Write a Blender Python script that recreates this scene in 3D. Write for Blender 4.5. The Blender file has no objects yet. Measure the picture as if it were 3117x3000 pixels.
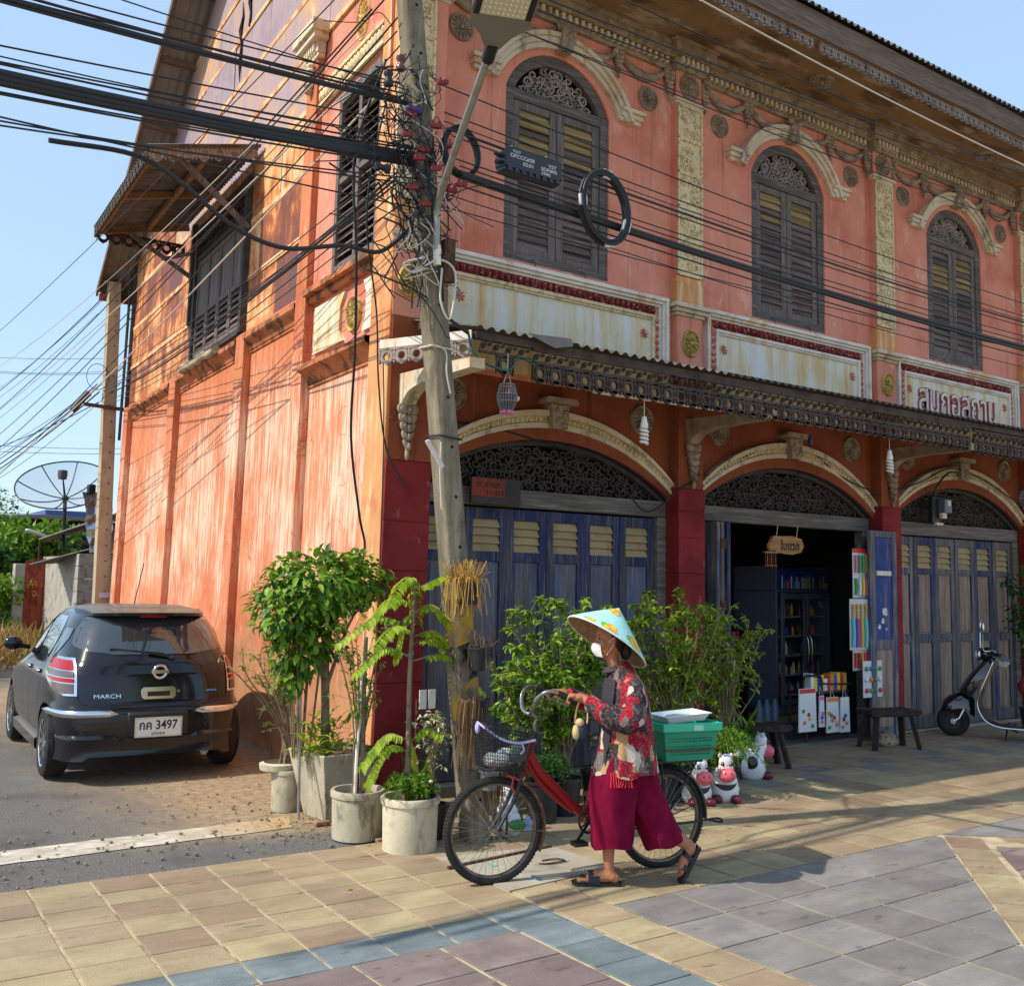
import bpy, bmesh, math, random
import numpy as np
from mathutils import Vector, Matrix
sc = bpy.context.scene; COL = sc.collection
K = 1.15                      # survey units -> metres
PI = math.pi
# ------------------------------------------------------------------ camera
cam = bpy.data.cameras.new('camera'); camo = bpy.data.objects.new('camera', cam); COL.objects.link(camo)
CR = Vector((0.81625050, -0.57741754, 0.01800327)); CU = Vector((-0.07264284, -0.07167339, 0.99477934)); CF = Vector((0.57311268, 0.81329694, 0.10044869))
mw = Matrix(((CR.x, CU.x, -CF.x, 0), (CR.y, CU.y, -CF.y, 0), (CR.z, CU.z, -CF.z, 0), (0, 0, 0, 1)))
mw.translation = Vector((0, -6.804677, 1.55)) * K
camo.matrix_world = mw
cam.sensor_width = 36; cam.lens = 36 * 3136.5 / 3117; cam.shift_x = -0.0001; cam.shift_y = (1456.9 - 1500) / 3117
cam.clip_start = .05; cam.clip_end = 3000
sc.camera = camo
# ------------------------------------------------------------------ sky, sun, exposure
SUN = Vector((-.68, .15, .72)).normalized()
w = bpy.data.worlds.new('World'); sc.world = w; w.use_nodes = True
nt = w.node_tree; bg = nt.nodes['Background']
sky = nt.nodes.new('ShaderNodeTexSky'); sky.sky_type = 'NISHITA'; sky.sun_disc = False
sky.sun_elevation = math.asin(SUN.z); sky.sun_rotation = math.atan2(SUN.x, SUN.y)
sky.air_density = 1.0; sky.dust_density = .8; sky.ozone_density = 1.0
hz = nt.nodes.new('ShaderNodeMix'); hz.data_type = 'RGBA'; hz.inputs[0].default_value = .7; hz.inputs[7].default_value = (1.75, 2.5, 3.5, 1)   # thin even haze over the whole dome
nt.links.new(sky.outputs[0], hz.inputs[6]); nt.links.new(hz.outputs[2], bg.inputs[0]); bg.inputs[1].default_value = .15
sl = bpy.data.lights.new('sun', 'SUN'); sl.energy = 2.5; sl.angle = math.radians(.53); sl.color = (1, .93, .82)
so = bpy.data.objects.new('sun', sl); COL.objects.link(so); so.rotation_euler = SUN.to_track_quat('Z', 'Y').to_euler(); so.location = (0, 0, 30)
sc.view_settings.view_transform = 'Standard'; sc.view_settings.look = 'None'; sc.view_settings.gamma = 1; sc.view_settings.use_curve_mapping = False
sc.view_settings.exposure = .95
# ------------------------------------------------------------------ helpers
def thing(name, label, cat, loc=(0, 0, 0), rz=0, group=None):
    o = bpy.data.objects.new(name, None); COL.objects.link(o); o.location = Vector(loc) * K; o.rotation_euler = (0, 0, rz)
    o.empty_display_size = .1
    o['label'] = label; o['category'] = cat
    if group: o['group'] = group
    o['lc'] = rz != 0
    return o
def tag(o, label=None, cat=None, group=None, kind=None):
    if label: o['label'] = label
    if cat: o['category'] = cat
    if group: o['group'] = group
    if kind: o['kind'] = kind
    return o
def origin(o):
    p = Vector((0, 0, 0))
    while o is not None: p += o.location; o = o.parent
    return p
def haslc(o):
    while o is not None:
        if o.get('lc'): return True
        o = o.parent
    return False
class MB:
    """collects primitives; frame maps local (a,b,c) to survey units"""
    def __init__(s, fr=None): s.v = []; s.f = []; s.mi = []; s.fr = fr; s.cm = 0
    def add(s, vs, fs, fr=True):
        n = len(s.v); g = s.fr if fr else None
        s.v += [tuple(g(*p)) for p in vs] if g else [tuple(p) for p in vs]
        s.f += [tuple(i + n for i in q) for q in fs]; s.mi += [s.cm] * len(fs)
        return n
    def box(s, x0, y0, z0, x1, y1, z1):
        s.add([(x0, y0, z0), (x1, y0, z0), (x1, y1, z0), (x0, y1, z0), (x0, y0, z1), (x1, y0, z1), (x1, y1, z1), (x0, y1, z1)],
              [(3, 2, 1, 0), (4, 5, 6, 7), (0, 1, 5, 4), (1, 2, 6, 5), (2, 3, 7, 6), (3, 0, 4, 7)]); return s
    def bar(s, a, b, w, t=None, up=(0, 0, 1)):
        """rectangular bar from a to b, width w, thickness t"""
        t = t or w; a = Vector(a); b = Vector(b); d = (b - a).normalized(); u = Vector(up)
        if abs(d.dot(u)) > .98: u = Vector((1, 0, 0))
        x = d.cross(u).normalized() * w / 2; y = d.cross(x).normalized() * t / 2
        s.add([a - x - y, a + x - y, a + x + y, a - x + y, b - x - y, b + x - y, b + x + y, b - x + y],
              [(3, 2, 1, 0), (4, 5, 6, 7), (0, 1, 5, 4), (1, 2, 6, 5), (2, 3, 7, 6), (3, 0, 4, 7)]); return s
    def tube(s, pts, r, n=6, cap=True):
        pts = [Vector(p) for p in pts]; rs = r if isinstance(r, (list, tuple)) else [r] * len(pts)
        d = (pts[1] - pts[0]).normalized(); u = d.orthogonal().normalized(); vs = []
        for i, p in enumerate(pts):
            d = (pts[min(i + 1, len(pts) - 1)] - pts[max(i - 1, 0)])
            if d.length < 1e-9: d = Vector((0, 0, 1))
            d.normalize(); u = (u - d * u.dot(d))
            u = u.normalized() if u.length > 1e-6 else d.orthogonal().normalized()
            w_ = d.cross(u)
            for k in range(n):
                a = 2 * PI * k / n; vs.append(p + (u * math.cos(a) + w_ * math.sin(a)) * rs[i])
        fs = [(i * n + k, i * n + (k + 1) % n, (i + 1) * n + (k + 1) % n, (i + 1) * n + k) for i in range(len(pts) - 1) for k in range(n)]
        if cap: fs += [tuple(range(n - 1, -1, -1)), tuple((len(pts) - 1) * n + k for k in range(n))]
        s.add(vs, fs); return s
    def lathe(s, prof, c=(0, 0, 0), n=24, ax='z', a0=0, a1=2 * PI):
        full = abs(a1 - a0 - 2 * PI) < 1e-6; m = n if full else n + 1; vs = []
        for r, h in prof:
            for k in range(m):
                a = a0 + (a1 - a0) * k / n; x, y = r * math.cos(a), r * math.sin(a)
                vs.append({'z': (c[0] + x, c[1] + y, c[2] + h), 'y': (c[0] + x, c[1] + h, c[2] + y), 'x': (c[0] + h, c[1] + x, c[2] + y)}[ax])
        fs = [(i * m + k, i * m + (k + 1) % m, (i + 1) * m + (k + 1) % m, (i + 1) * m + k) for i in range(len(prof) - 1) for k in range(n)]
        s.add(vs, fs); return s
    def ell(s, c, r, nu=10, nv=6, rot=None):
        if not hasattr(r, '__len__'): r = (r, r, r)
        vs = []; 
        for j in range(nv + 1):
            t = PI * j / nv
            for k in range(nu):
                a = 2 * PI * k / nu; p = Vector((r[0] * math.sin(t) * math.cos(a), r[1] * math.sin(t) * math.sin(a), r[2] * math.cos(t)))
                if rot: p = rot @ p
                vs.append((c[0] + p.x, c[1] + p.y, c[2] + p.z))
        fs = [(j * nu + k, j * nu + (k + 1) % nu, (j + 1) * nu + (k + 1) % nu, (j + 1) * nu + k) for j in range(nv) for k in range(nu)]
        s.add(vs, fs); return s
    def strip(s, rows, close=False):
        """grid of rows of points"""
        m = len(rows[0]); vs = [p for r in rows for p in r]; e = m if close else m - 1
        s.add(vs, [(i * m + k, i * m + (k + 1) % m, (i + 1) * m + (k + 1) % m, (i + 1) * m + k) for i in range(len(rows) - 1) for k in range(e)]); return s
    def prism(s, poly, y0, y1):
        """polygon (x,z) extruded in y"""
        n = len(poly)
        s.add([(x, y0, z) for x, z in poly] + [(x, y1, z) for x, z in poly],
              [tuple(range(n)), tuple(range(2 * n - 1, n - 1, -1))] + [(i, (i + 1) % n, n + (i + 1) % n, n + i) for i in range(n)]); return s
    def prismz(s, poly, z0, z1):
        n = len(poly)
        s.add([(x, y, z0) for x, y in poly] + [(x, y, z1) for x, y in poly],
              [tuple(range(n)), tuple(range(2 * n - 1, n - 1, -1))] + [(i, (i + 1) % n, n + (i + 1) % n, n + i) for i in range(n)]); return s
    def arcband(s, c, r0, r1, a0, a1, y0, y1, n=24, ex=1.0):
        """flat band between radii in xz plane, extruded y0..y1"""
        rows = []
        for k in range(n + 1):
            a = a0 + (a1 - a0) * k / n; ca, sa = math.cos(a), math.sin(a)
            rows.append([(c[0] + r * ca, y, c[1] + r * sa) for r, y in ((r0, y0), (r1, y0), (r1, y1), (r0, y1))])
        s.strip(rows, True); s.add(rows[0], [(0, 1, 2, 3)]); s.add(rows[-1], [(3, 2, 1, 0)]); return s
    def mesh(s, name, org=None, smooth=None):
        me = bpy.data.meshes.new(name); v = np.array(s.v, dtype=float).reshape(-1, 3) * K
        if org is not None: v = v - np.array(org)
        me.from_pydata(v.tolist(), [], s.f)
        if any(s.mi): me.polygons.foreach_set('material_index', s.mi)
        if smooth is not None:
            me.polygons.foreach_set('use_smooth', [True] * len(s.f)); me.set_sharp_from_angle(angle=math.radians(smooth))
        me.update(); return me
    def build(s, name, mat, parent=None, smooth=None, bevel=0, loc=None, seg=2):
        if parent is not None and not haslc(parent): org = origin(parent)
        elif loc is not None: org = Vector(loc) * K
        else: org = None
        me = s.mesh(name, org, smooth); o = bpy.data.objects.new(name, me); COL.objects.link(o)
        for m in (mat if isinstance(mat, (list, tuple)) else [mat]): me.materials.append(m)
        if parent is not None: o.parent = parent
        elif loc is not None: o.location = org
        if bevel:
            b = o.modifiers.new('edge', 'BEVEL'); b.width = bevel * K; b.segments = seg; b.limit_method = 'ANGLE'; b.angle_limit = math.radians(40)
            if smooth is None: me.polygons.foreach_set('use_smooth', [True] * len(s.f)); me.set_sharp_from_angle(angle=math.radians(30)); b.harden_normals = False
        return o
def inst(name, me, loc, parent=None, rot=(0, 0, 0), scale=(1, 1, 1)):
    o = bpy.data.objects.new(name, me); COL.objects.link(o); p = Vector(loc) * K
    if parent is not None: o.parent = parent; p = p - origin(parent) if not haslc(parent) else p
    o.location = p; o.rotation_euler = rot; o.scale = scale if hasattr(scale, '__len__') else (scale,) * 3
    return o
def dup(root, loc, rz=None, label=None, scale=None):
    r = root.copy(); COL.objects.link(r); r.location = Vector(loc) * K
    if rz is not None: r.rotation_euler = (0, 0, rz)
    if scale: r.scale = (scale,) * 3
    if label: r['label'] = label
    for ch in list(root.children):
        c = ch.copy(); COL.objects.link(c); c.parent = r
        for g in list(ch.children):
            d = g.copy(); COL.objects.link(d); d.parent = c
    return r
def joinmesh(name, me_list): pass
def text_mb(txt, h, mb_frame=None, depth=.0, bold=0, sp=1.0):
    """lettering as mesh polygons, centred, height h (survey units): returns verts (x,y) and faces"""
    cu = bpy.data.curves.new('lettering', 'FONT'); cu.body = txt; cu.size = 1; cu.align_x = 'CENTER'; cu.align_y = 'CENTER'; cu.offset = bold; cu.space_character = sp
    cu.resolution_u = 3
    o = bpy.data.objects.new('lettering', cu); COL.objects.link(o)
    dg = bpy.context.evaluated_depsgraph_get(); me = bpy.data.meshes.new_from_object(o.evaluated_get(dg))
    vs = [tuple(v.co) for v in me.vertices]; fs = [tuple(p.vertices) for p in me.polygons]
    bpy.data.objects.remove(o); bpy.data.meshes.remove(me); bpy.data.curves.remove(cu)
    if not vs: return [], []
    a = np.array(vs)[:, :2]; lo, hi = a.min(0), a.max(0); a = (a - (lo + hi) / 2) / (hi[1] - lo[1]) * h
    return a.tolist(), fs
def bez(pts, n=12):
    """catmull-rom through points"""
    P = [Vector(p) for p in pts]; P = [P[0] * 2 - P[1]] + P + [P[-1] * 2 - P[-2]]; out = []
    for i in range(1, len(P) - 2):
        a, b, c, d = P[i - 1:i + 3]
        for k in range(n):
            t = k / n
            out.append(.5 * ((2 * b) + (c - a) * t + (2 * a - 5 * b + 4 * c - d) * t * t + (3 * b - a - 3 * c + d) * t ** 3))
    out.append(P[-2]); return out
def sag(a, b, s, n=14):
    a = Vector(a); b = Vector(b)
    return [a.lerp(b, k / n) - Vector((0, 0, s * 4 * (k / n) * (1 - k / n))) for k in range(n + 1)]
# ------------------------------------------------------------------ materials
def srgb(r, g, b): return tuple(((c / 255) / 12.92 if c / 255 < .04045 else ((c / 255 + .055) / 1.055) ** 2.4) for c in (r, g, b))
class NT:
    def __init__(s, name):
        s.m = bpy.data.materials.new(name); s.m.use_nodes = True; s.t = s.m.node_tree; s.b = s.t.nodes['Principled BSDF']; s.c = {}
    def n(s, ty, **kw):
        x = s.t.nodes.new('ShaderNode' + ty)
        for k, v in kw.items():
            if k.startswith('i_'): 
                q = k[2:]; x.inputs[int(q) if q.isdigit() else q].default_value = v
            else: setattr(x, k, v)
        return x
    def l(s, a, b): s.t.links.new(a, b)
    def co(s, kind):
        if kind not in s.c:
            s.c[kind] = s.n('NewGeometry').outputs['Position'] if kind == 'pos' else s.n('TexCoord').outputs['Object' if kind == 'obj' else 'Generated']
        return s.c[kind]
    def noise(s, scale, det=4, kind='pos', rough=.6, dist=0, off=0):
        mp = s.n('Mapping'); mp.inputs['Scale'].default_value = scale if hasattr(scale, '__len__') else (scale,) * 3; mp.inputs['Location'].default_value = (off, off * 1.7, off * .6)
        s.l(s.co(kind), mp.inputs[0]); x = s.n('TexNoise'); x.inputs['Scale'].default_value = 1; x.inputs['Detail'].default_value = det; x.inputs['Roughness'].default_value = rough; x.inputs['Distortion'].default_value = dist
        s.l(mp.outputs[0], x.inputs[0]); return x.outputs['Fac']
    def ramp(s, fac, stops, interp='LINEAR'):
        r = s.n('ValToRGB'); r.color_ramp.interpolation = interp; e = r.color_ramp.elements
        while len(e) < len(stops): e.new(.5)
        for i, (p, c) in enumerate(stops): e[i].position = p; e[i].color = (*c, 1) if hasattr(c, '__len__') else (c, c, c, 1)
        s.l(fac, r.inputs[0]); return r.outputs[0]
    def mix(s, fac, a, b, mode='MIX'):
        x = s.n('Mix', data_type='RGBA', blend_type=mode)
        for sock, v in ((x.inputs[0], fac), (x.inputs[6], a), (x.inputs[7], b)):
            if hasattr(v, 'links') or hasattr(v, 'is_linked'): s.l(v, sock)
            elif hasattr(v, '__len__'): sock.default_value = (*v[:3], 1)
            else: sock.default_value = v
        return x.outputs[2]
    def math(s, op, a, b=None, clamp=False):
        x = s.n('Math', operation=op, use_clamp=clamp)
        for i, v in enumerate((a, b)):
            if v is None: continue
            if hasattr(v, 'is_linked'): s.l(v, x.inputs[i])
            else: x.inputs[i].default_value = v
        return x.outputs[0]
    def xyz(s, kind='pos'):
        if ('x', kind) not in s.c:
            x = s.n('SeparateXYZ'); s.l(s.co(kind), x.inputs[0]); s.c['x', kind] = x.outputs
        return s.c['x', kind]
    def smooth(s, v, lo, hi):
        x = s.n('MapRange', interpolation_type='SMOOTHSTEP'); s.l(v, x.inputs[0]); x.inputs[1].default_value = lo; x.inputs[2].default_value = hi; return x.outputs[0]
    def out(s, col, rough=.8, metal=0, bump=None, bstr=.3, bdist=.01, spec=.5):
        if hasattr(col, 'is_linked'): s.l(col, s.b.inputs['Base Color'])
        else: s.b.inputs['Base Color'].default_value = (*col[:3], 1)
        if hasattr(rough, 'is_linked'): s.l(rough, s.b.inputs['Roughness'])
        else: s.b.inputs['Roughness'].default_value = rough
        s.b.inputs['Metallic'].default_value = metal; s.b.inputs['Specular IOR Level'].default_value = spec
        if bump is not None:
            x = s.n('Bump'); x.inputs['Strength'].default_value = bstr; x.inputs['Distance'].default_value = bdist; s.l(bump, x.inputs['Height']); s.l(x.outputs[0], s.b.inputs['Normal'])
        return s.m
def weather(name, base, layers=(), rough=.85, bump=.25, bscale=40, scale=3, var=.18, kind='pos', rnd=0, metal=0, spec=.3, bdist=.006, det=5):
    """base colour with noise variation plus stain layers (colour, scale, lo, hi, amount[, (z0,z1)])"""
    t = NT(name); a = t.noise(scale, det, kind)
    col = t.ramp(a, [(.25, tuple(c * (1 - var) for c in base)), (.75, tuple(min(1, c * (1 + var)) for c in base))])
    for i, L in enumerate(layers):
        c, scl, lo, hi, amt = L[:5]; f = t.smooth(t.noise(scl, 5, kind, off=3.1 * (i + 1)), lo, hi)
        f = t.math('MULTIPLY', f, amt)
        if len(L) > 5 and L[5]: f = t.math('MULTIPLY', f, t.smooth(t.xyz(kind)[2], L[5][0], L[5][1]))
        col = t.mix(f, col, c)
    if rnd:
        oi = t.n('ObjectInfo'); hs = t.n('HueSaturation'); hs.inputs['Hue'].default_value = .5
        t.l(t.math('ADD', t.math('MULTIPLY', oi.outputs['Random'], rnd * 2), 1 - rnd), hs.inputs['Value']); t.l(col, hs.inputs['Color']); col = hs.outputs[0]
    b = t.noise(bscale, 4, kind) if bump else None
    return t.out(col, rough, metal, b, bump, bdist, spec)
def plain(name, col, rough=.5, metal=0, spec=.5, var=0, coat=0, emit=0):
    t = NT(name)
    if var: c = t.ramp(t.noise(25, 3, 'obj'), [(.3, tuple(x * (1 - var) for x in col)), (.7, tuple(min(1, x * (1 + var)) for x in col))])
    else: c = col
    m = t.out(c, rough, metal, spec=spec)
    if coat: t.b.inputs['Coat Weight'].default_value = coat; t.b.inputs['Coat Roughness'].default_value = .03
    if emit: t.b.inputs['Emission Color'].default_value = (*col, 1); t.b.inputs['Emission Strength'].default_value = emit
    return m
def wood(name, base, hi, ax='z', paint=None, pl=(.4, .6), kind='pos', rough=.8, rnd=.1, scale=1.0, zfade=None):
    """weathered boards: grain stretched along ax; optional paint worn away by noise"""
    t = NT(name); s1 = {'z': (40, 40, 2.2), 'x': (2.2, 40, 40), 'y': (40, 2.2, 40)}[ax]; s2 = {'z': (9, 9, .7), 'x': (.7, 9, 9), 'y': (9, .7, 9)}[ax]
    s1 = tuple(v * scale for v in s1); s2 = tuple(v * scale for v in s2)
    g = t.noise(s1, 5, kind, .7); g2 = t.noise(s2, 5, kind, .65, off=5)
    col = t.ramp(g, [(.28, tuple(c * .45 for c in base)), (.5, base), (.72, hi)]); col = t.mix(t.smooth(g2, .45, .75), col, tuple(c * .55 for c in base))
    if paint:
        f = t.smooth(t.math('ADD', t.math('MULTIPLY', g, .45), t.math('MULTIPLY', g2, .55)), pl[0], pl[1])
        if zfade: f = t.math('ADD', f, t.math('MULTIPLY', t.math('SUBTRACT', 1, t.smooth(t.xyz('pos')[2], zfade[0] * K, zfade[1] * K)), .75), True)
        pc = t.ramp(t.noise(4, 4, kind, off=2), [(.3, tuple(c * .75 for c in paint)), (.7, tuple(c * 1.3 for c in paint))])
        col = t.mix(f, pc, col)
    if rnd:
        oi = t.n('ObjectInfo'); hs = t.n('HueSaturation'); t.l(t.math('ADD', t.math('MULTIPLY', oi.outputs['Random'], rnd * 2), 1 - rnd), hs.inputs['Value']); t.l(col, hs.inputs['Color']); col = hs.outputs[0]
    return t.out(col, rough, 0, g, .35, .004, .3)
def leafmat(name, c1, c2, c3, trans=.35):
    t = NT(name); g = t.n('NewGeometry'); col = t.ramp(g.outputs['Random Per Island'], [(.0, c1), (.5, c2), (1, c3)])
    m = t.out(col, .45, 0, spec=.4); tr = t.n('BsdfTranslucent'); t.l(t.mix(1, col, (1.0, 1.0, .5), 'MULTIPLY'), tr.inputs[0])
    mx = t.n('MixShader'); mx.inputs[0].default_value = trans; t.l(t.b.outputs[0], mx.inputs[1]); t.l(tr.outputs[0], mx.inputs[2]); t.l(mx.outputs[0], t.t.nodes['Material Output'].inputs[0]); return m
# ================================================================== setting
m_asph = None
def mk_asphalt():
    t = NT('asphalt'); x, y, z = t.xyz('pos')
    f = t.noise(90, 3); g = t.noise(1.1, 4); col = t.ramp(f, [(.3, srgb(78, 76, 74)), (.5, srgb(104, 101, 97)), (.75, srgb(150, 146, 138))])
    col = t.mix(t.smooth(g, .5, .7), col, srgb(92, 88, 84))
    # trodden dust along the wall foot, fading into the street
    dx = t.smooth(t.math('ADD', x, t.math('MULTIPLY', t.noise(1.6, 4, off=4), 1.6)), 2.55, 3.9); dy = t.math('SUBTRACT', 1, t.smooth(t.math('ADD', y, t.math('MULTIPLY', t.noise(2.5, 4, off=8), 1.0)), 9.5, 12))
    dy2 = t.smooth(t.math('ADD', y, t.math('MULTIPLY', t.noise(5, 4, off=9), .5)), -.85, -.3)
    d = t.math('MULTIPLY', t.math('MULTIPLY', dx, dy), dy2)
    dirt = t.ramp(t.noise(14, 5, off=2), [(.3, srgb(136, 116, 92)), (.6, srgb(168, 147, 118)), (.8, srgb(186, 166, 138))])
    col = t.mix(d, col, dirt)
    m = t.out(col, .95, 0, t.math('ADD', t.noise(140, 2), t.math('MULTIPLY', t.noise(16, 4), .6)), .7, .012, .2)
    return m
m_asph = mk_asphalt()
m_dry = weather('dry_earth', srgb(150, 130, 98), [(srgb(110, 100, 60), 2, .5, .65, .7)], .95, .5, 20)
m_mortar = weather('mortar', srgb(186, 168, 134), [(srgb(120, 105, 85), 6, .45, .65, .8)], .95, .4, 60)
def tilemat(name, c, c2):
    t = NT(name); oi = t.n('ObjectInfo'); n1 = t.noise((2.2, 7, 7), 5, off=1); n2 = t.noise(3.0, 5, off=7)
    col = t.ramp(n1, [(.25, tuple(v * .8 for v in c)), (.5, c), (.78, c2)]); col = t.mix(t.math('MULTIPLY', t.smooth(n2, .46, .72), .6), col, tuple(v * .58 for v in c)); n4 = t.noise(.55, 4, off=31); col = t.mix(t.math('MULTIPLY', t.smooth(n4, .45, .7), .35), col, tuple(v * .62 for v in c)); n5 = t.noise(38, 3, off=17); col = t.mix(t.math('MULTIPLY', t.smooth(n5, .62, .7), .35), col, tuple(v * .5 for v in c))
    n3 = t.noise((5, 12, 9), 3, off=11); col = t.mix(t.math('MULTIPLY', t.smooth(n3, .66, .7), .5), col, tuple(v * .35 for v in c))
    hs = t.n('HueSaturation'); t.l(t.math('ADD', t.math('MULTIPLY', oi.outputs['Random'], .3), .85), hs.inputs['Value']); t.l(t.math('ADD', t.math('MULTIPLY', oi.outputs['Random'], .03), .485), hs.inputs['Hue']); t.l(col, hs.inputs['Color'])
    r = t.ramp(n2, [(.3, .55), (.7, .8)])
    return t.out(hs.outputs[0], r, 0, t.math('ADD', t.noise(70, 4), t.math('MULTIPLY', n1, 2)), .4, .008, .35)
m_ocher = tilemat('ochre_tile', srgb(160, 139, 108), srgb(178, 157, 126)); m_blue = tilemat('slate_tile', srgb(112, 122, 122), srgb(134, 143, 141))
m_gray = tilemat('grey_tile', srgb(132, 125, 119), srgb(148, 141, 134)); m_mauve = tilemat('mauve_tile', srgb(130, 114, 107), srgb(146, 130, 121))
g = MB(); g.add([(-300, -300, -.03), (500, -300, -.03), (500, 600, -.03), (-300, 600, -.03)], [(0, 1, 2, 3)]); tag(g.build('ground', m_dry), kind='structure')
def rowy(x, y): return y + .0383 * (3.1 - min(x, 3.1)) if x < 3.1 else y
# side street: finely cut sheet with a ragged kerb side and slight unevenness
def zst(x, y): return -.010 + .012 * max(0, min(1, (x - 2.4) / .9)) * max(0, min(1, (y + 1) / .8))
def street():
    b = MB(); nx, ny = 40, 60; rr = random.Random(2)
    xs = np.linspace(-14, 4.6, nx); ys = [-1.18 + 26 * (k / ny) ** 1.7 for k in range(ny + 1)]
    rows = []
    for j, yv in enumerate(ys):
        r = []
        for xv in xs:
            yy = yv
            if j == 0: yy = rowy(xv, -1.235) + rr.uniform(-.012, .012)
            r.append((xv, yy, zst(xv, yy) + rr.uniform(-.0015, .0015)))
        rows.append(r)
    b.strip(rows); return b
tag(street().build('side_street_road', m_asph, smooth=60), kind='structure')
# worn white stop line
def whiteline():
    t = NT('worn_white_paint'); f = t.smooth(t.math('ADD', t.math('MULTIPLY', t.noise((8, 60, 1), 5), .6), t.math('MULTIPLY', t.noise(5, 5, off=3), .4)), .40, .56)
    col = t.mix(f, srgb(214, 208, 192), srgb(168, 156, 136)); col = t.mix(t.smooth(t.math('ADD', t.xyz('pos')[0], t.noise(6, 4, off=2)), 2.7, 3.7), col, srgb(178, 148, 108)); return t.out(col, .85, 0, t.noise(90, 3), .5, .006)
b = MB(); rr = random.Random(4); top = [(-9 + 11.85 * k / 60, -.225 - .025 * k / 60 * 2 + rr.uniform(-.008, .008)) for k in range(61)]; bot = [(-9 + 11.75 * k / 60, -.53 - .04 * k / 60 + rr.uniform(-.01, .01)) for k in range(61)]
b.strip([[(x, y, zst(x, y) + .0045) for x, y in q] for q in (top, bot)]); tag(b.build('white_line_marking', whiteline()), kind='structure')
# paved plaza: mortar bed + tiles
pv = MB(); N_ = 240; pv.strip([[(-9 + 33 * k / N_, rowy(-9 + 33 * k / N_, -1.215) if -9 + 33 * k / N_ < 3.42 else .3, 0.0) for k in range(N_ + 1)], [(-9 + 33 * k / N_, -9, 0.0) for k in range(N_ + 1)]])
pave = tag(pv.build('pavement', m_mortar), kind='structure')
TH = .0045
def tile_mesh():
    b = MB(); c = .03; z = TH
    b.add([(-.5, -.5, 0), (.5, -.5, 0), (.5, .5, 0), (-.5, .5, 0), (-.5 , -.5, z * .6), (.5, -.5, z * .6), (.5, .5, z * .6), (-.5, .5, z * .6), (-.5 + c * .4, -.5 + c * .4, z), (.5 - c * .4, -.5 + c * .4, z), (.5 - c * .4, .5 - c * .4, z), (-.5 + c * .4, .5 - c * .4, z)],
          [(0, 1, 5, 4), (1, 2, 6, 5), (2, 3, 7, 6), (3, 0, 4, 7), (4, 5, 9, 8), (5, 6, 10, 9), (6, 7, 11, 10), (7, 4, 8, 11), (8, 9, 10, 11)])
    return b.mesh('tile')
tmesh = {}
for nm, mt in (('o', m_ocher), ('b', m_blue), ('g', m_gray), ('m', m_mauve)):
    me = tile_mesh(); me.materials.append(mt); tmesh[nm] = me
trng = random.Random(11); tcount = [0]; rest = {'o': MB(), 'g': MB(), 'm': MB()}
def tile(k, cx, cy, sx, sy, rz=0, gx=.013, gy=.006):
    if tcount[0] >= 296 or cx > 8.3:
        q = rest[k]; q.box(cx - sx / 2 + gx / 2, cy - sy / 2 + gy / 2, .0005, cx + sx / 2 - gx / 2, cy + sy / 2 - gy / 2, TH); return
    o = inst('tile', tmesh[k], (cx, cy, .0005 + trng.uniform(-.001, .0012)), pave, (trng.uniform(-.002, .002), trng.uniform(-.002, .002), rz + trng.uniform(-.004, .004)), (sx - gx, sy - gy, 1)); tcount[0] += 1
def clip(poly, a, b_, c):
    """keep a*x+b*y+c>=0"""
    out = []
    for i in range(len(poly)):
        p, q = poly[i], poly[(i + 1) % len(poly)]; dp = a * p[0] + b_ * p[1] + c; dq = a * q[0] + b_ * q[1] + c
        if dp >= 0: out.append(p)
        if dp * dq < 0: t = dp / (dp - dq); out.append((p[0] + (q[0] - p[0]) * t, p[1] + (q[1] - p[1]) * t))
    return out
def tile_poly(k, poly):
    if len(poly) < 3: return
    A = sum(poly[i][0] * poly[(i + 1) % len(poly)][1] - poly[(i + 1) % len(poly)][0] * poly[i][1] for i in range(len(poly))) / 2
    if abs(A) < .002: return
    cx = sum(p[0] for p in poly) / len(poly); cy = sum(p[1] for p in poly) / len(poly)
    pl = [(cx + (x - cx) * .965, cy + (y - cy) * .965) for x, y in poly]
    b = MB(); b.prismz(pl, .0005, TH + trng.uniform(-.0005, .001)); b.build('tile', {'o': m_ocher, 'g': m_gray, 'm': m_mauve}[k], pave); tcount[0] += 1
a_ = -.0383; R_ = [-1.098, -1.352, -1.557, -1.812, -2.059, -2.3125, -2.57, -2.826]
for j in range(7):
    for i in range(-3, 7):
        x0 = 1.147 + .293 * i; y0, y1 = R_[j + 1], R_[j]; xm, ym = x0 + .1465, (y0 + y1) / 2
        cx, cy = xm * math.cos(a_) - ym * math.sin(a_), xm * math.sin(a_) + ym * math.cos(a_)
        if cx + .15 > 3.19: continue
        tile('b' if j == 6 else 'o', cx, cy, .293, y1 - y0, a_)
for i in range(6):                                                   # mauve slabs below the slate border
    for j in range(3):
        tile('m', 2.60 - .40 * i + (0.19 if i < 1 else 0) - (.0 if i < 1 else .0), -3.085 - .325 * j - .0383 * .4 * (i > 0) * 0 + (.012 * i), .40 if i else .385, .325, 0) if i else tile('m', 2.608, -3.085 - .325 * j, .40, .325)
for k in range(7): tile('b', 2.962, -2.80 - .2635 * k - .13 + .135 - .0, .293, .2635)
for k in range(-6, 6): tile('o', 3.268, -2.937 - .257 * k + .0, .295, .257)
DA = .877
def out_left(p): return clip(p, -DA, 1, 2.87 + DA * 6.17)            # y >= -2.87 - DA*(6.17-x)  (left side of the star)
def out_right(p): return clip(p, DA, 1, 2.87 - DA * 6.17)
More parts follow.
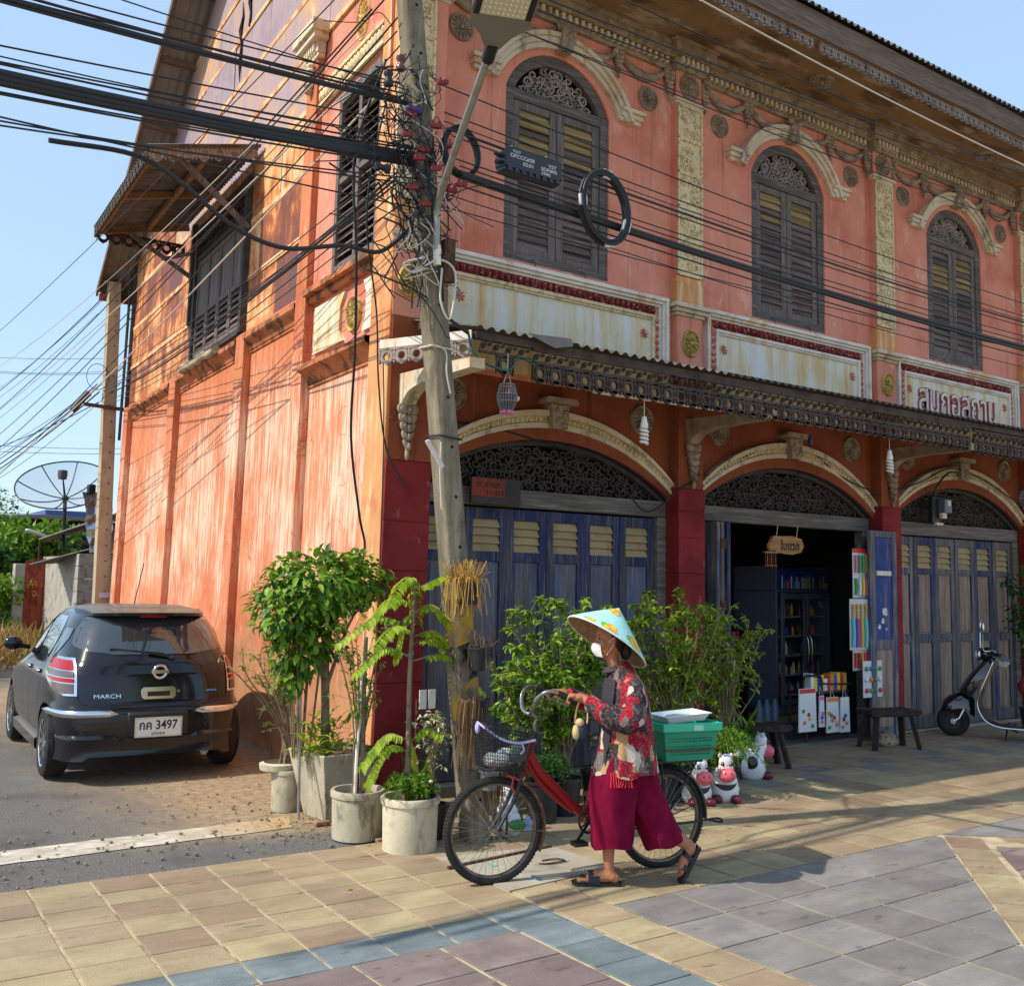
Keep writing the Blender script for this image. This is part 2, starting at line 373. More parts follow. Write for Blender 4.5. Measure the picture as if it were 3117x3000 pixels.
for j in range(5):
    for i in range(12):
        x0 = 3.42 + .384 * i; y1 = -2.905 - .336 * j if j else -2.872; y0 = -2.905 - .336 * (j + 1)
        r = [(x0, y0), (x0 + .384, y0), (x0 + .384, y1), (x0, y1)]
        L = (x0 + .384 <= 6.17)
        if x0 < 6.17:
            q = clip(r, -1, 0, 6.17); c = out_left(q)
            if len(c) == 4 and all(abs(a[0] - b2[0]) < 1e-6 and abs(a[1] - b2[1]) < 1e-6 for a, b2 in zip(sorted(c), sorted(r))): tile('g', x0 + .192, (y0 + y1) / 2, .384, y1 - y0, 0, .012, .009)
            else: tile_poly('g', c)
        if x0 + .384 > 6.17:
            q = clip(r, 1, 0, -6.17); tile_poly('g', out_right(q))
ld = Vector((-1, -DA)).normalized(); ln = Vector((-ld.y, ld.x))       # along the star edge, and inwards
if ln.y > 0: ln = -ln
ap = Vector((6.17, -2.87))
for k in range(9):
    p = [ap + ld * (.05 + .285 * k) + ln * s for s in (.01, .235)] + [ap + ld * (.05 + .285 * (k + 1)) + ln * s for s in (.235, .01)]; tile_poly('o', [tuple(v) for v in p])
    if k < 6:
        p = [Vector((2 * 6.17 - v[0], v[1])) for v in [ap + ld * (.05 + .285 * k) + ln * s for s in (.01, .235)] + [ap + ld * (.05 + .285 * (k + 1)) + ln * s for s in (.235, .01)]]; p = [Vector((max(v.x, 6.2 + .2 * (v.y < -3)), v.y)) for v in p]; tile_poly('o', [tuple(v) for v in p])
for i in range(5):
    for j in range(4):
        x0 = 5.3 + .4 * i; y1 = -3.2 - .4 * j; r = [(x0, y1 - .4), (x0 + .4, y1 - .4), (x0 + .4, y1), (x0, y1)]
        r = clip(r, DA, -1, -2.87 - DA * 6.17 - .36); r = clip(r, -DA, -1, -2.87 + DA * 6.17 - .36); tile_poly('m', r)
for j in range(11):                                                  # ochre field up to the shop fronts
    y1 = -2.87 + .263 * (j + 1); y0 = -2.87 + .263 * j
    for i in range(60):
        x0 = 3.42 + .293 * i
        if x0 > 17: continue
        if j > 9 and x0 < 3.6: continue
        k = 'g' if (j in (6, 7) and (i * 7 + j * 3) % 11 < 4 and x0 > 5) else 'o'
        tile(k, x0 + .1465, (y0 + y1) / 2, .293, .263)
for k, q in rest.items():
    if q.v: tag(q.build('tile_field', {'o': m_ocher, 'g': m_gray, 'm': m_mauve}[k], pave), kind='stuff')
# hand-cast concrete cover let into the paving
m_conc = weather('concrete_cast', srgb(168, 158, 140), [(srgb(120, 112, 100), 3, .5, .68, .7), (srgb(190, 182, 165), 8, .55, .7, .5)], .9, .45, 50)
cs = thing('concrete_cover', 'pale cast concrete cover let into the ochre paving under the front wheel', 'cover', (3.5, -2.05, 0))
q = MB(); q.prismz([(3.12, -1.70), (3.83, -1.83), (3.865, -2.375), (3.11, -2.43)], .002, .0115); q.build('slab', m_conc, cs, bevel=.003)
m_pipe = plain('pale_blue_plastic', srgb(130, 170, 175), .4)
for x, y in ((3.30, -2.0), (3.70, -2.13), (3.36, -2.33)):
    q = MB(); q.lathe([(.03, .001), (.03, .014), (.024, .0145), (.022, .0125), (.0, .0125)], (x, y, 0), 16); q.build('pipe_cap', m_pipe, cs, smooth=40)
m_rust = weather('rusty_iron', srgb(96, 66, 48), [(srgb(60, 44, 36), 20, .45, .6, .8)], .85, .4, 60)
q = MB(); q.bar((3.06, -1.93, .016), (3.82, -1.85, .016), .022, .012); q.build('iron_strip', m_rust, cs)
q = MB(); q.tube(bez([(3.58, -2.08, .016), (3.66, -2.10, .02), (3.68, -2.16, .02), (3.58, -2.155, .018), (3.53, -2.12, .014)], 5), .005, 6); q.build('lifting_hook', m_rust, cs)
# ================================================================== shophouse
m_orange = None
def stucco(name, base, light, dark, side=True):
    t = NT(name); x, y, z = t.xyz('pos')
    n1 = t.noise(1.3, 5); col = t.ramp(n1, [(.3, dark), (.5, base), (.72, tuple(min(1, c * 1.12) for c in base))])
    if side:
        # chalky worn streaks running down, more of them in the middle of the wall
        s = t.math('ADD', t.math('MULTIPLY', t.noise((22, 22, 1.6), 6, rough=.72, off=2), .75), t.math('MULTIPLY', t.noise(1.1, 3, off=6), .35))
        band = t.math('MULTIPLY', t.smooth(z, .9, 2.2), t.math('SUBTRACT', 1, t.smooth(z, 3.3, 4.6)))
        pm = t.math('MULTIPLY', t.math('SUBTRACT', t.noise((.9, .9, .5), 4, off=41), .5), .34); f = t.smooth(t.math('ADD', t.math('ADD', s, pm), t.math('MULTIPLY', band, .13)), .60, .78); col = t.mix(t.math('MULTIPLY', f, .85), col, light); pk = t.noise((2.6, 2.6, 1.7), 7, rough=.75, off=51); col = t.mix(t.math('MULTIPLY', t.smooth(pk, .57, .63), .55), col, srgb(214, 168, 128)); ck = t.noise((1.2, 1.2, .8), 8, rough=.6, off=61, dist=1.2); col = t.mix(t.math('MULTIPLY', t.smooth(t.math('ABSOLUTE', t.math('SUBTRACT', ck, .5)), .006, .0), .6), col, srgb(96, 60, 42)); dl = t.noise((16, 16, .8), 5, off=71); col = t.mix(t.math('MULTIPLY', t.math('MULTIPLY', t.smooth(dl, .5, .66), t.smooth(z, 3.0, 4.5)), .55), col, srgb(140, 84, 58))
        s2 = t.noise((40, 40, 2.0), 5, rough=.7, off=9); col = t.mix(t.math('MULTIPLY', t.smooth(s2, .52, .7), .5), col, srgb(188, 140, 88))
        s3 = t.noise((10, 10, .9), 5, off=14); col = t.mix(t.math('MULTIPLY', t.smooth(s3, .52, .72), .7), col, srgb(204, 98, 64))
        # rising damp: tide line at the wall foot
        damp = t.math('SUBTRACT', 1, t.smooth(t.math('ADD', z, t.math('MULTIPLY', t.noise(1.4, 5, off=20), 1.1)), 1.5, 1.85)); col = t.mix(t.math('MULTIPLY', damp, .8), col, t.ramp(t.noise(3, 5, off=3), [(.3, srgb(150, 98, 66)), (.7, srgb(196, 150, 108))]))
    else:
        s = t.noise((3.5, 3.5, 2.2), 6, rough=.72, off=2); col = t.mix(t.math('MULTIPLY', t.smooth(s, .55, .74), .7), col, light)
        s2 = t.noise((9, 9, .8), 6, rough=.7, off=9); col = t.mix(t.math('MULTIPLY', t.smooth(s2, .58, .74), .55), col, light)
        s3 = t.noise((8, 8, .5), 5, off=14); col = t.mix(t.math('MULTIPLY', t.smooth(s3, .56, .74), .6), col, tuple(c * .6 for c in dark))
    b = t.math('ADD', t.noise(60, 4), t.math('MULTIPLY', t.noise(9, 5), 1.5))
    return t.out(col, .9, 0, b, .35, .006, .2)
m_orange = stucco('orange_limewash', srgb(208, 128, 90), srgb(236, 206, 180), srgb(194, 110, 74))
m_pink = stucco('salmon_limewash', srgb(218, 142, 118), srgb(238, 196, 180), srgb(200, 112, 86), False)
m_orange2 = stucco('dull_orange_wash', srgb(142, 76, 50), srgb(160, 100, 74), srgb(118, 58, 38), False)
m_red = weather('dark_red_wash', srgb(136, 38, 38), [(srgb(104, 24, 24), 2.5, .45, .65, .7), (srgb(190, 110, 100), (14, 14, 5), .66, .72, .5)], .8, .25, 30)
m_ochreedge = weather('ochre_corner_wash', srgb(208, 148, 96), [(srgb(232, 206, 166), (9, 9, 1.2), .5, .68, .8), (srgb(190, 104, 66), 2.0, .5, .65, .7)], .9, .35, 50)
m_cream = weather('cream_moulding', srgb(210, 194, 168), [(srgb(118, 104, 84), (6, 6, 3), .52, .7, .75), (srgb(196, 150, 96), 3, .52, .68, .5)], .88, .4, 50)
m_creamy = weather('yellowed_relief', srgb(222, 200, 156), [(srgb(150, 122, 80), 22, .5, .62, .6), (srgb(226, 214, 184), 5, .5, .66, .6)], .88, .5, 60)
m_grey_st = weather('sooty_stucco', srgb(158, 140, 120), [(srgb(104, 90, 76), 9, .45, .66, .7), (srgb(190, 174, 152), 6, .54, .7, .6)], .9, .5, 60)
m_gold = weather('gilded_medallion', srgb(206, 178, 104), [(srgb(120, 96, 54), 20, .5, .62, .7)], .8, .4, 60)
m_panel = None
def panelmat():
    t = NT('stained_white_panel'); s = t.noise((5, 5, .5), 5, rough=.65, off=3); n = t.noise(1.0, 4)
    col = t.ramp(t.math('ADD', t.math('MULTIPLY', s, .7), t.math('MULTIPLY', n, .3)), [(.40, srgb(228, 228, 226)), (.5, srgb(226, 214, 184)), (.62, srgb(212, 168, 98))]); col = t.mix(t.smooth(t.noise((18, 18, 5), 4, off=5), .6, .8), col, srgb(190, 186, 176))
    return t.out(col, .85, 0, t.noise(30, 5), .3, .005, .2)
m_panel = panelmat()
m_white = weather('white_trim', srgb(226, 218, 204), [(srgb(210, 160, 90), (4, 4, 1.2), .52, .7, .7), (srgb(160, 130, 110), 8, .56, .72, .6)], .85, .3, 50)
m_petal = weather('maroon_leaf_moulding', srgb(128, 44, 40), [(srgb(222, 170, 156), 30, .54, .66, .75), (srgb(84, 26, 26), 12, .5, .65, .6)], .8, .4, 80)
m_petalp = weather('pink_worn_moulding', srgb(200, 120, 104), [(srgb(236, 206, 186), 30, .5, .64, .8)], .85, .4, 80)
m_wood = wood('grey_teak', srgb(110, 99, 94), srgb(146, 133, 124))
m_woodx = wood('grey_teak_rail', srgb(98, 90, 86), srgb(140, 130, 122), 'x')
m_slat = wood('shutter_slat', srgb(104, 90, 84), srgb(146, 128, 116), 'x', rnd=.25)
m_slatw = wood('sun_bleached_slat', srgb(150, 126, 84), srgb(184, 162, 112), 'x', rnd=.2)
m_lintel = wood('weathered_lintel', srgb(112, 106, 100), srgb(150, 144, 136), 'x')
m_blue = wood('worn_blue_paint', srgb(96, 92, 92), srgb(128, 122, 118), 'z', srgb(44, 54, 92), (.47, .60), zfade=(.4, 2.1))
m_bluepan = wood('faded_blue_panel', srgb(118, 110, 106), srgb(146, 134, 126), 'z', srgb(82, 94, 122), (.40, .62), zfade=(.2, 2.0))
m_dryblue = wood('bare_door_panel', srgb(150, 128, 112), srgb(180, 156, 136), 'z', srgb(82, 94, 122), (.36, .5), zfade=(.2, 2.3))
m_barewood = wood('bare_grey_stile', srgb(112, 106, 104), srgb(148, 140, 134), 'z', srgb(60, 66, 104), (.40, .5))
m_louv = weather('tan_louvre', srgb(168, 146, 108), [(srgb(110, 92, 66), 6, .5, .7, .5)], .75, .2, 40, rnd=.08)
m_navy = weather('navy_arch_paint', srgb(40, 46, 78), [(srgb(90, 80, 76), 12, .6, .68, .7)], .8, .3, 40)
m_fret = weather('dark_carved_teak', srgb(72, 66, 62), [(srgb(44, 40, 38), 8, .45, .65, .6)], .8, .3, 50)
m_fretl = weather('pale_carved_board', srgb(150, 136, 128), [(srgb(88, 76, 70), 7, .5, .68, .7)], .85, .3, 50)
m_awnfret = weather('brown_fretwork', srgb(82, 70, 62), [(srgb(52, 44, 40), 7, .45, .65, .7)], .85, .3, 50)
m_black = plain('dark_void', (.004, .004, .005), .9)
m_tinroof = weather('grey_corrugated_iron', srgb(108, 104, 100), [(srgb(84, 64, 50), 3, .5, .66, .7), (srgb(140, 138, 134), (3, 14, 3), .5, .7, .5)], .6, .1, 30, metal=.3)
m_tinshade = weather('dull_galvanised', srgb(126, 122, 116), [(srgb(128, 96, 66), 2.2, .54, .7, .6)], .65, .1, 30, metal=.25)
m_soffit = weather('peeling_soffit', srgb(140, 112, 80), [(srgb(176, 160, 138), (1.2, 5, 3), .54, .62, .85), (srgb(88, 68, 48), (1.5, 4, 3), .5, .64, .8)], .9, .3, 30)
m_fascia = wood('fascia_board', srgb(112, 94, 80), srgb(144, 122, 106), 'x')
def rustmat(name, off, hue):
    t = NT(name); oi = t.n('ObjectInfo'); ro = t.math('MULTIPLY', oi.outputs['Random'], 30)
    n1 = t.noise(1.0, 6, rough=.65, dist=.6, off=off); n2 = t.noise((4, 4, .8), 6, rough=.7, off=off + 4); n3 = t.noise(7, 6, rough=.7, off=off + 8)
    f = t.math('ADD', t.math('MULTIPLY', n1, .5), t.math('ADD', t.math('MULTIPLY', n2, .35), t.math('MULTIPLY', n3, .2)))
    f = t.math('ADD', f, t.math('MULTIPLY', t.math('SUBTRACT', oi.outputs['Random'], .5), .12))
    col = t.ramp(f, hue); x = t.out(col, t.ramp(n3, [(.3, .75), (.7, .6)]), .1, n3, .2, .004, .3); return x
m_rustlow = rustmat('rusted_sheet_iron', 0, [(.36, srgb(186, 180, 164)), (.43, srgb(224, 184, 130)), (.49, srgb(214, 140, 82)), (.54, srgb(160, 92, 60)), (.60, srgb(124, 76, 60)), (.70, srgb(106, 76, 74))])
m_rusthigh = rustmat('purple_grey_sheet_iron', 3, [(.36, srgb(220, 204, 170)), (.43, srgb(206, 156, 112)), (.47, srgb(184, 152, 138)), (.56, srgb(168, 146, 148)), (.66, srgb(150, 130, 138)), (.75, srgb(140, 116, 116))])
m_rustseam = weather('rust_streaked_seam', srgb(226, 182, 128), [(srgb(190, 104, 52), 5, .45, .62, .8), (srgb(226, 206, 176), 7, .55, .7, .6)], .8, .2, 40)

house = thing('shophouse', 'weathered orange two-storey corner shophouse with carved stucco front and rusty metal-clad side', 'building', (3.47, -.2, 0))
def ff(x, o, z): return (x, -o, z)                                   # street front: o = distance towards the street
WD = Vector((.0588, .99827, 0)); WN = Vector((-.99827, .0588, 0)); LEAN = .0165
def sf(s, n, z): return (3.47 + WD.x * s + WN.x * n + LEAN * z, -.2 + WD.y * s + WN.y * n, z)   # side wall: s along it, n outwards
BC = [5.2 + 2.985 * k for k in range(4)]; PC = [3.71, 6.695, 9.69, 12.675, 15.66]
rb = random.Random(5)
def arcpts(c, hw, zs, rise, n=22, rev=False):
    r = (hw * hw + rise * rise) / (2 * rise); zc = zs + rise - r; a0 = math.asin(hw / r)
    return [(c + r * math.sin(-a0 + 2 * a0 * k / n), zc + r * math.cos(-a0 + 2 * a0 * k / n)) for k in range(n + 1)]
# --- front walls
def front_wall(c, x0, x1, z0, z1, hw, zsill, zs, rise, o, depth, mat, rmat, name):
    b = MB(ff); arc = arcpts(c, hw, zs, rise)
    out = [(c - hw, zsill)] + arc + [(c + hw, zsill)]
    b.strip([[(x0, o, z0), (x0, o, z1)], [(c - hw, o, z0), (c - hw, o, z1)]]); b.strip([[(c + hw, o, z0), (c + hw, o, z1)], [(x1, o, z0), (x1, o, z1)]])
    b.strip([[(x, o, z) for x, z in arc], [(x, o, z1) for x, z in arc]])
    if zsill > z0: b.strip([[(c - hw, o, z0), (c + hw, o, z0)], [(c - hw, o, zsill), (c + hw, o, zsill)]])
    b.cm = 1; b.strip([[(x, o, z) for x, z in out], [(x, o - depth, z) for x, z in out]]); return b.build(name, [mat, rmat], house)
def hollow_arc(mb, c, hw0, z0, rise0, hw1, z1, rise1, o0, o1, n=26):
    """band between two segmental arcs"""
    a = arcpts(c, hw0, z0, rise0, n); d = arcpts(c, hw1, z1, rise1, n)
    rows = [[(p[0], o0, p[1]), (q[0], o0, q[1]), (q[0], o1, q[1]), (p[0], o1, p[1])] for p, q in zip(a, d)]
    mb.strip(rows, True); mb.add(rows[0], [(0, 1, 2, 3)]); mb.add(rows[-1], [(3, 2, 1, 0)])
def scroll(mb, cx, cz, r, a0, turns, w, o0, o1, sgn=1, n=16, tail=.0):
    """flat spiral ribbon standing proud of the board"""
    rows = []
    for k in range(n + 1):
        t = k / n; rad = r * (1 - .78 * t); a = a0 + sgn * 2 * PI * turns * t; ww = w * (1 - .45 * t)
        ca, sa = math.cos(a), math.sin(a)
        rows.append([(cx + (rad + s * ww / 2) * ca, o, cz + (rad + s * ww / 2) * sa) for s, o in ((-1, o1), (-1, o0), (1, o0), (1, o1))])
    mb.strip(rows)
def leafblade(mb, x, z, l, wd, a, o0, o1):
    d = (math.cos(a), math.sin(a)); p = (-d[1], d[0])
    P = [(x, z), (x + d[0] * l * .5 + p[0] * wd, z + d[1] * l * .5 + p[1] * wd), (x + d[0] * l, z + d[1] * l), (x + d[0] * l * .5 - p[0] * wd, z + d[1] * l * .5 - p[1] * wd)]
    mb.add([(q[0], o0, q[1]) for q in P] + [(q[0], o1, q[1]) for q in P], [(0, 1, 2, 3), (0, 1, 5, 4), (1, 2, 6, 5), (2, 3, 7, 6), (3, 0, 4, 7)])
def fretwork(c, hw, zs, rise, o, rng, cell):
    """openwork carving of scrolls and leaves inside a segmental arch, mirrored about its centre"""
    b = MB(ff); top = arcpts(0, hw - .015, zs, rise - .015, 40)
    def inside(x, z, m):
        if z - m < zs: return False
        k = min(40, max(0, int((x + hw) / (2 * hw) * 40))); zz = min(q[1] for q in top if abs(q[0] - x) < hw * .06 + m) if any(abs(q[0] - x) < hw * .06 + m for q in top) else zs
        return z < zz
    items = []; nz = max(2, int(rise / (cell * .8))); nx = int(hw / cell) + 1
    for j in range(nz + 1):
        for i in range(nx + 1):
            x = cell * (i + .5 * (j % 2)) + rng.uniform(-.1, .1) * cell; z = zs + cell * .45 + j * cell * .80 + rng.uniform(-.1, .1) * cell
            if inside(x, z, cell * .30): items.append((x, z))
    for (x, z) in items:
        r = cell * rng.uniform(.44, .60); a = rng.uniform(0, 2 * PI); sg = rng.choice((-1, 1)); tn = rng.uniform(1.0, 1.5); lv = [(rng.uniform(0, 2 * PI), rng.uniform(.7, 1.2)) for _ in range(3)]
        for m in (1, -1):
            if x < cell * .3 and m < 0: continue
            scroll(b, c + m * x, z, r, a if m > 0 else PI - a, tn, cell * .2, o + .012, o - .012, sg * m, 14)
            for la, ll in lv:
                if inside(x + math.cos(la) * r * ll, z + math.sin(la) * r * ll, .01): leafblade(b, c + m * (x + math.cos(la) * r * .5), z + math.sin(la) * r * .5, r * ll, r * .22, la if m > 0 else PI - la, o + .010, o - .012)
    return b
# --- flower medallion, petal, dentil, relief block, leaf drops: shared meshes (facing the street)
def flower_mesh(n, mat, rim=True, name='medallion'):
    b = MB(); 
    if rim: b.lathe([(.0, .0), (1.0, .0), (1.0, -.10), (.93, -.17), (.86, -.12), (.84, -.06), (0, -.05)], (0, 0, 0), 28, 'y')
    for k in range(n):
        a = 2 * PI * k / n; rot = Matrix.Rotation(-a, 3, 'Y')
        b.ell((.5 * math.cos(a), -.08, .5 * math.sin(a)), (.34, .13, .62 / n * 1.25), 8, 5, rot)
    b.ell((0, -.12, 0), (.17, .14, .17), 10, 6)
    me = b.mesh(name, smooth=50); me.materials.append(mat); return me
fl_grey = flower_mesh(14, m_grey_st); fl_gold = flower_mesh(12, m_gold); fl_pink = flower_mesh(8, m_petalp, False, 'rosette')
def petal_mesh(mat):
    b = MB(); b.ell((0, -.012, 0), (.026, .022, .036), 8, 5); b.ell((0, -.022, -.01), (.012, .02, .024), 6, 4); b.box(-.030, -.006, -.038, .030, .004, .038); me = b.mesh('leaf_petal', smooth=50); me.materials.append(mat); return me
pet_m = petal_mesh(m_petal); pet_p = petal_mesh(m_petalp)
b = MB(); b.box(-.017, -.03, -.028, .017, .02, .028); den_m = b.mesh('dentil'); den_m.materials.append(m_cream)
def relief_mesh(seed):
    rr = random.Random(seed); b = MB(ff); W, H = .15, .155
    b.box(-W, .0, -H, W, .012, H)
    for s in (-1, 1): b.box(s * W - .010, .012, -H, s * W + .010, .026, H); b.box(-W + .01, .012, s * H - .010, W - .01, .026, s * H + .010)
    for i in range(9):
        cx, cz = rr.uniform(-.10, .10), rr.uniform(-.11, .11); a0 = rr.uniform(0, 6.28); r = rr.uniform(.03, .05); sg = rr.choice((-1, 1))
        b.tube([(cx + r * (1 - .7 * k / 9) * math.cos(a0 + sg * 6.5 * k / 9), .018 + .004 * k / 9, cz + r * (1 - .7 * k / 9) * math.sin(a0 + sg * 6.5 * k / 9)) for k in range(10)], [.010 * (1 - .05 * k) for k in range(10)], 5)
    for i in range(9): 
        a = rr.uniform(0, 6.28); b.ell((rr.uniform(-.11, .11), .018, rr.uniform(-.12, .12)), (.030, .014, .013), 7, 4, Matrix.Rotation(a, 3, 'Y'))
    me = b.mesh('relief_block', smooth=50); me.materials.append(m_creamy); return me
rel = [relief_mesh(s) for s in (1, 2, 3)]
def leafdrop_mesh(name, mat, n=5):
    b = MB(ff); rr = random.Random(n)
    for k in range(n):
        t = k / (n - 1); w_ = .075 * (1 - .75 * t)
        for s in (-1, 1): b.ell((s * w_ * .6, .03, -.07 * k), (w_ * .62, .03, .048), 8, 5, Matrix.Rotation(s * .5, 3, 'Y'))
        b.ell((0, .045, -.07 * k - .01), (.022, .022, .036), 6, 4)
    b.ell((0, .03, -.07 * n), (.018, .018, .05), 6, 5)
    me = b.mesh(name, smooth=60); me.materials.append(mat); return me
drop_m = leafdrop_mesh('leaf_drop', m_grey_st); 
def swag(mb, x0, z0, x1, z1, dip, o):
    pts = [(x0 + (x1 - x0) * k / 12, o + .01, z0 + (z1 - z0) * k / 12 - dip * 4 * (k / 12) * (1 - k / 12)) for k in range(13)]
    mb.tube(pts, [.012 + .028 * math.sin(PI * k / 12) + (.008 if k % 2 else 0) for k in range(13)], 7)
    for k in range(2, 11, 2): mb.ell((pts[k][0], pts[k][1] + .015, pts[k][2]), (.04, .022, .026), 7, 4, Matrix.Rotation(.4, 3, 'Y'))
EP = MB(ff)
for k in range(4):
    c = BC[k]; x0, x1 = PC[k], PC[k + 1]
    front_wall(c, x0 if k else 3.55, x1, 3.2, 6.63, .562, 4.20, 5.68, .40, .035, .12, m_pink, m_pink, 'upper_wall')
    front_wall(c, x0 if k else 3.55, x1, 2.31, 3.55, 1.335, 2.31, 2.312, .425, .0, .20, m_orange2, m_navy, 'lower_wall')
    # hood mould over the window: three stepped bands, straight returns at the springing
    for j, (q0, q1, oo) in enumerate(((.00, .045, .075), (.045, .095, .095), (.095, .135, .12))):
        b = MB(ff); hollow_arc(b, c, .665 + q0, 5.70, .43 + q0, .665 + q1, 5.70, .43 + q1, oo, .03)
        for s in (-1, 1): b.box(c + s * (.66 + q0 * .0 + .0), .03, 5.702 + q0 * .88, c + s * (.905 + q0 * .35), oo + .001, 5.702 + q1 * .88)
        b.build('hood_moulding', m_cream, house, bevel=.004)
    b = MB(ff); b.box(c - .055, .03, 6.10, c + .055, .14, 6.31)
    for i in range(7): b.ell((c + rb.uniform(-.06, .06), .14, 6.12 + .03 * i), (.04, .03, .03), 7, 4)
    for s in (-1, 1): b.ell((c + s * .06, .13, 6.31), (.05, .03, .035), 8, 5)
    b.build('keystone', m_grey_st, house, smooth=50)
    for s in (-1, 1): inst('medallion', fl_grey, (c + s * 1.02, -.036, 6.015), house, scale=(.115, .16, .115))
    b = MB(ff)
    for s in (-1, 1):
        swag(b, c + s * .06, 6.33, c + s * .62, 6.33, .13, .05); swag(b, c + s * .66, 6.33, c + s * 1.22, 6.33, .13, .05)
    b.build('garland', m_grey_st, house, smooth=60)
    for s in (-1, 1): inst('leaf_drop', drop_m, (c + s * .64, -.04, 6.33), house, scale=(.8, 1, .62)); inst('leaf_drop', drop_m, (c + s * 1.26, -.05, 6.33), house, scale=(.8, 1, .7))
    # shuttered window
    wf = MB(ff); 
    for s in (-1, 1): wf.box(c + s * .562, -.045, 4.20, c + s * .475, .02, 5.685)
    wf.box(c - .475, -.045, 4.20, c + .475, .022, 4.275); wf.box(c - .475, -.045, 5.60, c + .475, .018, 5.69); hollow_arc(wf, c, .46, 5.69, .30, .562, 5.69, .395, .015, -.045)
    win = wf.build('window', m_woodx, house, bevel=.004); 
    fw = fretwork(c, .455, 5.695, .295, -.03, random.Random(20), .085); fw.build('fanlight_carving', m_fretl, win)
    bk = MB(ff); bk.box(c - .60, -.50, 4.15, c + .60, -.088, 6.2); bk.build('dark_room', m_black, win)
    for s in (-1, 1):
        xa, xb = (c - .472, c - .004) if s < 0 else (c + .004, c + .472)
        sh = MB(ff); 
        for (p, q) in ((xa, xa + .075), (xb - .075, xb)): sh.box(p, -.035, 4.28, q, .004, 5.595)
        for (p, q) in ((4.28, 4.34), (5.53, 5.595)): sh.box(xa + .075, -.035, p, xb - .075, .003, q)
        sh = sh.build('shutter', m_wood, house, bevel=.003)
        nsl = 17; h = (5.53 - 4.34) / nsl; ml = MB(ff); W2 = (xb - xa) / 2 - .077
        ml.add([(-W2, -.026, h * .62), (W2, -.026, h * .62), (W2, .004, -h * .62), (-W2, .004, -h * .62), (-W2, -.033, h * .52), (W2, -.033, h * .52), (W2, -.006, -h * .70), (-W2, -.006, -h * .70)], [(0, 1, 2, 3), (4, 5, 6, 7), (2, 3, 7, 6), (0, 1, 5, 4)])
        mA = ml.mesh('slat'); mA.materials.append(m_slat); mB_ = ml.mesh('slat'); mB_.materials.append(m_slatw)
        for i in range(nsl):
            pale = (i > 11 and rb.random() < .75) or (i == 11 and rb.random() < .4)
            inst('slat', mB_ if pale else mA, ((xa + xb) / 2 + rb.uniform(-.002, .002), -.0, 4.34 + h * (i + .5)), sh, (rb.uniform(-.10, .10), rb.gauss(0, .006), 0))
    b = MB(ff)
    for s in (-1, 1): b.tube([(c + s * .27, .02, 4.235), (c + s * .27 + .01, .05, 4.23), (c + s * .27 + .03, .055, 4.17), (c + s * .27 + .045, .065, 4.165)], .004, 5)
    b.build('stay_hook', m_rust, win)
    # framed inscription panel under the window
    pl = MB(ff); pl.box(c - 1.13, .03, 3.25, c + 1.13, .048, 4.0); panel = pl.build('inscription_panel', m_panel, house)
    fr = MB(ff); 
    for q0, q1, oo in ((.0, .035, .105), (.035, .062, .085), (.062, .085, .06)):
        fr.box(c - 1.245 + q0, .03, 4.155 - q1, c + 1.245 - q0, oo, 4.155 - q0)
        for s in (-1, 1): fr.box(c + s * (1.245 - q0), .03, 3.2, c + s * (1.245 - q1), oo - .002, 4.155 - q1 + .0)
    fr.build('panel_frame', m_white, panel, bevel=.003)
    fi = MB(ff); fi.box(c - 1.10, .03, 3.955, c + 1.10, .075, 3.985); fi.box(c - 1.08, .03, 3.935, c + 1.08, .064, 3.955)
    for s in (-1, 1): fi.box(c + s * 1.10, .03, 3.2, c + s * 1.065, .073, 3.957)
    fi.build('inner_fillet', m_creamy if k < 1 else m_white, panel, bevel=.003)
    for i in range(36): inst('leaf_petal', pet_m, (c - 1.085 + 2.17 * i / 35, -.045, 4.028), panel, scale=(1, 1, 1.05))
    for s in (-1, 1):
        for i in range(10): inst('leaf_petal', pet_p, (c + s * 1.128, -.045, 3.95 - .066 * i), panel, (0, s * PI / 2, 0), (1.1, 1, .8))
        for z in (3.80, 3.50): inst('rosette', fl_pink, (c + s * .98, -.045, z), panel, scale=(.062, .1, .062))
    # big shop arch: mouldings, egg band, keystone
    b = MB(ff)
    for (h0, z0, r0, h1, z1, r1, oo) in ((1.345, 2.36, .475, 1.36, 2.38, .50, .05), (1.345, 2.435, .50, 1.35, 2.455, .53, .075)): hollow_arc(b, c, h0, z0, r0, h1, z1, r1, oo, 0, 36)
    am = b.build('arch_moulding', m_cream, house, bevel=.003)
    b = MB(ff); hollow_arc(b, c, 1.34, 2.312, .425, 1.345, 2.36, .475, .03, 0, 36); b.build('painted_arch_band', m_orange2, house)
    b = MB(ff); hollow_arc(b, c, 1.352, 2.385, .50, 1.354, 2.44, .503, .03, 0, 36); b.build('arch_frieze', m_creamy, house)
    A = arcpts(c, 1.35, 2.41, .503, 60); e = MB(); e.ell((0, -.03, 0), (.013, .020, .024), 6, 4); e.tube([(-.020, -.032, .022), (-.020, -.034, -.012), (0, -.036, -.028), (.020, -.034, -.012), (.020, -.032, .022)], .005, 4); eg = e.mesh('egg_ornament', smooth=60); eg.materials.append(m_creamy)
    ang = [math.atan2(A[min(i + 1, 60)][1] - A[max(i - 1, 0)][1], A[min(i + 1, 60)][0] - A[max(i - 1, 0)][0]) for i in range(61)]
    if k < 3:
        for i in range(1, 60):
            if abs(A[i][0] - c) > .085: inst('egg_ornament', eg, (A[i][0], 0, A[i][1]), am, (0, -ang[i], 0))
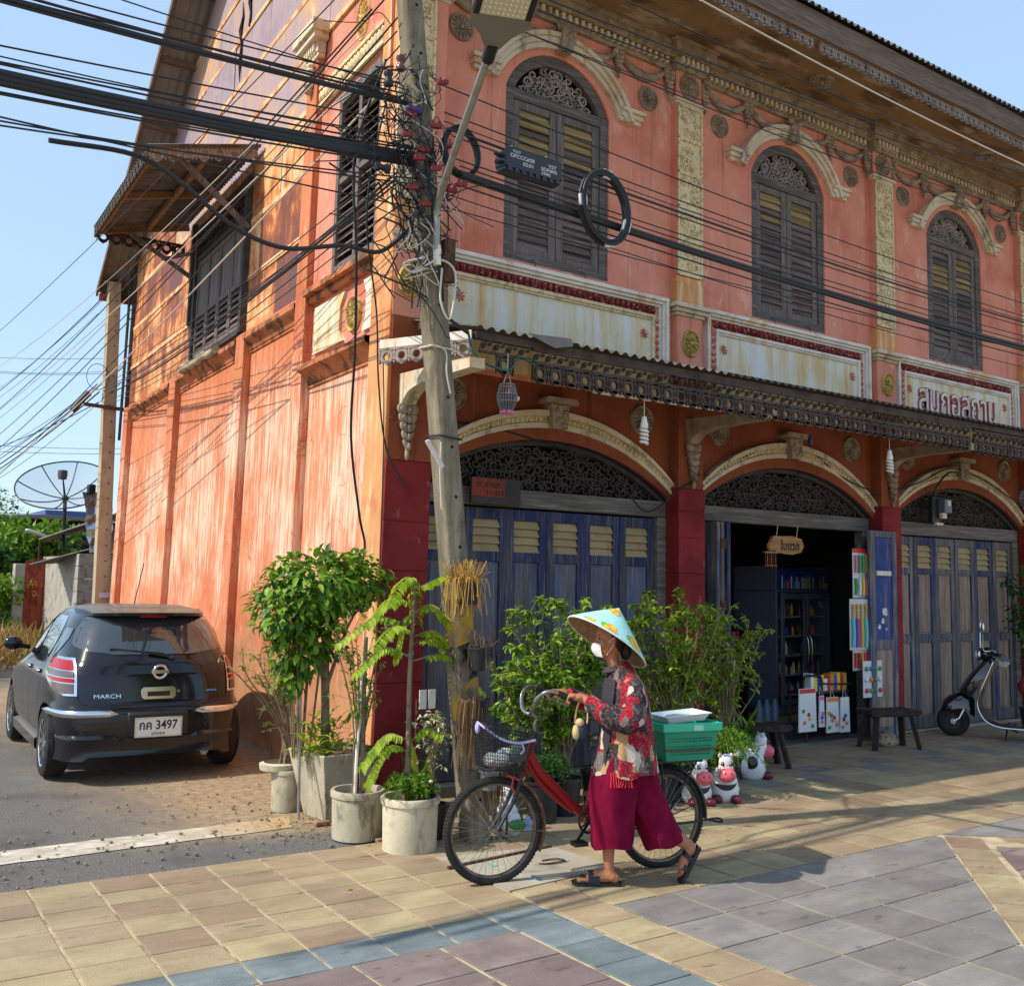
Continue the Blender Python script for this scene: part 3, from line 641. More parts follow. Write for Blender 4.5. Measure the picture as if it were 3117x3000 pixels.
    b = MB(ff); b.prism([(c - .075, 2.83), (c + .075, 2.83), (c + .095, 3.03), (c - .095, 3.03)], 0, .11); b.prism([(c - .16, 3.035), (c + .16, 3.035), (c + .17, 3.06), (c + .15, 3.085), (c - .15, 3.085), (c - .17, 3.06)], 0, .14)
    for i in range(8): b.ell((c + rb.uniform(-.06, .06), .11, 2.86 + .022 * i), (.03, .022, .022), 7, 4)
    b.build('keystone', m_grey_st, house, smooth=45)
    for s in (-1, 1): inst('medallion', fl_grey, (c + s * 1.0, 0, 3.02), house, scale=(.135, .16, .135))
    # timber lintel and carved fanlight
    b = MB(ff); b.box(c - 1.335, -.14, 2.165, c + 1.335, -.03, 2.31); b.build('lintel', m_lintel, house, bevel=.006)
    fretwork(c, 1.325, 2.315, .41, -.10, random.Random(31), .088).build('fanlight_carving', m_fret, house)
    b = MB(ff); hollow_arc(b, c, 1.27, 2.312, .385, 1.335, 2.312, .425, -.05, -.14, 36); b.build('fanlight_rim', m_fret, house)
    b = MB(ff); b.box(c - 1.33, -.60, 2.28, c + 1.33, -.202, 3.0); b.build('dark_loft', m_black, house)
    b = MB(ff)
    for s in (-1, 1): b = MB(ff); b.box(c + s * 1.333, -.14, 0, c + s * 1.225, -.025, 2.163); b.build('door_frame', m_lintel, house, bevel=.006)
# --- pillars and pilasters
for k, c in enumerate(PC):
    hw = .165; cn = k == 0
    xl, xr = (3.475, 3.86) if cn else (c - hw, c + hw)
    FC = (lambda x, o, z: ((max(x, 3.62) if o < .19 else x) + LEAN * z, -o, z)) if cn else ff
    b = MB(FC); zz = [0, .28, .62, .98, 1.33, 1.66, 1.98, 2.22, 2.43] if not cn else [0, .38, .82, 1.22, 1.62, 1.98, 2.43]
    for i in range(len(zz) - 1): b.box(xl, -.15, zz[i] + .004, xr, .14 if not cn else .228, zz[i + 1] - .004)
    b.box(xl + .004, -.15, 0, xr - .004,   .134 if not cn else .220, 2.43); b.build('red_pillar', m_red, house, bevel=.006)
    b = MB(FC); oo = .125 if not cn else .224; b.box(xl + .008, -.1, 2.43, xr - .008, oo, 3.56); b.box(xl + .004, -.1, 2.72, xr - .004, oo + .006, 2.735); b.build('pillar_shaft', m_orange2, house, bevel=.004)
    inst('leaf_drop', drop_m, ((xl + xr) / 2, -oo, 2.80), house, scale=(1.0, 1.2, .95))
    # curved awning bracket
    xm = (xl + xr) / 2; W = .06; prof = []
    lo = [(.0, 2.70), (.02, 2.80), (.08, 2.88), (.18, 2.93), (.40, 2.955), (.95, 2.96)]; hi = [(.95, 3.03), (.0, 3.06)]
    b = MB(lambda x, y, z, xm=xm, oo=oo: (xm + y, -(oo + x), z)); poly = [tuple(p)[:2] for p in [(v.x, v.y) for v in bez([(p[0], p[1], 0) for p in lo], 4)]] + hi
    if not cn or True: b.prism(poly, -W, W); b.build('awning_bracket', m_cream if cn else m_grey_st, house, bevel=.004)
    if k == 4: continue
    # upper storey pilaster
    xl2, xr2 = (3.50, 3.86) if cn else (c - hw - .002, c + hw + .002); ob = .11 if not cn else .225
    if cn: xl2 = 3.475
    b = MB(FC); b.box(xl2, -.1, 3.5, xr2, ob, 4.02); b.build('pilaster_pedestal', m_pink, house, bevel=.004)
    b = MB(FC)
    for (z0, z1, e) in ((4.02, 4.05, .015), (4.05, 4.085, .04), (4.085, 4.125, .07)): b.box(xl2 - e, -.05, z0, xr2 + e, ob + e, z1)
    b.build('pedestal_cap', m_cream, house, bevel=.005)
    b = MB(FC); b.box(xl2 - .012, -.05, 4.125, xr2 + .012, ob + .012, 4.33); b.prism([(xl2 - .012, 4.33), (xr2 + .012, 4.33), (xr2, 4.385), (xl2, 4.385)], -.05, ob + .004); b.build('pilaster_plinth', m_ochreedge, house, bevel=.004)
    b = MB(FC); b.box(xl2, -.05, 4.385, xr2, ob - .012, 6.40); b.build('pilaster_shaft', m_pink, house, bevel=.004)
    for i in range(5): inst('relief_block', rel[(i + k) % 3], (xm if not cn else 3.68, -(ob - .012), 4.565 + .328 * i), house, (0, PI * (i % 2), 0))
    b = MB(FC)
    for (z0, z1, e) in ((6.05, 6.075, .012), (6.075, 6.105, .035)): b.box(xl2 - e, -.05, z0, xr2 + e, ob - .01 + e, z1)
    b.build('pilaster_capital', m_cream, house, bevel=.004)
    inst('medallion', fl_grey, (xm, -(ob - .012), 6.24), house, scale=(.125, .16, .125)); inst('medallion', fl_gold, (xm, -ob, 3.77), house, scale=(.105, .2, .125))
    b = MB(FC)                                                       # cornice breaks forward over each pilaster
    for (z0, z1, e) in ((6.37, 6.40, .03), (6.40, 6.48, .035), (6.48, 6.52, .085), (6.52, 6.60, .10), (6.60, 6.625, .12)): b.box(xl2 - e, 0, z0, xr2 + e, ob + e, z1)
    b.build('cornice_break', m_grey_st, house, bevel=.004)
    for i in range(6): inst('dentil', den_m, (xl2 + .01 + (xr2 - xl2 - .02) * i / 5, -(ob + .05), 6.44), house)
# --- main cornice
b = MB(ff)
for (z0, z1, e) in ((6.36, 6.395, .075), (6.395, 6.475, .06), (6.475, 6.51, .115), (6.51, 6.58, .125), (6.58, 6.625, .15)): b.box(3.48, .0, z0, 16, e, z1)
corn = b.build('cornice', m_grey_st, house, bevel=.004)
for i in range(150):
    x = 3.95 + .0725 * i
    if x > 13.2 or any(abs(x - p) < .24 for p in PC): continue
    inst('dentil', den_m, (x, -.075, 6.435), corn)
# --- eaves: soffit, medallions, fringe, fascia, roof
b = MB(ff); b.box(3.0, .10, 6.625, 17, .95, 6.66); b.build('eave_soffit', m_soffit, house)
med = flower_mesh(16, m_grey_st)
for c in BC[:3]: inst('medallion', fl_grey, (c, .47 * -1, 6.627), house, (PI / 2, 0, 0), (.16, .18, .11))
def fringe_unit(name, mat, w_, h, o1=.012):
    """one repeat of pierced gingerbread edging: ring, drop point and scroll"""
    b = MB(); b.arcband((0, -h * .52), w_ * .24, w_ * .46, 0, 2 * PI, -o1, o1, 14)
    b.prism([(-w_ * .5, 0), (w_ * .5, 0), (w_ * .5, -h * .14), (w_ * .2, -h * .2), (-w_ * .2, -h * .2), (-w_ * .5, -h * .14)], -o1, o1)
    b.prism([(-w_ * .5, -h * .12), (-w_ * .36, -h * .3), (-w_ * .40, -h * .6), (-w_ * .5, -h * .78)], -o1, o1); b.prism([(w_ * .5, -h * .12), (w_ * .5, -h * .78), (w_ * .40, -h * .6), (w_ * .36, -h * .3)], -o1, o1)
    b.prism([(-w_ * .30, -h * .86), (0, -h * 1.04), (w_ * .30, -h * .86), (w_ * .12, -h * .78), (-w_ * .12, -h * .78)], -o1, o1)
    b.prism([(w_ * .5, -h * .74), (w_ * .42, -h * .82), (w_ * .5, -h * .93)], -o1, o1); b.prism([(-w_ * .5, -h * .74), (-w_ * .5, -h * .93), (-w_ * .42, -h * .82)], -o1, o1)
    return b
def fringe_board(p0, p1, unit, n0, mat, skip=()):
    """repeat a unit from p0 to p1 (survey units) and join it as one carved board"""
    p0, p1 = Vector(p0), Vector(p1); L = (p1 - p0).length; n = max(1, round(L / n0)); d = (p1 - p0) / n; u = d.normalized(); nn = Vector((u.y, -u.x, 0)).normalized(); out = MB()
    for i in range(n):
        if i in skip: continue
        c = p0 + d * (i + .5)
        out.add([c + u * v[0] * (d.length / n0) + nn * v[1] + Vector((0, 0, v[2])) for v in unit.v], unit.f)
    return out
eu = fringe_unit('e', m_fretl, .105, .125)
for i in range(5): fringe_board((3.1 + 2.6 * i, -.93, 6.64), (5.69 + 2.6 * i, -.93, 6.64), eu, .105, m_fretl, (17,) if i == 1 else ()).build('eave_fringe', m_fretl, house)
b = MB(ff); b.box(2.95, .945, 6.63, 17, .98, 6.87); b.build('fascia_board', m_fascia, house, bevel=.004)
def corrugated(b, p0, du, dv, L, W, pitch, amp, up, nseg=4):
    """sheet: runs L along du (ridge direction), corrugated across dv"""
    n = int(W / pitch) * nseg; rows = []
    for k in range(n + 1):
        o = Vector(p0) + Vector(dv) * (W * k / n) + Vector(up) * amp * math.sin(2 * PI * k / nseg)
        rows.append([tuple(o), tuple(o + Vector(du) * L)])
    b.strip(rows)
b = MB(); sl_ = Vector((0, 1, .711)).normalized(); corrugated(b, (2.55, -1.03, 6.885), sl_, (1, 0, 0), 6.2, 14.5, .095, .016, (0, -.58, .81), 6); b.build('front_roof_sheet', m_tinroof, house, smooth=80)
ridge = sf(3.93, 0, 10.27)
# --- side wall: pilasters, recessed panels, ledges
b = MB(sf)
Sp = [(.0, .36), (1.825, 2.08), (3.59, 3.87), (6.42, 6.74), (9.25, 9.55)]; D = .085
for i, (a, c) in enumerate(Sp):
    ztop = 6.65 if i < 2 else 4.09
    q = MB(sf); q.box(a, -.3 if i else -.12, 0, c, 0, ztop); q.build('side_pilaster', m_ochreedge if i == 0 else m_orange, house, bevel=.006)
PN = [(.36, 1.825, 3.42), (2.08, 3.59, 4.06), (3.87, 6.42, 4.06), (6.74, 9.25, 4.05)]
for i, (a, c, zt) in enumerate(PN):
    q = MB(sf); q.box(a, -.3, 0, c, -D, zt - .1); q.build('side_panel', m_orange, house)
    q = MB(sf); prof = [(-D, zt - .19), (-D + .014, zt - .19), (-D + .016, zt - .175), (-D + .004, zt - .165), (-D + .018, zt - .155), (-D * .62, zt - .115), (-D * .25, zt - .085), (-.006, zt - .075), (.012, zt - .05), (.012, zt - .006), (-.12, zt + .004)]
    if i == 0: prof = prof[:-3] + [(.04, zt - .05), (.045, zt - .006), (-.12, zt + .004)]
    q.strip([[(s, n, z) for n, z in prof] for s in (a, c)]); q.build('ledge_moulding', weather('stained_ledge', srgb(196, 120, 78), [(srgb(84, 66, 50), 5, .45, .62, .85)], .9, .3, 50) if i == 0 else bpy.data.materials['stained_ledge'], house, smooth=35)
q = MB(sf); q.box(2.08, -.3, 4.06, 9.55, -.02, 4.10); q.build('wall_plate', m_orange, house)
# front masonry part of the side wall, first floor
q = MB(sf); q.box(.36, -.3, 3.42, 1.825, -D, 4.16); q.box(.36, -.3, 5.74, 1.825, -D + .02, 6.65); q.box(.36, -.3, 4.1, .44, -D + .04, 5.75); q.box(1.36, -.3, 4.1, 1.825, -D + .02, 5.75); q.build('upper_side_wall', m_pink, house)
q = MB(sf); q.box(.36, -D, 4.045, 1.825, .03, 4.10); q.box(.36, -D, 3.985, 1.825, -.03, 4.045); q.build('ledge_moulding', bpy.data.materials['stained_ledge'], house, bevel=.006)
q = MB(sf); q.prism([(.42, 3.52), (.66, 3.52), (.60, 3.62), (.60, 3.83), (.66, 3.93), (.42, 3.93)], -D, -D + .025); q.prism([(1.72, 3.52), (1.06, 3.52), (1.14, 3.62), (1.14, 3.83), (1.06, 3.93), (1.72, 3.93)], -D, -D + .025); q.build('cream_field', m_panel, house, bevel=.004)
ro = math.atan2(WN.y, WN.x) + PI / 2
inst('medallion', fl_gold, sf(.86, -D, 3.70), house, (0, 0, ro), (.14, .2, .15)); inst('medallion', fl_gold, sf(.95, -D, 6.28), house, (0, 0, ro), (.14, .2, .2))
q = MB(sf); q.box(.40, -D, 5.80, 1.80, -D + .07, 5.84); q.box(.40, -D, 5.98, 1.80, -D + .07, 6.01)
for i in range(20): q.ell((.44 + .07 * i, -D + .05, 5.91), (.030, .03, .062), 7, 5)
q.build('egg_and_dart_band', m_creamy, house, smooth=50)
q = MB(sf)
for z0, z1, e in ((6.30, 6.34, .02), (6.34, 6.44, .03), (6.44, 6.50, .09), (6.50, 6.60, .12)): q.box(1.80 - e, -.05, z0, 2.10 + e, .0 + e, z1)
for i in range(5): q.box(1.82 + .055 * i, .03, 6.35, 1.85 + .055 * i, .055, 6.43)
for i in range(6): q.ell((1.95, .03, 6.02 + .045 * i), (.09 - .008 * (5 - i), .05, .035), 8, 4)
q.build('pilaster_capital', m_cream, house, bevel=.003)
q = MB(sf); q.box(-.06, -.05, 6.30, .40, .06, 6.36); q.box(-.1, -.05, 6.46, .42, .10, 6.6); q.build('pilaster_capital', m_cream, house, bevel=.004)
# louvred side window
q = MB(sf); q.box(.44, -.16, 4.12, .50, -.05, 5.74); q.box(1.30, -.16, 4.12, 1.36, -.05, 5.74); q.box(.87, -.16, 4.12, .93, -.055, 5.74); q.box(.5, -.16, 4.12, 1.30, -.05, 4.20); q.box(.5, -.16, 5.66, 1.30, -.05, 5.74); q.box(.5, -.16, 4.93, 1.3, -.058, 4.98)
sw = q.build('louvred_window', m_wood, house, bevel=.003)
q = MB(sf); q.box(.44, -.32, 4.1, 1.36, -.25, 5.75); q.build('dark_room', m_black, sw)
for half in (0, 1):
    for i in range(20):
        z = 4.24 + .071 * i
        if abs(z - 4.955) < .04: continue
        s0, s1 = (.50, .87) if half == 0 else (.93, 1.30)
        q = MB(sf); q.add([(s0, -.12, z + .042), (s1, -.12, z + .042), (s1, -.06, z - .038), (s0, -.06, z - .038), (s0, -.13, z + .022), (s1, -.13, z + .022), (s1, -.07, z - .038), (s0, -.07, z - .038)], [(0, 1, 2, 3), (4, 5, 6, 7), (2, 3, 7, 6)]); q.build('slat', m_slat, sw)
# --- rusty sheet-iron cladding of the rear part and the gable
def rake(s): return min(8.878 - .711 * (s - 5.885), 6.95 + .711 * (s + .5))
def sheetpoly(s0, s1, z0, z1):
    p = [(s0, z0), (s1, z0), (s1, z1), (s0, z1)]; p = clip(p, -.711, -1, 8.878 + .711 * 5.885); return clip(p, .711, -1, 6.95 + .711 * .5)
q = MB(sf); q.prism([(2.08, 4.1), (9.5, 4.1), (9.5, 6.25), (3.93, 10.2), (-.3, 7.0), (-.3, 6.66), (2.08, 6.66)], -.3, -.06); q.build('gable_wall', m_black, house)
def subsheet(s0, s1, z0, z1, mat, holes=()):
    p = sheetpoly(s0, s1, z0, z1)
    if len(p) < 3: return
    n = -.055 + rb.uniform(0, .012); tl = rb.uniform(-.004, .006)
    q = MB(sf); m = len(p)
    zf = lambda z: n + tl * (z - z0)
    q.add([(s, zf(z), z) for s, z in p] + [(s, zf(z) - .006, z) for s, z in p], [tuple(range(m)), tuple(range(2 * m - 1, m - 1, -1))] + [(i, (i + 1) % m, m + (i + 1) % m, m + i) for i in range(m)])
    q.build('metal_sheet', mat, house)
WINS = (3.72, 5.78, 4.12, 5.80)
zrows = [4.09, 4.70, 5.32, 5.94, 6.55, 7.15, 7.75, 8.35, 8.95, 9.55]
for j in range(len(zrows) - 1):
    z0, z1 = zrows[j], zrows[j + 1]; off = .55 * (j % 2); s = 2.085 if j < 4 else -.3
    cuts = [s] + [v for v in np.arange(s + .75 + off, 9.5, 1.25)] + [9.52]
    for a, c in zip(cuts[:-1], cuts[1:]):
        mt = m_rusthigh if j >= 4 or (j == 3 and a < 6) else m_rustlow
        if z0 < WINS[3] and a < WINS[1] and c > WINS[0]:
            if a < WINS[0]: subsheet(a, WINS[0], z0, z1 - .004, mt)
            if c > WINS[1]: subsheet(WINS[1], c, z0, z1 - .004, mt)
            if z1 > WINS[3]: subsheet(max(a, WINS[0]), min(c, WINS[1]), WINS[3], z1 - .004, mt)
        else: subsheet(a, c - .004, z0, z1 - .004, mt)
    if j and j < 9:                                                  # lapped seam, streaked with rust
        p = sheetpoly(s, 9.5, z0 - .035, z0 + .025)
        if len(p) > 2:
            for seg in ([(s, WINS[0]), (WINS[1], 9.5)] if z0 < WINS[3] else [(s, 9.5)]):
                pp = sheetpoly(seg[0], seg[1], z0 - .035, z0 + .02)
                if len(pp) > 2: q = MB(sf); q.prism(pp, -.062, -.038); q.build('sheet_seam', m_rustseam, house)
q = MB(sf)
for pts in ([(4.55, 8.3), (4.50, 8.1), (4.56, 7.95), (4.50, 7.75), (4.53, 7.55), (4.5, 7.3)], [(4.28, 8.45), (4.20, 8.3), (4.25, 8.15), (4.2, 8.0), (4.22, 7.85)], [(3.85, 8.7), (3.9, 8.5), (3.85, 8.3)]):
    q.tube([(s, -.036, z - .1) for s, z in pts], [.004, .014, .03, .014, .02, .004][:len(pts)], 6)
q.build('rust_hole', m_black, house)
q = MB(sf); q.box(9.47, -.1, 4.1, 9.53, .0, 6.3); q.tube([(9.58, .03, 3.6), (9.58, .03, 6.2)], .022, 8); q.build('corner_flashing', m_fret, house)
# roof verge (underside seen from the street) and rear slope
vs, vz = Vector(sf(3.93, .46, 10.27)), Vector(sf(9.95, .46, 5.985)); d = (vz - vs)
q = MB(); up = Vector((0, .58, .81)); corrugated(q, vs, d.normalized(), (1, 0, 0), d.length, 13.2, .115, .014, up, 4); q.build('rear_roof_sheet', m_tinshade, house, smooth=70)
q = MB(sf); 
for i in range(8):
    s = 4.2 + .82 * i; z = 8.878 - .711 * (s - 5.885); q.box(s - .04, -.2, z - .05, s + .04, .44, z + .04)
q.build('roof_purlin', m_fascia, house)
q = MB(sf); q.add([(3.9, .43, 10.3), (9.96, .43, 5.99), (9.96, .46, 5.99), (3.9, .46, 10.3), (3.9, .43, 10.18), (9.96, .43, 5.87), (9.96, .46, 5.87), (3.9, .46, 10.18)], [(0, 1, 2, 3), (4, 5, 6, 7), (0, 1, 5, 4), (3, 2, 6, 7), (1, 2, 6, 5)]); q.build('barge_board', m_fascia, house)
fringe_board(sf(9.9, .40, 5.93), sf(9.9, -.6, 5.93), eu, .105, m_fret).build('eave_fringe', m_awnfret, house)
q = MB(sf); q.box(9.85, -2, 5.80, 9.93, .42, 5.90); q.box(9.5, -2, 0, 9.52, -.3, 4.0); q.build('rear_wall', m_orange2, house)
# --- rear shutter window under its little tin awning
q = MB(sf); q.box(3.72, -.12, 4.12, 3.80, .02, 5.80); q.box(5.70, -.12, 4.12, 5.78, .02, 5.80); q.box(3.8, -.12, 5.72, 5.7, .02, 5.80); q.box(3.8, -.12, 5.38, 5.7, .0, 5.44); q.box(3.8, -.12, 4.10, 5.7, .02, 4.16)
rw = q.build('rear_window', m_fret, house, bevel=.004)
q = MB(sf); q.box(3.75, -.25, 4.1, 5.75, -.14, 5.8); q.build('dark_room', m_black, rw)
fb = MB(sf)
for i in range(22):
    for j in range(2): scroll(fb, 3.86 + .084 * i, 5.52 + .13 * j, .05, rb.uniform(0, 6), 1.2, .018, -.03, -.05, rb.choice((-1, 1)), 10)
fb.build('transom_carving', m_fret, rw)
for i in range(4):
    s0 = 3.81 + .4725 * i; s1 = s0 + .465
    q = MB(sf)
    for a, c in ((s0, s0 + .05), (s1 - .05, s1)): q.box(a, -.06, 4.17, c, -.015, 5.375)
    for z0, z1 in ((4.17, 4.23), (4.66, 4.72), (5.32, 5.375)): q.box(s0 + .05, -.06, z0, s1 - .05, -.017, z1)
    lf = q.build('shutter', m_wood, house, bevel=.003)
    q = MB(sf); q.box(s0 + .05, -.055, 4.72, s1 - .05, -.03, 5.32); q.build('shutter_panel', m_wood, lf)
    for j in range(6):
        z = 4.27 + .072 * j; q = MB(sf); q.add([(s0 + .05, -.05, z + .035), (s1 - .05, -.05, z + .035), (s1 - .05, -.015, z - .03), (s0 + .05, -.015, z - .03), (s0 + .05, -.06, z + .03), (s1 - .05, -.06, z + .03), (s1 - .05, -.025, z - .038), (s0 + .05, -.025, z - .038)], [(0, 1, 2, 3), (4, 5, 6, 7), (2, 3, 7, 6)]); q.build('slat', m_slat, lf)
q = MB(sf); pts = [(5.98 - .15 * i, .03 + .012 * math.sin(i * 2.1), 4.075 + .012 * math.sin(i * 1.3)) for i in range(11)]; q.tube(pts, [.05 + .012 * math.sin(i * 2.7) for i in range(11)], 8); q.build('cement_sill', weather('rough_cement', srgb(176, 164, 138), [(srgb(120, 110, 92), 10, .5, .65, .6)], .95, .8, 30), house, smooth=60)
# tin awning over it
q = MB(); a0 = Vector(sf(3.42, 1.12, 5.78)); a1 = Vector(sf(3.42, -.02, 6.06)); corrugated(q, a0, (a1 - a0).normalized(), WD, (a1 - a0).length, 2.9, .09, .013, (-.25, 0, .97), 6); q.build('window_awning', m_tinroof, house, smooth=80)
q = MB(); q.bar(sf(3.5, 1.06, 5.74), sf(6.28, 1.06, 5.74), .06, .07); q.bar(sf(3.52, .0, 5.98), sf(3.52, 1.1, 5.72), .05, .07); q.bar(sf(6.25, .0, 5.98), sf(6.25, 1.1, 5.72), .05, .08); q.bar(sf(4.9, .0, 5.98), sf(4.9, 1.1, 5.72), .05, .06); q.bar(sf(3.5, .5, 5.86), sf(6.28, .5, 5.86), .05, .06); q.build('awning_rafter', wood('rusty_rafter', srgb(150, 116, 80), srgb(176, 140, 98), 'x'), house)
for p_, r_, w_ in ((sf(3.74, -.02, 5.25), sf(3.60, .75, 5.78), .05), (sf(5.98, -.02, 5.25), sf(6.22, .75, 5.78), .05), (sf(5.85, -.02, 5.55), sf(6.15, .32, 5.48), .035)): q = MB(); q.bar(p_, r_, w_, w_); q.build('awning_strut', m_wood, house)
q = MB(sf); q.box(5.83, -.02, 4.62, 5.90, .04, 5.9); q.build('downpipe', m_fret, house, bevel=.01)
wu = fringe_unit('w', m_fretl, .15, .16)
fringe_board(sf(3.50, 1.08, 5.80), sf(3.50, .02, 6.06), wu, .15, m_fretl).build('awning_fringe', m_fretl, house); fringe_board(sf(6.30, .02, 5.76), sf(6.30, 1.08, 5.76), wu, .15, m_fretl).build('awning_fringe', m_awnfret, house); fringe_board(sf(3.5, 1.10, 5.80), sf(6.3, 1.10, 5.80), wu, .15, m_fretl).build('awning_fringe', m_awnfret, house)
# --- street awning: tin sheet, carved valance boards
q = MB(); aw0 = Vector((3.70, -1.10, 3.255)); aw1 = Vector((3.55, -.05, 3.52)); dd = (Vector((0, 1.05, .26))).normalized(); corrugated(q, (3.70, -1.12, 3.258), dd, (1, 0, 0), 1.12, 12.5, .092, .014, (0, -.24, .97), 6); q.build('street_awning', m_tinroof, house, smooth=80)
q = MB(); q.add([(4.30, -1.13, 3.262), (4.52, -1.135, 3.29), (4.54, -1.05, 3.33), (4.3, -1.05, 3.30)], [(0, 1, 2, 3)]); q.add([(4.10, -1.132, 3.272), (4.34, -1.14, 3.20), (4.5, -1.142, 3.235), (4.5, -1.132, 3.292)], [(0, 1, 2, 3)]); q.build('bent_flashing', m_tinshade, house)
q = MB(ff); q.box(3.72, 1.03, 3.19, 16, 1.075, 3.24); q.box(3.6, .5, 3.34, 16, .56, 3.39); q.build('awning_beam', m_awnfret, house)
vu = fringe_unit('v', m_awnfret, .135, .155)
def valance(x0, x1, z, skip=()):
    b_ = fringe_board((x0, -1.065, z - .085), (x1, -1.065, z - .085), vu, .135, m_awnfret, skip)
    n = int((x1 - x0) / .105); q = MB(ff); q.box(x0, 1.055, z - .012, x1, 1.078, z + .012); q.box(x0, 1.055, z - .10, x1, 1.078, z - .083)
    for i in range(n):
        xx = x0 + (i + .5) * (x1 - x0) / n
        scroll(q, xx - .018, z - .055, .026, .4, 1.1, .013, 1.078, 1.056, 1, 10); scroll(q, xx + .03, z - .035, .018, 2.4, 1.0, .011, 1.078, 1.056, -1, 8); leafblade(q, xx - .05, z - .08, .06, .012, .9, 1.078, 1.056)
    b_.add([Vector(v) for v in q.v], q.f); return b_
valance(4.20, 6.80, 3.185).build('awning_valance', m_awnfret, house); valance(6.81, 9.66, 3.185).build('awning_valance', m_awnfret, house); valance(9.72, 12.7, 3.165).build('awning_valance', m_awnfret, house); valance(12.75, 15.6, 3.165).build('awning_valance', m_awnfret, house)
q = valance(3.75, 4.18, 3.20, (0, 2)); q.build('broken_valance_end', m_awnfret, house)
q = MB(); q.add([(3.33, -.43, 3.16), (3.69, -1.06, 3.18), (3.69, -1.06, 3.245), (3.33, -.43, 3.235), (3.37, -.43, 3.16), (3.71, -1.04, 3.18), (3.71, -1.04, 3.245), (3.37, -.43, 3.235)], [(0, 1, 2, 3), (4, 5, 6, 7), (3, 2, 6, 7), (0, 1, 5, 4), (0, 3, 7, 4)]); q.build('awning_end_flashing', m_white, house)
fringe_board((3.33, -.44, 3.17), (3.69, -1.07, 3.18), fringe_unit('x', m_fretl, .12, .12), .12, m_fretl, ()).build('awning_end_fringe', m_fretl, house)
q = MB(ff); q.tube([(4.9, .9, 3.0), (6.2, .95, 3.0)], .022, 8); q.build('fluorescent_tube', m_white, house)
# --- raised lettering on the third panel
def lettering(txt, h, w_, place, depth, name, mat, parent, bold=.0, mat2=None, sp=1.0, grow=0):
    vs, fs = text_mb(txt, h, bold=bold, sp=sp)
    if not vs: return None
    a = np.array(vs); sx = w_ / (a[:, 0].max() - a[:, 0].min()) if w_ else 1
    b = MB(); n = len(vs)
    b.add([place(x * sx, y, 0) for x, y in vs], fs, False)
    if depth:
        b.add([place(x * sx, y, depth) for x, y in vs], fs, False); cnt = {}
        for f in fs:
            for i in range(len(f)): e = (f[i], f[(i + 1) % len(f)]); cnt[tuple(sorted(e))] = cnt.get(tuple(sorted(e)), 0) + 1
        b.f += [(i, j, j + n, i + n) for (i, j), k in cnt.items() if k == 1]; b.mi += [0] * (len(b.f) - len(b.mi))
    return b.build(name, mat, parent)
m_letter = weather('worn_red_lettering', srgb(150, 52, 52), [(srgb(222, 190, 180), 40, .55, .66, .8)], .85, .3, 60)
c = BC[2]; pan3 = [o for o in bpy.data.objects if o.name.startswith('inscription_panel')][2]
lettering('สมกอสถาน', .30, 1.62, lambda x, y, z: (c - .02 + x, -.052 - z, 3.70 + y), .006, 'lettering', m_letter, pan3, .06)
lettering('สมกอสถาน', .285, 1.59, lambda x, y, z: (c - .02 + x, -.0525 - z, 3.70 + y), .012, 'lettering', m_white, pan3, .0)
# --- folding shop doors
def leaf(xa, xb, o, mats, z1=2.15, louv=True, frame=None, th=.035, zs=(1.03, 1.12, 1.72, 1.80)):
    fr_ = frame or ff; b = MB(fr_); w_ = .07 * (xb - xa) / .4
    for p, q in ((xa, xa + w_), (xb - w_, xb)): b.box(p, o - th, .03, q, o, z1)
    for p, q in ((.03, .16), (zs[0] - .06, zs[0] + .03), (zs[2], zs[3]), (2.06, z1)): b.box(xa + w_, o - th, p, xb - w_, o - .002, q)
    L = b.build('door_leaf', mats[0], house, bevel=.003)
    for p, q in ((.16, zs[0] - .06), (zs[0] + .03, zs[2])):
        b = MB(fr_); b.box(xa + w_, o - th, p, xb - w_, o - .02, q); i_ = .022; b.box(xa + w_ + i_, o - th, p + i_, xb - w_ - i_, o - .010, q - i_); b.build('door_panel', mats[1] if p > .5 else mats[2], L, bevel=.003)
    for i in range(4):
        h = (2.06 - zs[3]) / 4; z = zs[3] + h * (i + .5); b = MB(fr_)
        b.add([(xa + w_, o - .03, z + h * .5), (xb - w_, o - .03, z + h * .5), (xb - w_, o - .003, z - h * .5), (xa + w_, o - .003, z - h * .5), (xa + w_, o - .036, z + h * .42), (xb - w_, o - .036, z + h * .42), (xb - w_, o - .012, z - h * .56), (xa + w_, o - .012, z - h * .56)], [(0, 1, 2, 3), (4, 5, 6, 7), (2, 3, 7, 6)]); b.build('louvre', m_louv, L)
    return L
for i in range(6): leaf(4.00 + .4033 * i, 4.00 + .4033 * i + .401, -.075 + (.006 if i % 2 else 0), (m_blue, m_bluepan, m_bluepan))
for i in range(6): leaf(9.985 + .4033 * i, 9.985 + .4033 * i + .401, -.075 + (.006 if i % 2 else 0), (m_blue if i in (1, 4) else m_barewood, m_dryblue, m_dryblue), zs=(1.03, 1.10, 1.73, 1.80))
for i in range(6): leaf(12.97 + .4033 * i, 12.97 + .4033 * i + .401, -.075, (m_barewood, m_dryblue, m_dryblue))
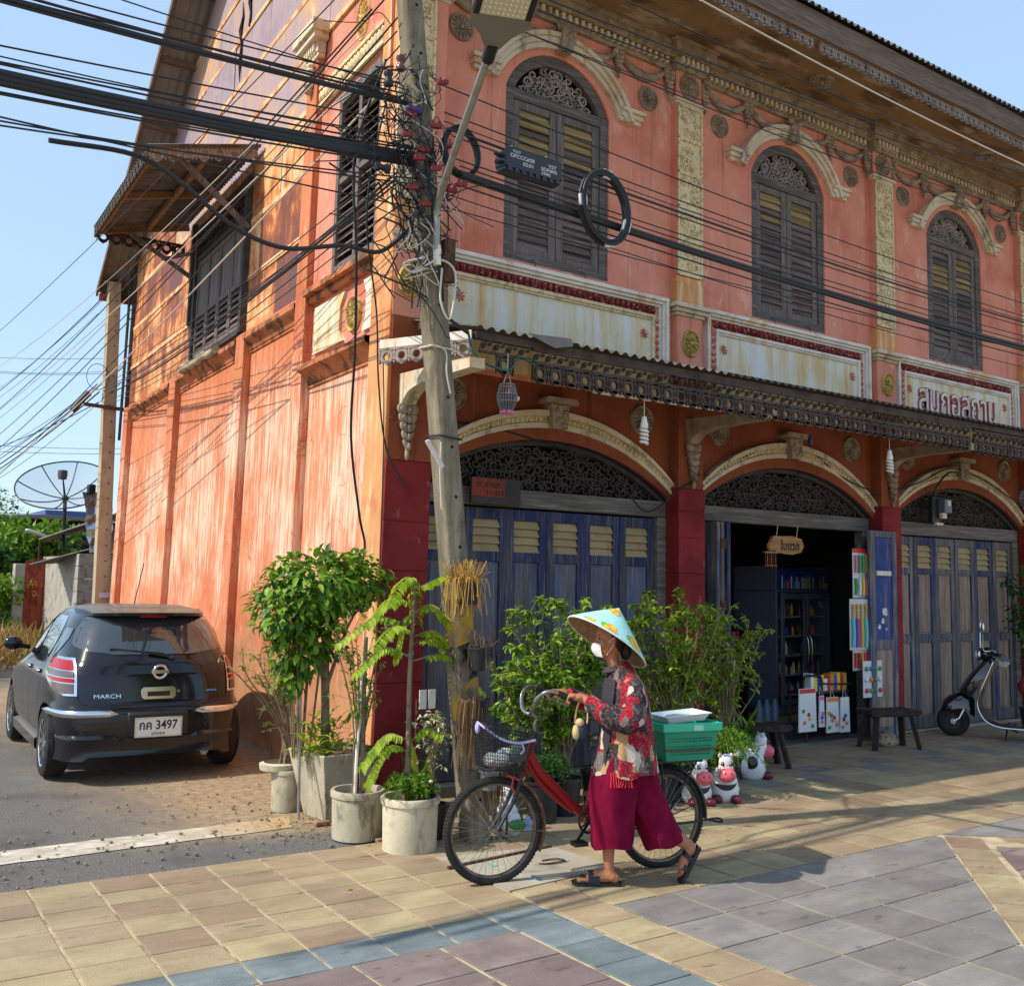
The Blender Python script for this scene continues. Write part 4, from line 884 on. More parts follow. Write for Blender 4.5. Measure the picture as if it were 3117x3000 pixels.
# leaf folded back against the pillar, and the stack of folded leaves on the other jamb
b = MB(ff)
for p, q in ((9.24, 9.33), (9.62, 9.70)): b.box(p, .145, .03, q, .18, 2.165)
for p, q in ((.03, .14), (.93, 1.03), (1.69, 1.75), (2.10, 2.165)): b.box(9.33, .145, p, 9.62, .178, q)
L = b.build('door_leaf', m_barewood, house, bevel=.003)
b = MB(ff); b.box(9.33, .145, .14, 9.62, .165, .93); b.build('door_panel', m_dryblue, L)
b = MB(ff); b.box(9.33, .145, 1.03, 9.62, .165, 1.69); b.box(9.33, .145, 1.75, 9.62, .165, 2.10); b.build('door_panel', wood('bright_blue_panel', srgb(150, 130, 120), srgb(180, 164, 150), 'z', srgb(50, 70, 128), (.50, .66)), L)
m_pap = weather('torn_paper', srgb(222, 214, 206), [(srgb(190, 80, 70), 30, .55, .62, .8)], .9, .2, 30)
b = MB(ff); rr = random.Random(8)
for (x, z, r) in ((9.50, 1.32, .06), (9.46, 1.22, .035), (9.40, 1.16, .03), (9.52, 1.14, .02)):
    pts = [(x + r * rr.uniform(.5, 1.1) * math.cos(a), z + r * rr.uniform(.5, 1.2) * math.sin(a)) for a in np.linspace(0, 2 * PI, 11)[:-1]]; b.prism(pts, .166, .1675)
b.box(9.36, .1785, 1.697, 9.60, .180, 1.745); b.build('torn_poster', m_pap, L)
for i, (x, dx) in enumerate(((7.06, .01), (7.115, .012), (7.20, .02))):
    b = MB(ff); x1 = x + .04; b.box(x, -.30, .03, x1, .10, 2.15); b.box(x + .006, .10, .05, x1 - .006, .104, 2.1)
    b.build('folded_leaf', (m_barewood, m_wood, m_blue)[i], house, bevel=.004)
b = MB(ff)
for z in (1.12, 1.38, .86, 1.95): b.box(7.10, .104, z - .045, 7.17, .112, z + .045)
b.build('iron_hinge', m_rust, house)
q = MB(ff); q.box(6.87, -.2, .0, 9.52, .07, .035); q.build('door_threshold', m_lintel, house, bevel=.006); q = MB(ff); q.box(9.9, -.1, .0, 12.5, .0, .02); q.box(3.9, -.1, 0, 6.5, .0, .02); q.build('stone_sill', m_conc, house)
# --- rooms behind, closing walls
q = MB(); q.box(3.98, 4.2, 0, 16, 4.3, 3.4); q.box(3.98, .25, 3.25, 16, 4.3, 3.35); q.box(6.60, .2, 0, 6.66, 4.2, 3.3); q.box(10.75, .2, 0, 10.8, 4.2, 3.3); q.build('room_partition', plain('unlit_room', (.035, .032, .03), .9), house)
q = MB(); q.box(6.7, .0, .004, 10.7, 4.2, .012); q.build('shop_floor', plain('shop_floor_cement', (.10, .095, .085), .7), house)
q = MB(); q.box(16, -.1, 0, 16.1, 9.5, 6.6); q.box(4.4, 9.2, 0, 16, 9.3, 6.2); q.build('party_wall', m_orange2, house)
# ================================================================== poles, cables, lamp, things behind
m_pole = None
def polemat():
    t = NT('weathered_pole_concrete'); x, y, z = t.xyz('pos'); n = t.noise((9, 9, 1.2), 5, rough=.7); n2 = t.noise(5, 5, off=4)
    col = t.ramp(n, [(.3, srgb(92, 84, 70)), (.5, srgb(126, 116, 97)), (.7, srgb(160, 150, 126))]); col = t.mix(t.math('MULTIPLY', t.smooth(n2, .5, .7), .6), col, srgb(88, 80, 66))
    # old hazard bands, mostly worn off
    ph = t.math('FRACT', t.math('MULTIPLY', t.math('SUBTRACT', z, t.math('MULTIPLY', x, .35)), 1.9)); band = t.ramp(ph, [(.0, srgb(178, 138, 56)), (.49, srgb(178, 138, 56)), (.5, srgb(44, 42, 40)), (1, srgb(44, 42, 40))], 'CONSTANT')
    m = t.math('MULTIPLY', t.math('MULTIPLY', t.smooth(z, .62, .72), t.math('SUBTRACT', 1, t.smooth(z, 1.55, 1.66))), t.math('SUBTRACT', 1, t.smooth(t.noise((10, 10, 7), 5, off=12), .42, .56)))
    col = t.mix(m, col, band); return t.out(col, .92, 0, t.math('ADD', t.noise(70, 4), t.noise(12, 4)), .5, .008, .2)
m_pole = polemat()
def pc(z): return 3.53 - .121 * z
pole = thing('utility_pole', 'leaning square concrete utility pole with worn yellow and black bands beside the concrete pots', 'pole', (3.53, -1.48, 0))
b = MB(); zs = [0, .5, 1, 1.5, 2, 2.5, 3, 3.5, 4, 4.5, 5, 5.5, 6, 6.6]; rows = []
for z in zs:
    h = .073 - .0022 * z; c = .010; x = pc(z); y = -1.48
    rows.append([(x - h + c, y - h, z), (x + h - c, y - h, z), (x + h, y - h + c, z), (x + h, y + h - c, z), (x + h - c, y + h, z), (x - h + c, y + h, z), (x - h, y + h - c, z), (x - h, y - h + c, z)])
b.strip(rows, True); b.add(rows[-1], [tuple(range(8))]); b.build('shaft', m_pole, pole, smooth=50)
m_hole = plain('bolt_hole_shadow', (.01, .01, .01), .9)
b = MB()
for i in range(19):
    z = .26 + .30 * i; h = .073 - .0022 * z; x = pc(z)
    b.lathe([(.011, .0), (.011, -.0015), (0, -.0015)], (x + .012, -1.48 - h, z), 10, 'y'); b.lathe([(.009, .0), (.009, -.0012), (0, -.0012)], (x - h - .0003, -1.48, z + .12), 8, 'x')
b.build('bolt_holes', m_hole, pole)['kind'] = 'stuff'
m_steel = weather('galvanised_steel', srgb(158, 156, 148), [(srgb(110, 106, 98), 8, .5, .7, .6)], .45, .1, 40, metal=.6)
m_wirew = plain('pale_cord', srgb(196, 186, 170), .7); m_cable = plain('black_cable', (.012, .012, .014), .5); m_wwire = plain('weathered_white_cable', srgb(205, 196, 180), .6)
m_redc = plain('red_connector', srgb(128, 30, 32), .6); m_violet = plain('violet_insulator', srgb(60, 40, 110), .4); m_brownins = plain('brown_ceramic', srgb(96, 52, 40), .3)
def ring(z, dx=.012): 
    h = .073 - .0022 * z + dx; x = pc(z); return [(x - h, -1.48 - h, z), (x + h, -1.48 - h, z - .01), (x + h, -1.48 + h, z), (x - h, -1.48 + h, z + .01), (x - h, -1.48 - h, z)]
for z in (2.96, 2.42, 3.42): b = MB(); b.tube(ring(z), .006, 5); b.build('tie_wire', m_wirew if z != 2.42 else m_cable, pole)
b = MB(); b.tube(bez([(pc(2.96) - .06, -1.56, 2.96), (pc(2.9), -1.575, 2.93), (pc(2.8), -1.57, 2.8), (pc(2.7) + .02, -1.568, 2.68)], 5), .006, 5); b.tube(bez([(pc(2.4) - .07, -1.565, 2.38), (pc(2.3) - .085, -1.565, 2.2), (pc(2.2) - .08, -1.565, 1.98)], 5), .005, 5); b.build('loose_cord', m_wirew, pole)
b = MB(); b.bar((3.05, -1.60, 2.375), (3.16, -1.60, 2.225), .026, .02); b.build('white_stick', plain('white_stick', srgb(206, 196, 190), .7), pole)
b = MB(); z = 3.42; b.box(pc(z) + .03, -1.59, 3.36, pc(z) + .105, -1.545, 3.62); b.build('clamp_bracket', m_rust, pole)
# street lamp on its arm
lamp = thing('street_lamp', 'grey flat LED street lamp head on a slanting tube arm fixed to the leaning pole', 'street lamp', (3.07, -1.60, 3.50))
b = MB(); armp = bez([(3.085, -1.60, 3.48), (3.07, -1.615, 3.66), (3.05, -1.66, 3.80), (2.96, -1.95, 3.945), (2.776, -2.60, 4.255)], 8); b.tube(armp, .021, 10); b.build('arm_tube', m_steel, lamp, smooth=60)
b = MB(); b.tube([(3.088, -1.60, 3.44), (3.082, -1.602, 3.56)], .024, 10); b.build('white_sleeve', m_white, lamp, smooth=60)
hd = Vector((-.156, -.40, .105)).normalized(); hs_ = hd.cross(Vector((0, 0, 1))).normalized(); hu = hs_.cross(hd).normalized(); h0 = Vector((2.776, -2.60, 4.255))
def hf(a, w_, u): return tuple(h0 + hd * a + hs_ * w_ + hu * u)
b = MB(hf); b.tube([(-.06, 0, 0), (.06, 0, .0)], .034, 10); b.build('black_collar', m_cable, lamp, smooth=60)
b = MB(lambda x, y, z: hf(x, z, y)); pl_ = [(.05, -.035), (.13, -.075), (.20, -.14), (.30, -.15), (.75, -.15), (.80, -.12), (.80, .12), (.75, .15), (.30, .15), (.20, .14), (.13, .075), (.05, .035)]; b.prism(pl_, -.018, .035); b.build('lamp_head', plain('lamp_grey', srgb(112, 112, 108), .5), lamp, bevel=.006)
b = MB(hf); b.box(.27, -.115, -.026, .74, .115, -.0185); b.build('led_plate', plain('led_plate', srgb(190, 186, 170), .4), lamp, bevel=.002)
b = MB(hf)
for i in range(15):
    for j in range(9): b.ell((.29 + .031 * i, -.10 + .025 * j, -.026), (.009, .008, .006), 6, 3)
b.build('led_lenses', plain('led_lens', srgb(226, 220, 196), .2), lamp, smooth=60)['kind'] = 'stuff'
b = MB(hf); b.box(.27, -.142, -.030, .74, -.118, -.015); b.box(.27, .118, -.030, .74, .142, -.015); b.build('head_rib', m_cable, lamp)
# cables: each a thing
CAB = [((2.747,-1.5,4.458),(-1.271,-1.975,4.073),0.008,'b'),
((2.772,-1.5,4.439),(-1.29,-1.975,4.044),0.014,'b'),
((2.794,-1.5,4.426),(-1.308,-1.975,4.008),0.008,'b'),
((2.744,-1.5,4.549),(-1.275,-1.975,4.095),0.005,'b'),
((2.87,-1.5,4.528),(-1.401,-1.975,4.327),0.004,'b'),
((2.757,-1.5,4.487),(-1.277,-1.975,3.982),0.006,'b'),
((2.949,-1.5,4.329),(-1.421,-1.975,3.674),0.005,'b'),
((2.844,-1.5,4.211),(-1.325,-1.975,3.746),0.004,'b'),
((2.78,-1.5,4.216),(-1.261,-1.975,3.644),0.005,'b'),
((2.846,-1.5,4.169),(-1.319,-1.975,3.668),0.006,'b'),
((2.882,-1.5,4.162),(-1.349,-1.975,3.646),0.006,'b'),
((2.759,-1.5,4.113),(-1.237,-1.975,3.652),0.02,'b'),
((2.777,-1.5,4.101),(-1.251,-1.975,3.64),0.018,'b'),
((2.784,-1.5,4.084),(-1.257,-1.975,3.632),0.02,'b'),
((2.795,-1.5,4.074),(-1.265,-1.975,3.613),0.016,'b'),
((2.771,-1.5,4.051),(-1.242,-1.975,3.614),0.012,'b'),
((2.742,-1.5,4.099),(-1.218,-1.975,3.609),0.014,'b'),
((2.813,-1.5,4.078),(-1.278,-1.975,3.548),0.005,'b'),
((2.821,-1.5,4.048),(-1.281,-1.975,3.53),0.006,'b'),
((2.961,-1.5,3.952),(-1.394,-1.975,3.401),0.005,'b'),
((2.967,-1.5,3.987),(-1.397,-1.975,3.324),0.005,'b'),
((2.894,-1.5,3.799),(-1.334,-1.975,3.516),0.005,'b'),
((3.118,-1.5,4.631),(12.37,-1.5,4.443),0.005,'b'),
((3.169,-1.5,4.459),(12.342,-1.5,4.328),0.005,'b'),
((3.171,-1.5,4.402),(12.338,-1.5,4.29),0.004,'b'),
((3.191,-1.5,4.36),(12.329,-1.5,4.276),0.009,'b'),
((3.249,-1.5,4.322),(12.305,-1.5,4.232),0.005,'b'),
((3.215,-1.5,4.183),(12.309,-1.5,4.149),0.005,'b'),
((3.294,-1.5,4.102),(12.273,-1.5,4.033),0.016,'b'),
((3.31,-1.5,4.086),(12.265,-1.5,3.996),0.016,'b'),
((3.295,-1.5,4.062),(12.27,-1.5,4.011),0.006,'b'),
((3.293,-1.5,4.143),(12.277,-1.5,4.09),0.005,'b'),
((3.258,-1.5,4.019),(12.277,-1.5,3.931),0.006,'b'),
((3.184,-1.5,3.94),(12.294,-1.5,3.801),0.004,'b'),
((3.171,-1.5,3.854),(12.313,-1.5,4.084),0.004,'b'),
((3.771,-1.35,5.483),(12.628,-1.35,6.039),0.006,'b'),
((4.081,-1.35,5.594),(12.528,-1.35,6.116),0.006,'b'),
((4.779,-1.35,5.844),(12.284,-1.35,6.045),0.005,'b'),
((5.565,-1.35,6.124),(12.014,-1.35,6.024),0.008,'w'),
((3.459,-1.35,5.299),(12.698,-1.35,5.446),0.005,'b'),
((3.863,-1.35,5.291),(12.569,-1.35,5.642),0.004,'b'),
((2.851,-1.5,3.991),(3.839,9.5,4.403),0.006,'b'),
((2.835,-1.5,3.938),(3.827,9.5,4.352),0.008,'b'),
((2.847,-1.5,3.918),(3.847,9.5,4.258),0.006,'b'),
((2.812,-1.5,3.884),(3.851,9.5,4.461),0.004,'b'),
((2.828,-1.5,3.849),(3.836,9.5,4.176),0.005,'b'),
((2.866,-1.5,4.092),(3.799,9.5,4.576),0.004,'b'),
((2.858,-1.5,3.781),(3.892,9.5,4.142),0.004,'b'),
((2.817,-1.5,3.956),(3.92,9.5,4.331),0.01,'b'),
((2.753,-1.45,5.072),(2.602,14.0,4.058),0.006,'b'),
((2.674,-1.45,4.984),(2.578,14.0,4.438),0.006,'b'),
((2.849,-1.45,4.904),(2.632,14.0,3.584),0.005,'b'),
((2.952,-1.45,5.143),(2.775,15.0,3.434),0.006,'b'),
((3.037,-1.45,5.053),(2.809,15.0,2.89),0.005,'b'),
((2.637,-1.45,4.832),(2.667,15.0,5.127),0.004,'w'),
((2.893,-1.45,4.682),(2.8,15.0,3.038),0.007,'w'),
((2.613,-1.45,4.529),(2.727,15.0,4.179),0.005,'w'),
((2.426,-1.45,4.955),(2.356,14.0,5.275),0.004,'b'),
((2.424,12.0,5.115),(3.784,9.5,4.849),0.004,'b'),
((2.438,12.0,4.898),(3.795,9.5,4.648),0.004,'b'),
((2.44,12.0,4.863),(3.797,9.5,4.616),0.004,'b'),
((3.051,16.0,4.108),(6.089,16.0,4.299),0.005,'b'),
((3.059,16.0,3.983),(6.095,16.0,4.185),0.005,'b'),
((3.733,9.5,4.389),(3.171,18.0,3.468),0.012,'b'),
((3.73,9.5,4.445),(3.164,18.0,3.581),0.008,'b'),
((3.767,9.5,4.329),(3.178,18.0,3.356),0.012,'b'),
((3.761,9.5,4.167),(3.131,18.0,4.088),0.008,'b'),
((4.128,9.5,4.783),(3.156,18.0,3.693),0.006,'b'),
((4.202,9.5,4.876),(3.146,18.0,3.862),0.005,'b'),
((3.684,9.5,5.535),(3.081,18.0,4.88),0.004,'b'),
((3.734,9.5,5.748),(3.067,18.0,5.107),0.004,'b'),
((4.066,9.5,4.488),(3.189,18.0,3.187),0.005,'b'),
((3.857,9.5,5.482),(3.11,18.0,4.427),0.004,'b')]
ORD = 'first second third fourth fifth sixth seventh eighth ninth tenth eleventh twelfth thirteenth fourteenth fifteenth sixteenth seventeenth eighteenth nineteenth twentieth'.split(); ORD += ['twenty-' + q for q in ORD[:9]]; CABS = CAB; cr_ = random.Random(3); ci = 0
for (a, e, r, c) in CABS:
    key_ = a[2] + e[2] * .001 + a[0] * 1e-5; fat = r >= .012
    L_ = (Vector(e) - Vector(a)).length; s = L_ * cr_.uniform(.006, .016) if e[0] < a[0] + .5 or e[1] > 5 else L_ * .010
    if e[1] < 5 and e[0] < a[0]: a = tuple(Vector(a) + (Vector(a) - Vector(e)).normalized() * (.20 if fat else .12))
    b = MB(); b.tube(sag(a, e, s, 16), r, 6 if r > .01 else 5); o = b.build('overhead_cable', m_cable if c == 'b' else m_wwire, loc=a, smooth=80)
    side_ = e[1] > 5; fat = r >= .012
    ky = (c, side_, e[0] < a[0] or side_, fat); od = ORD[sorted([q[0][2] + q[1][2] * .001 + q[0][0] * 1e-5 for q in CABS if (q[3], q[1][1] > 5, q[1][0] < q[0][0] or q[1][1] > 5, q[2] >= .012) == ky], reverse=True).index(key_)]
    if c == 'w': lb = 'pale whitish cable ' + ('slanting down the side street' if side_ else 'past the eaves of the shophouse')
    elif side_: lb = ('thick' if fat else 'thin') + ' black cable slanting down the side street'
    elif e[0] < a[0]: lb = ('thick' if fat else 'thin') + ' black cable crossing over the side street'
    else: lb = ('thick' if fat else 'thin') + ' black cable along the shop front'
    tag(o, lb + ', ' + od + ' counting down the pole', 'cable', lb)
# slumped thick cable hanging below the bundle
b = MB(); b.tube(bez([(.9, -1.62, 3.62), (1.3, -1.6, 3.66), (1.55, -1.58, 3.58), (1.85, -1.55, 3.42), (2.15, -1.53, 3.37), (2.5, -1.52, 3.46), (2.75, -1.5, 3.48), (2.95, -1.5, 3.66)], 7), .013, 6); tag(b.build('slack_cable', m_cable, loc=(.9, -1.62, 3.62), smooth=80), 'thick black cable sagging loose below the bundle left of the leaning pole', 'cable')
def drop(pts, r, lb, mat=None): b = MB(); b.tube(bez(pts, 7), r, 5); return tag(b.build('hanging_wire', mat or m_cable, loc=pts[0], smooth=80), lb, 'wire')
drop([(2.78, -1.45, 4.7), (2.62, -1.4, 4.1), (2.70, -1.3, 3.5), (2.86, -1.0, 3.0), (3.05, -.6, 2.5), (3.22, -.42, 2.0), (3.28, -.4, 1.75), (3.18, -.4, 1.45), (3.12, -.42, 1.3)], .009, 'black wire dropping from the pole down the red corner pillar to the bushy plant')
drop([(2.82, -1.45, 4.6), (2.72, -1.38, 3.8), (2.9, -1.2, 3.2), (2.98, -1.1, 2.8), (3.1, -1.0, 2.4), (3.28, -.95, 2.15)], .006, 'thin black wire hanging in front of the corner awning bracket')
drop([(3.0, -1.58, 4.1), (3.06, -1.6, 3.7), (3.14, -1.58, 3.3), (3.26, -1.4, 3.22), (3.62, -1.12, 3.20)], .012, 'black lead running down the pole to the end of the street awning')
drop([(3.62, -1.12, 3.22), (3.70, -1.12, 3.05), (3.95, -1.12, 2.99), (4.05, -1.12, 3.10), (4.2, -1.1, 3.06)], .009, 'green cable looping under the left end of the street awning', plain('green_cable', srgb(36, 84, 74), .5))
drop([(3.0, -1.6, 3.47), (2.85, -1.62, 3.4), (2.92, -1.62, 3.36), (3.09, -1.615, 3.47), (3.2, -1.63, 3.40), (3.17, -1.63, 3.12), (3.10, -1.63, 3.22), (3.11, -1.62, 3.42)], .007, 'white lead looped beside the white sleeve of the street lamp arm', m_wwire)
drop([(3.9, -.02, 2.80), (4.6, -.03, 2.78), (5.4, -.03, 2.66), (5.75, -.03, 2.60), (6.0, -.05, 2.35), (6.25, -.06, 2.20), (6.6, -.15, 2.45), (7.0, -.05, 2.55)], .008, 'black wire strung over the left arch of the ground floor')
drop([(6.7, -.17, 2.55), (7.1, -.04, 2.62), (7.8, -.04, 2.92), (8.3, -.04, 3.0), (9.0, -.05, 2.7), (9.5, -.15, 2.55)], .008, 'black wire strung over the open middle arch')
drop([(9.7, -.16, 2.6), (10.3, -.1, 2.75), (10.9, -.1, 2.95), (11.6, -.1, 2.85), (12.4, -.1, 2.6)], .008, 'black wire strung over the right-hand closed arch'.replace('right-hand ', ''))
drop([(3.44, -.26, 3.30), (3.47, -.25, 2.9), (3.485, -.245, 2.4), (3.485, -.245, 1.6), (3.49, -.245, .9)], .005, 'thin wire stapled down the ochre corner of the shophouse')
# tangle of drop wires on the pole
b = MB(); tr = random.Random(12)
for i in range(95):
    z = tr.gauss(4.0, .38); z = max(3.35, min(5.0, z)); cx = pc(z); pts = []
    x, y = cx + tr.gauss(-.17, .24), -1.5 + tr.gauss(-.05, .10)
    d = Vector((tr.gauss(0, 1), tr.gauss(0, .6), tr.gauss(0, 1))).normalized() * .12; p = Vector((x, y, z))
    for k in range(tr.choice((4, 5, 6))):
        pts.append(tuple(p)); d = (d + Vector((tr.gauss(0, .08), tr.gauss(0, .05), tr.gauss(-.01, .08)))).normalized() * tr.uniform(.07, .16); p = p + d
        p.x += (pc(p.z) - .08 - p.x) * .35; p.y += (-1.53 - p.y) * .35
    b.tube(bez(pts, 4), tr.choice((.003, .004, .004, .006)), 4)
for i in range(26):
    z = tr.uniform(3.6, 4.7); a = tr.uniform(0, 6.28); r = tr.uniform(.05, .14); cx = pc(z) + tr.gauss(-.1, .10); y = -1.55 + tr.uniform(-.1, .05)
    b.tube([(cx + r * math.cos(a + 5.5 * k / 12), y + .04 * math.sin(3 * k), z + r * math.sin(a + 5.5 * k / 12) - .03 * k / 12) for k in range(13)], .003, 4)
tag(b.build('wire_tangle', m_cable, smooth=80), 'dense snarl of thin black wires around the leaning pole', 'wires', kind='stuff')
b = MB()
for i in range(10):
    z = tr.uniform(3.5, 4.7); x0 = pc(z) + tr.gauss(-.1, .12); b.tube(bez([(x0, -1.58, z), (x0 + tr.gauss(0, .1), -1.62, z - .1), (x0 + tr.gauss(0, .12), -1.6, z - .22), (x0 + tr.gauss(0, .1), -1.57, z - .12)], 4), .0035, 4)
tag(b.build('pale_wire_tangle', m_wwire, smooth=80), 'a few whitish wires twisted into the snarl on the leaning pole', 'wires', kind='stuff')
for i in range(12):
    z = (4.32, 4.28, 4.16, 4.12, 4.05, 4.0, 3.92, 3.86, 4.55, 4.2, 3.78, 3.95)[i]; x = pc(z) + (-.14, .02, -.2, -.07, -.12, -.02, .11, -.18, .08, .14, -.1, .16)[i]; y = -1.62 - .02 * (i % 3)
    t_ = thing('wire_connector', 'dull red wire connector block caught in the snarl of wires on the pole', 'connector', (x, y, z), group='red connectors on the wire snarl')
    b = MB(); b.bar((x - .035, y, z - .006), (x + .035, y, z + .008 * (i % 3)), .03, .026); b.build('body', m_redc, t_, bevel=.004)
    b = MB(); b.tube([(x - .02, y, z + .012), (x - .02, y, z + .032)], .008, 6); b.tube([(x + .02, y, z + .012), (x + .02, y, z + .032)], .008, 6); b.build('clip', m_redc, t_)
for i, (x, z, mt, nm) in enumerate(((2.80, 4.62, m_brownins, 'brown ceramic insulator spool at the top of the visible pole'), (2.90, 4.36, m_violet, 'violet plastic insulator among the red connectors'), (2.72, 4.50, m_cable, 'black rubber splice dangling left of the pole top'), (2.70, 3.95, m_cable, 'fat black splice closure tied to the pole in the snarl'))):
    t_ = thing('insulator', nm, 'insulator', (x, -1.60, z)); b = MB(); b.lathe([(0, -.05), (.026, -.045), (.03, -.025), (.018, -.01), (.018, .01), (.03, .025), (.026, .045), (0, .05)], (x, -1.60, z), 12, 'x' if i % 2 else 'z'); b.build('spool', mt, t_, smooth=50); b = MB(); b.tube([(x, -1.60, z), (x + .06, -1.55, z)], .006, 5); b.build('pin', m_steel, t_)
# splice closure with painted lettering, hung on the cables
m_blkpl = plain('black_plastic_case', (.018, .018, .02), .35); m_wprint = plain('white_stencil', srgb(214, 212, 206), .7)
bx = thing('splice_box', 'black fibre splice box with white stencilled letters hung from the cables', 'junction box', (3.79, -1.55, 4.24))
ub = (Vector((4.01, -1.55, 4.275)) - Vector((3.57, -1.55, 4.275))).normalized()
def xf(a, o, z): return (3.79 + a, -1.55 - o, 4.245 + z)
b = MB(xf); b.prism([(-.20, -.055), (.205, -.055), (.22, -.04), (.22, .055), (.205, .068), (-.20, .068), (-.215, .055), (-.215, -.04)], -.06, .055); b.build('case', m_blkpl, bx, bevel=.006)
b = MB(xf); b.box(-.225, -.04, -.082, .225, .045, -.056)
for i in range(8): b.box(-.2 + .055 * i, .045, -.085, -.17 + .055 * i, .056, -.04)
b.build('clamped_flange', m_blkpl, bx, bevel=.003)
b = MB(xf); b.tube([(-.215, 0, .02), (-.27, 0, .03)], .014, 8); b.tube([(-.215, 0, -.02), (-.26, 0, -.03)], .014, 8); b.tube([(.22, 0, -.01), (.27, 0, -.02)], .014, 8); b.build('cable_gland', m_blkpl, bx)
b = MB(xf)
for s in (-.15, .13): b.box(s - .008, -.02, .068, s + .008, .02, .10)
b.build('hanger', m_steel, bx)
for txt, h, w_, a, z in (('TOT', .018, .065, -.135, .048), ('OFCCC#28', .028, .19, -.09, .018), ('YST', .024, .07, .15, .018), ('SDP#05', .026, .13, .125, -.012), ('02:01', .024, .08, -.045, -.018), ('(S8)', .026, .07, .10, -.042)):
    lettering(txt, h, w_, lambda x, y, d, a=a, z=z: xf(a + x, .0565, z + y), 0, 'lettering', m_wprint, bx, .01)
def coil(name, lb, cx, y, cz, rx, rz, n, r, ties):
    t_ = thing(name, lb, 'cable coil', (cx, y, cz)); b = MB(); cr = random.Random(5)
    for i in range(n): k = 1 + cr.uniform(-.06, .06); dy = cr.uniform(-.03, .03); b.tube([(cx + rx * k * math.cos(2 * PI * j / 28), y + dy, cz + rz * k * math.sin(2 * PI * j / 28) - .12 * rx * math.cos(2 * PI * j / 28)) for j in range(29)], r, 5, False)
    b.build('loops', m_cable, t_, smooth=80)
    for a in ties: b = MB(); p = Vector((cx + rx * math.cos(a), y - .01, cz + rz * math.sin(a) - .12 * rx * math.cos(a))); d = Vector((math.cos(a), 0, math.sin(a))); b.bar(p - d * .03, p + d * .03, .02, .075); b.build('white_tie', m_wprint, t_)
coil('cable_coil', 'large round coil of black cable with white ties hanging by the first upstairs window', 4.43, -1.56, 4.115, .20, .24, 11, .011, (1.5, 3.2, 4.9, 6.0))
coil('cable_coil', 'small coil of black cable hanging behind the street lamp arm', 3.315, -1.47, 4.25, .125, .15, 9, .008, ())
# ------------------------------------------------------------------ background beyond the shophouse
m_pole2 = weather('tan_pole_concrete', srgb(176, 158, 128), [(srgb(128, 112, 88), (6, 6, 2), .5, .7, .7)], .92, .4, 40)
fp = thing('utility_pole', 'straight tan concrete pole standing behind the shophouse', 'pole', (3.98, 9.55, 0))
b = MB(); b.strip([[(3.88 - .005 + (.028 * (5 - z)) * 0 + .02 * (5.9 - z) / 5.9 * s * 0 + dx * (1 + .25 * (1 - z / 5.95)) + 3.985 * 0 + (.11 - .013 * z), 9.55 + dy, z) for dx, dy in ((-.085, -.085), (.085, -.085), (.085, .085), (-.085, .085))] for s in (1,) for z in (0, 2, 4, 6.06)], True); b.add([(3.80 - .054 + .0, 9.465, 6.06), (3.97 - .054, 9.465, 6.06), (3.97 - .054, 9.635, 6.06), (3.80 - .054, 9.635, 6.06)], [(0, 1, 2, 3)]); b.build('shaft', m_pole2, fp)
b = MB()
for i in range(20): b.lathe([(.012, 0), (.012, -.001), (0, -.001)], (4.005 - .013 * (1 + .25 * i), 9.443 + .003 * i * .25, 1.3 + .235 * i), 8, 'y')
b.build('bolt_holes', m_hole, fp)['kind'] = 'stuff'
b = MB(); b.bar((3.55, 9.5, 4.12), (4.5, 9.3, 4.05), .05, .05); b.build('cross_arm', m_rust, fp)
b = MB(); b.tube([(3.62, 9.5, 4.3), (3.50, 9.5, 4.15), (3.40, 9.5, 4.0)], .05, 8); b.build('cable_splice', m_cable, fp, smooth=60)
b = MB(); b.tube([(3.72 + .16 * math.cos(a / 3), 9.45, 4.55 + .2 * math.sin(a / 3)) for a in range(20)], .006, 4, False); b.build('wire_loop', m_cable, fp)
b = MB(); b.box(3.93, 9.43, 1.22, 4.10, 9.444, 1.30); b.build('notice_plate', plain('lilac_notice', srgb(190, 180, 205), .6), fp)
# mesh satellite dish
ds = thing('satellite_dish', 'large black mesh satellite dish on a post above the corrugated shed', 'satellite dish', (4.12, 13, 0))
dn = Vector((-.25, -.55, .80)).normalized(); du_ = dn.orthogonal().normalized(); dv_ = dn.cross(du_); hub = Vector((4.10, 13.0, 2.92)); DR = .80
def dsh(r, a): return hub + (du_ * math.cos(a) + dv_ * math.sin(a)) * r * DR + dn * (.30 * r * r)
b = MB(); b.strip([[tuple(dsh(r, 2 * PI * k / 40)) for k in range(40)] for r in np.linspace(.05, 1, 9)], True)
t = NT('dish_mesh_film'); m_ = t.out((.09, .09, .12), .6); tr_ = t.n('BsdfTransparent'); mx = t.n('MixShader'); mx.inputs[0].default_value = .26; t.l(tr_.outputs[0], mx.inputs[1]); t.l(t.b.outputs[0], mx.inputs[2]); t.l(mx.outputs[0], t.t.nodes['Material Output'].inputs[0])
b.build('mesh_panel', m_, ds, smooth=80)
b = MB(); b.tube([tuple(dsh(1, 2 * PI * k / 40)) for k in range(41)], .014, 5, False); b.build('rim', m_cable, ds)
for k in range(8): b = MB(); b.tube([tuple(dsh(r, 2 * PI * k / 8 + .2)) for r in np.linspace(.04, 1, 8)], .011, 5); b.build('rib', m_cable, ds)
b = MB(); b.ell(tuple(hub), .06, 8, 6); b.build('hub', m_cable, ds); b = MB(); b.tube([tuple(hub), (4.12, 13, 2.0)], .035, 8); b.build('post', m_cable, ds)
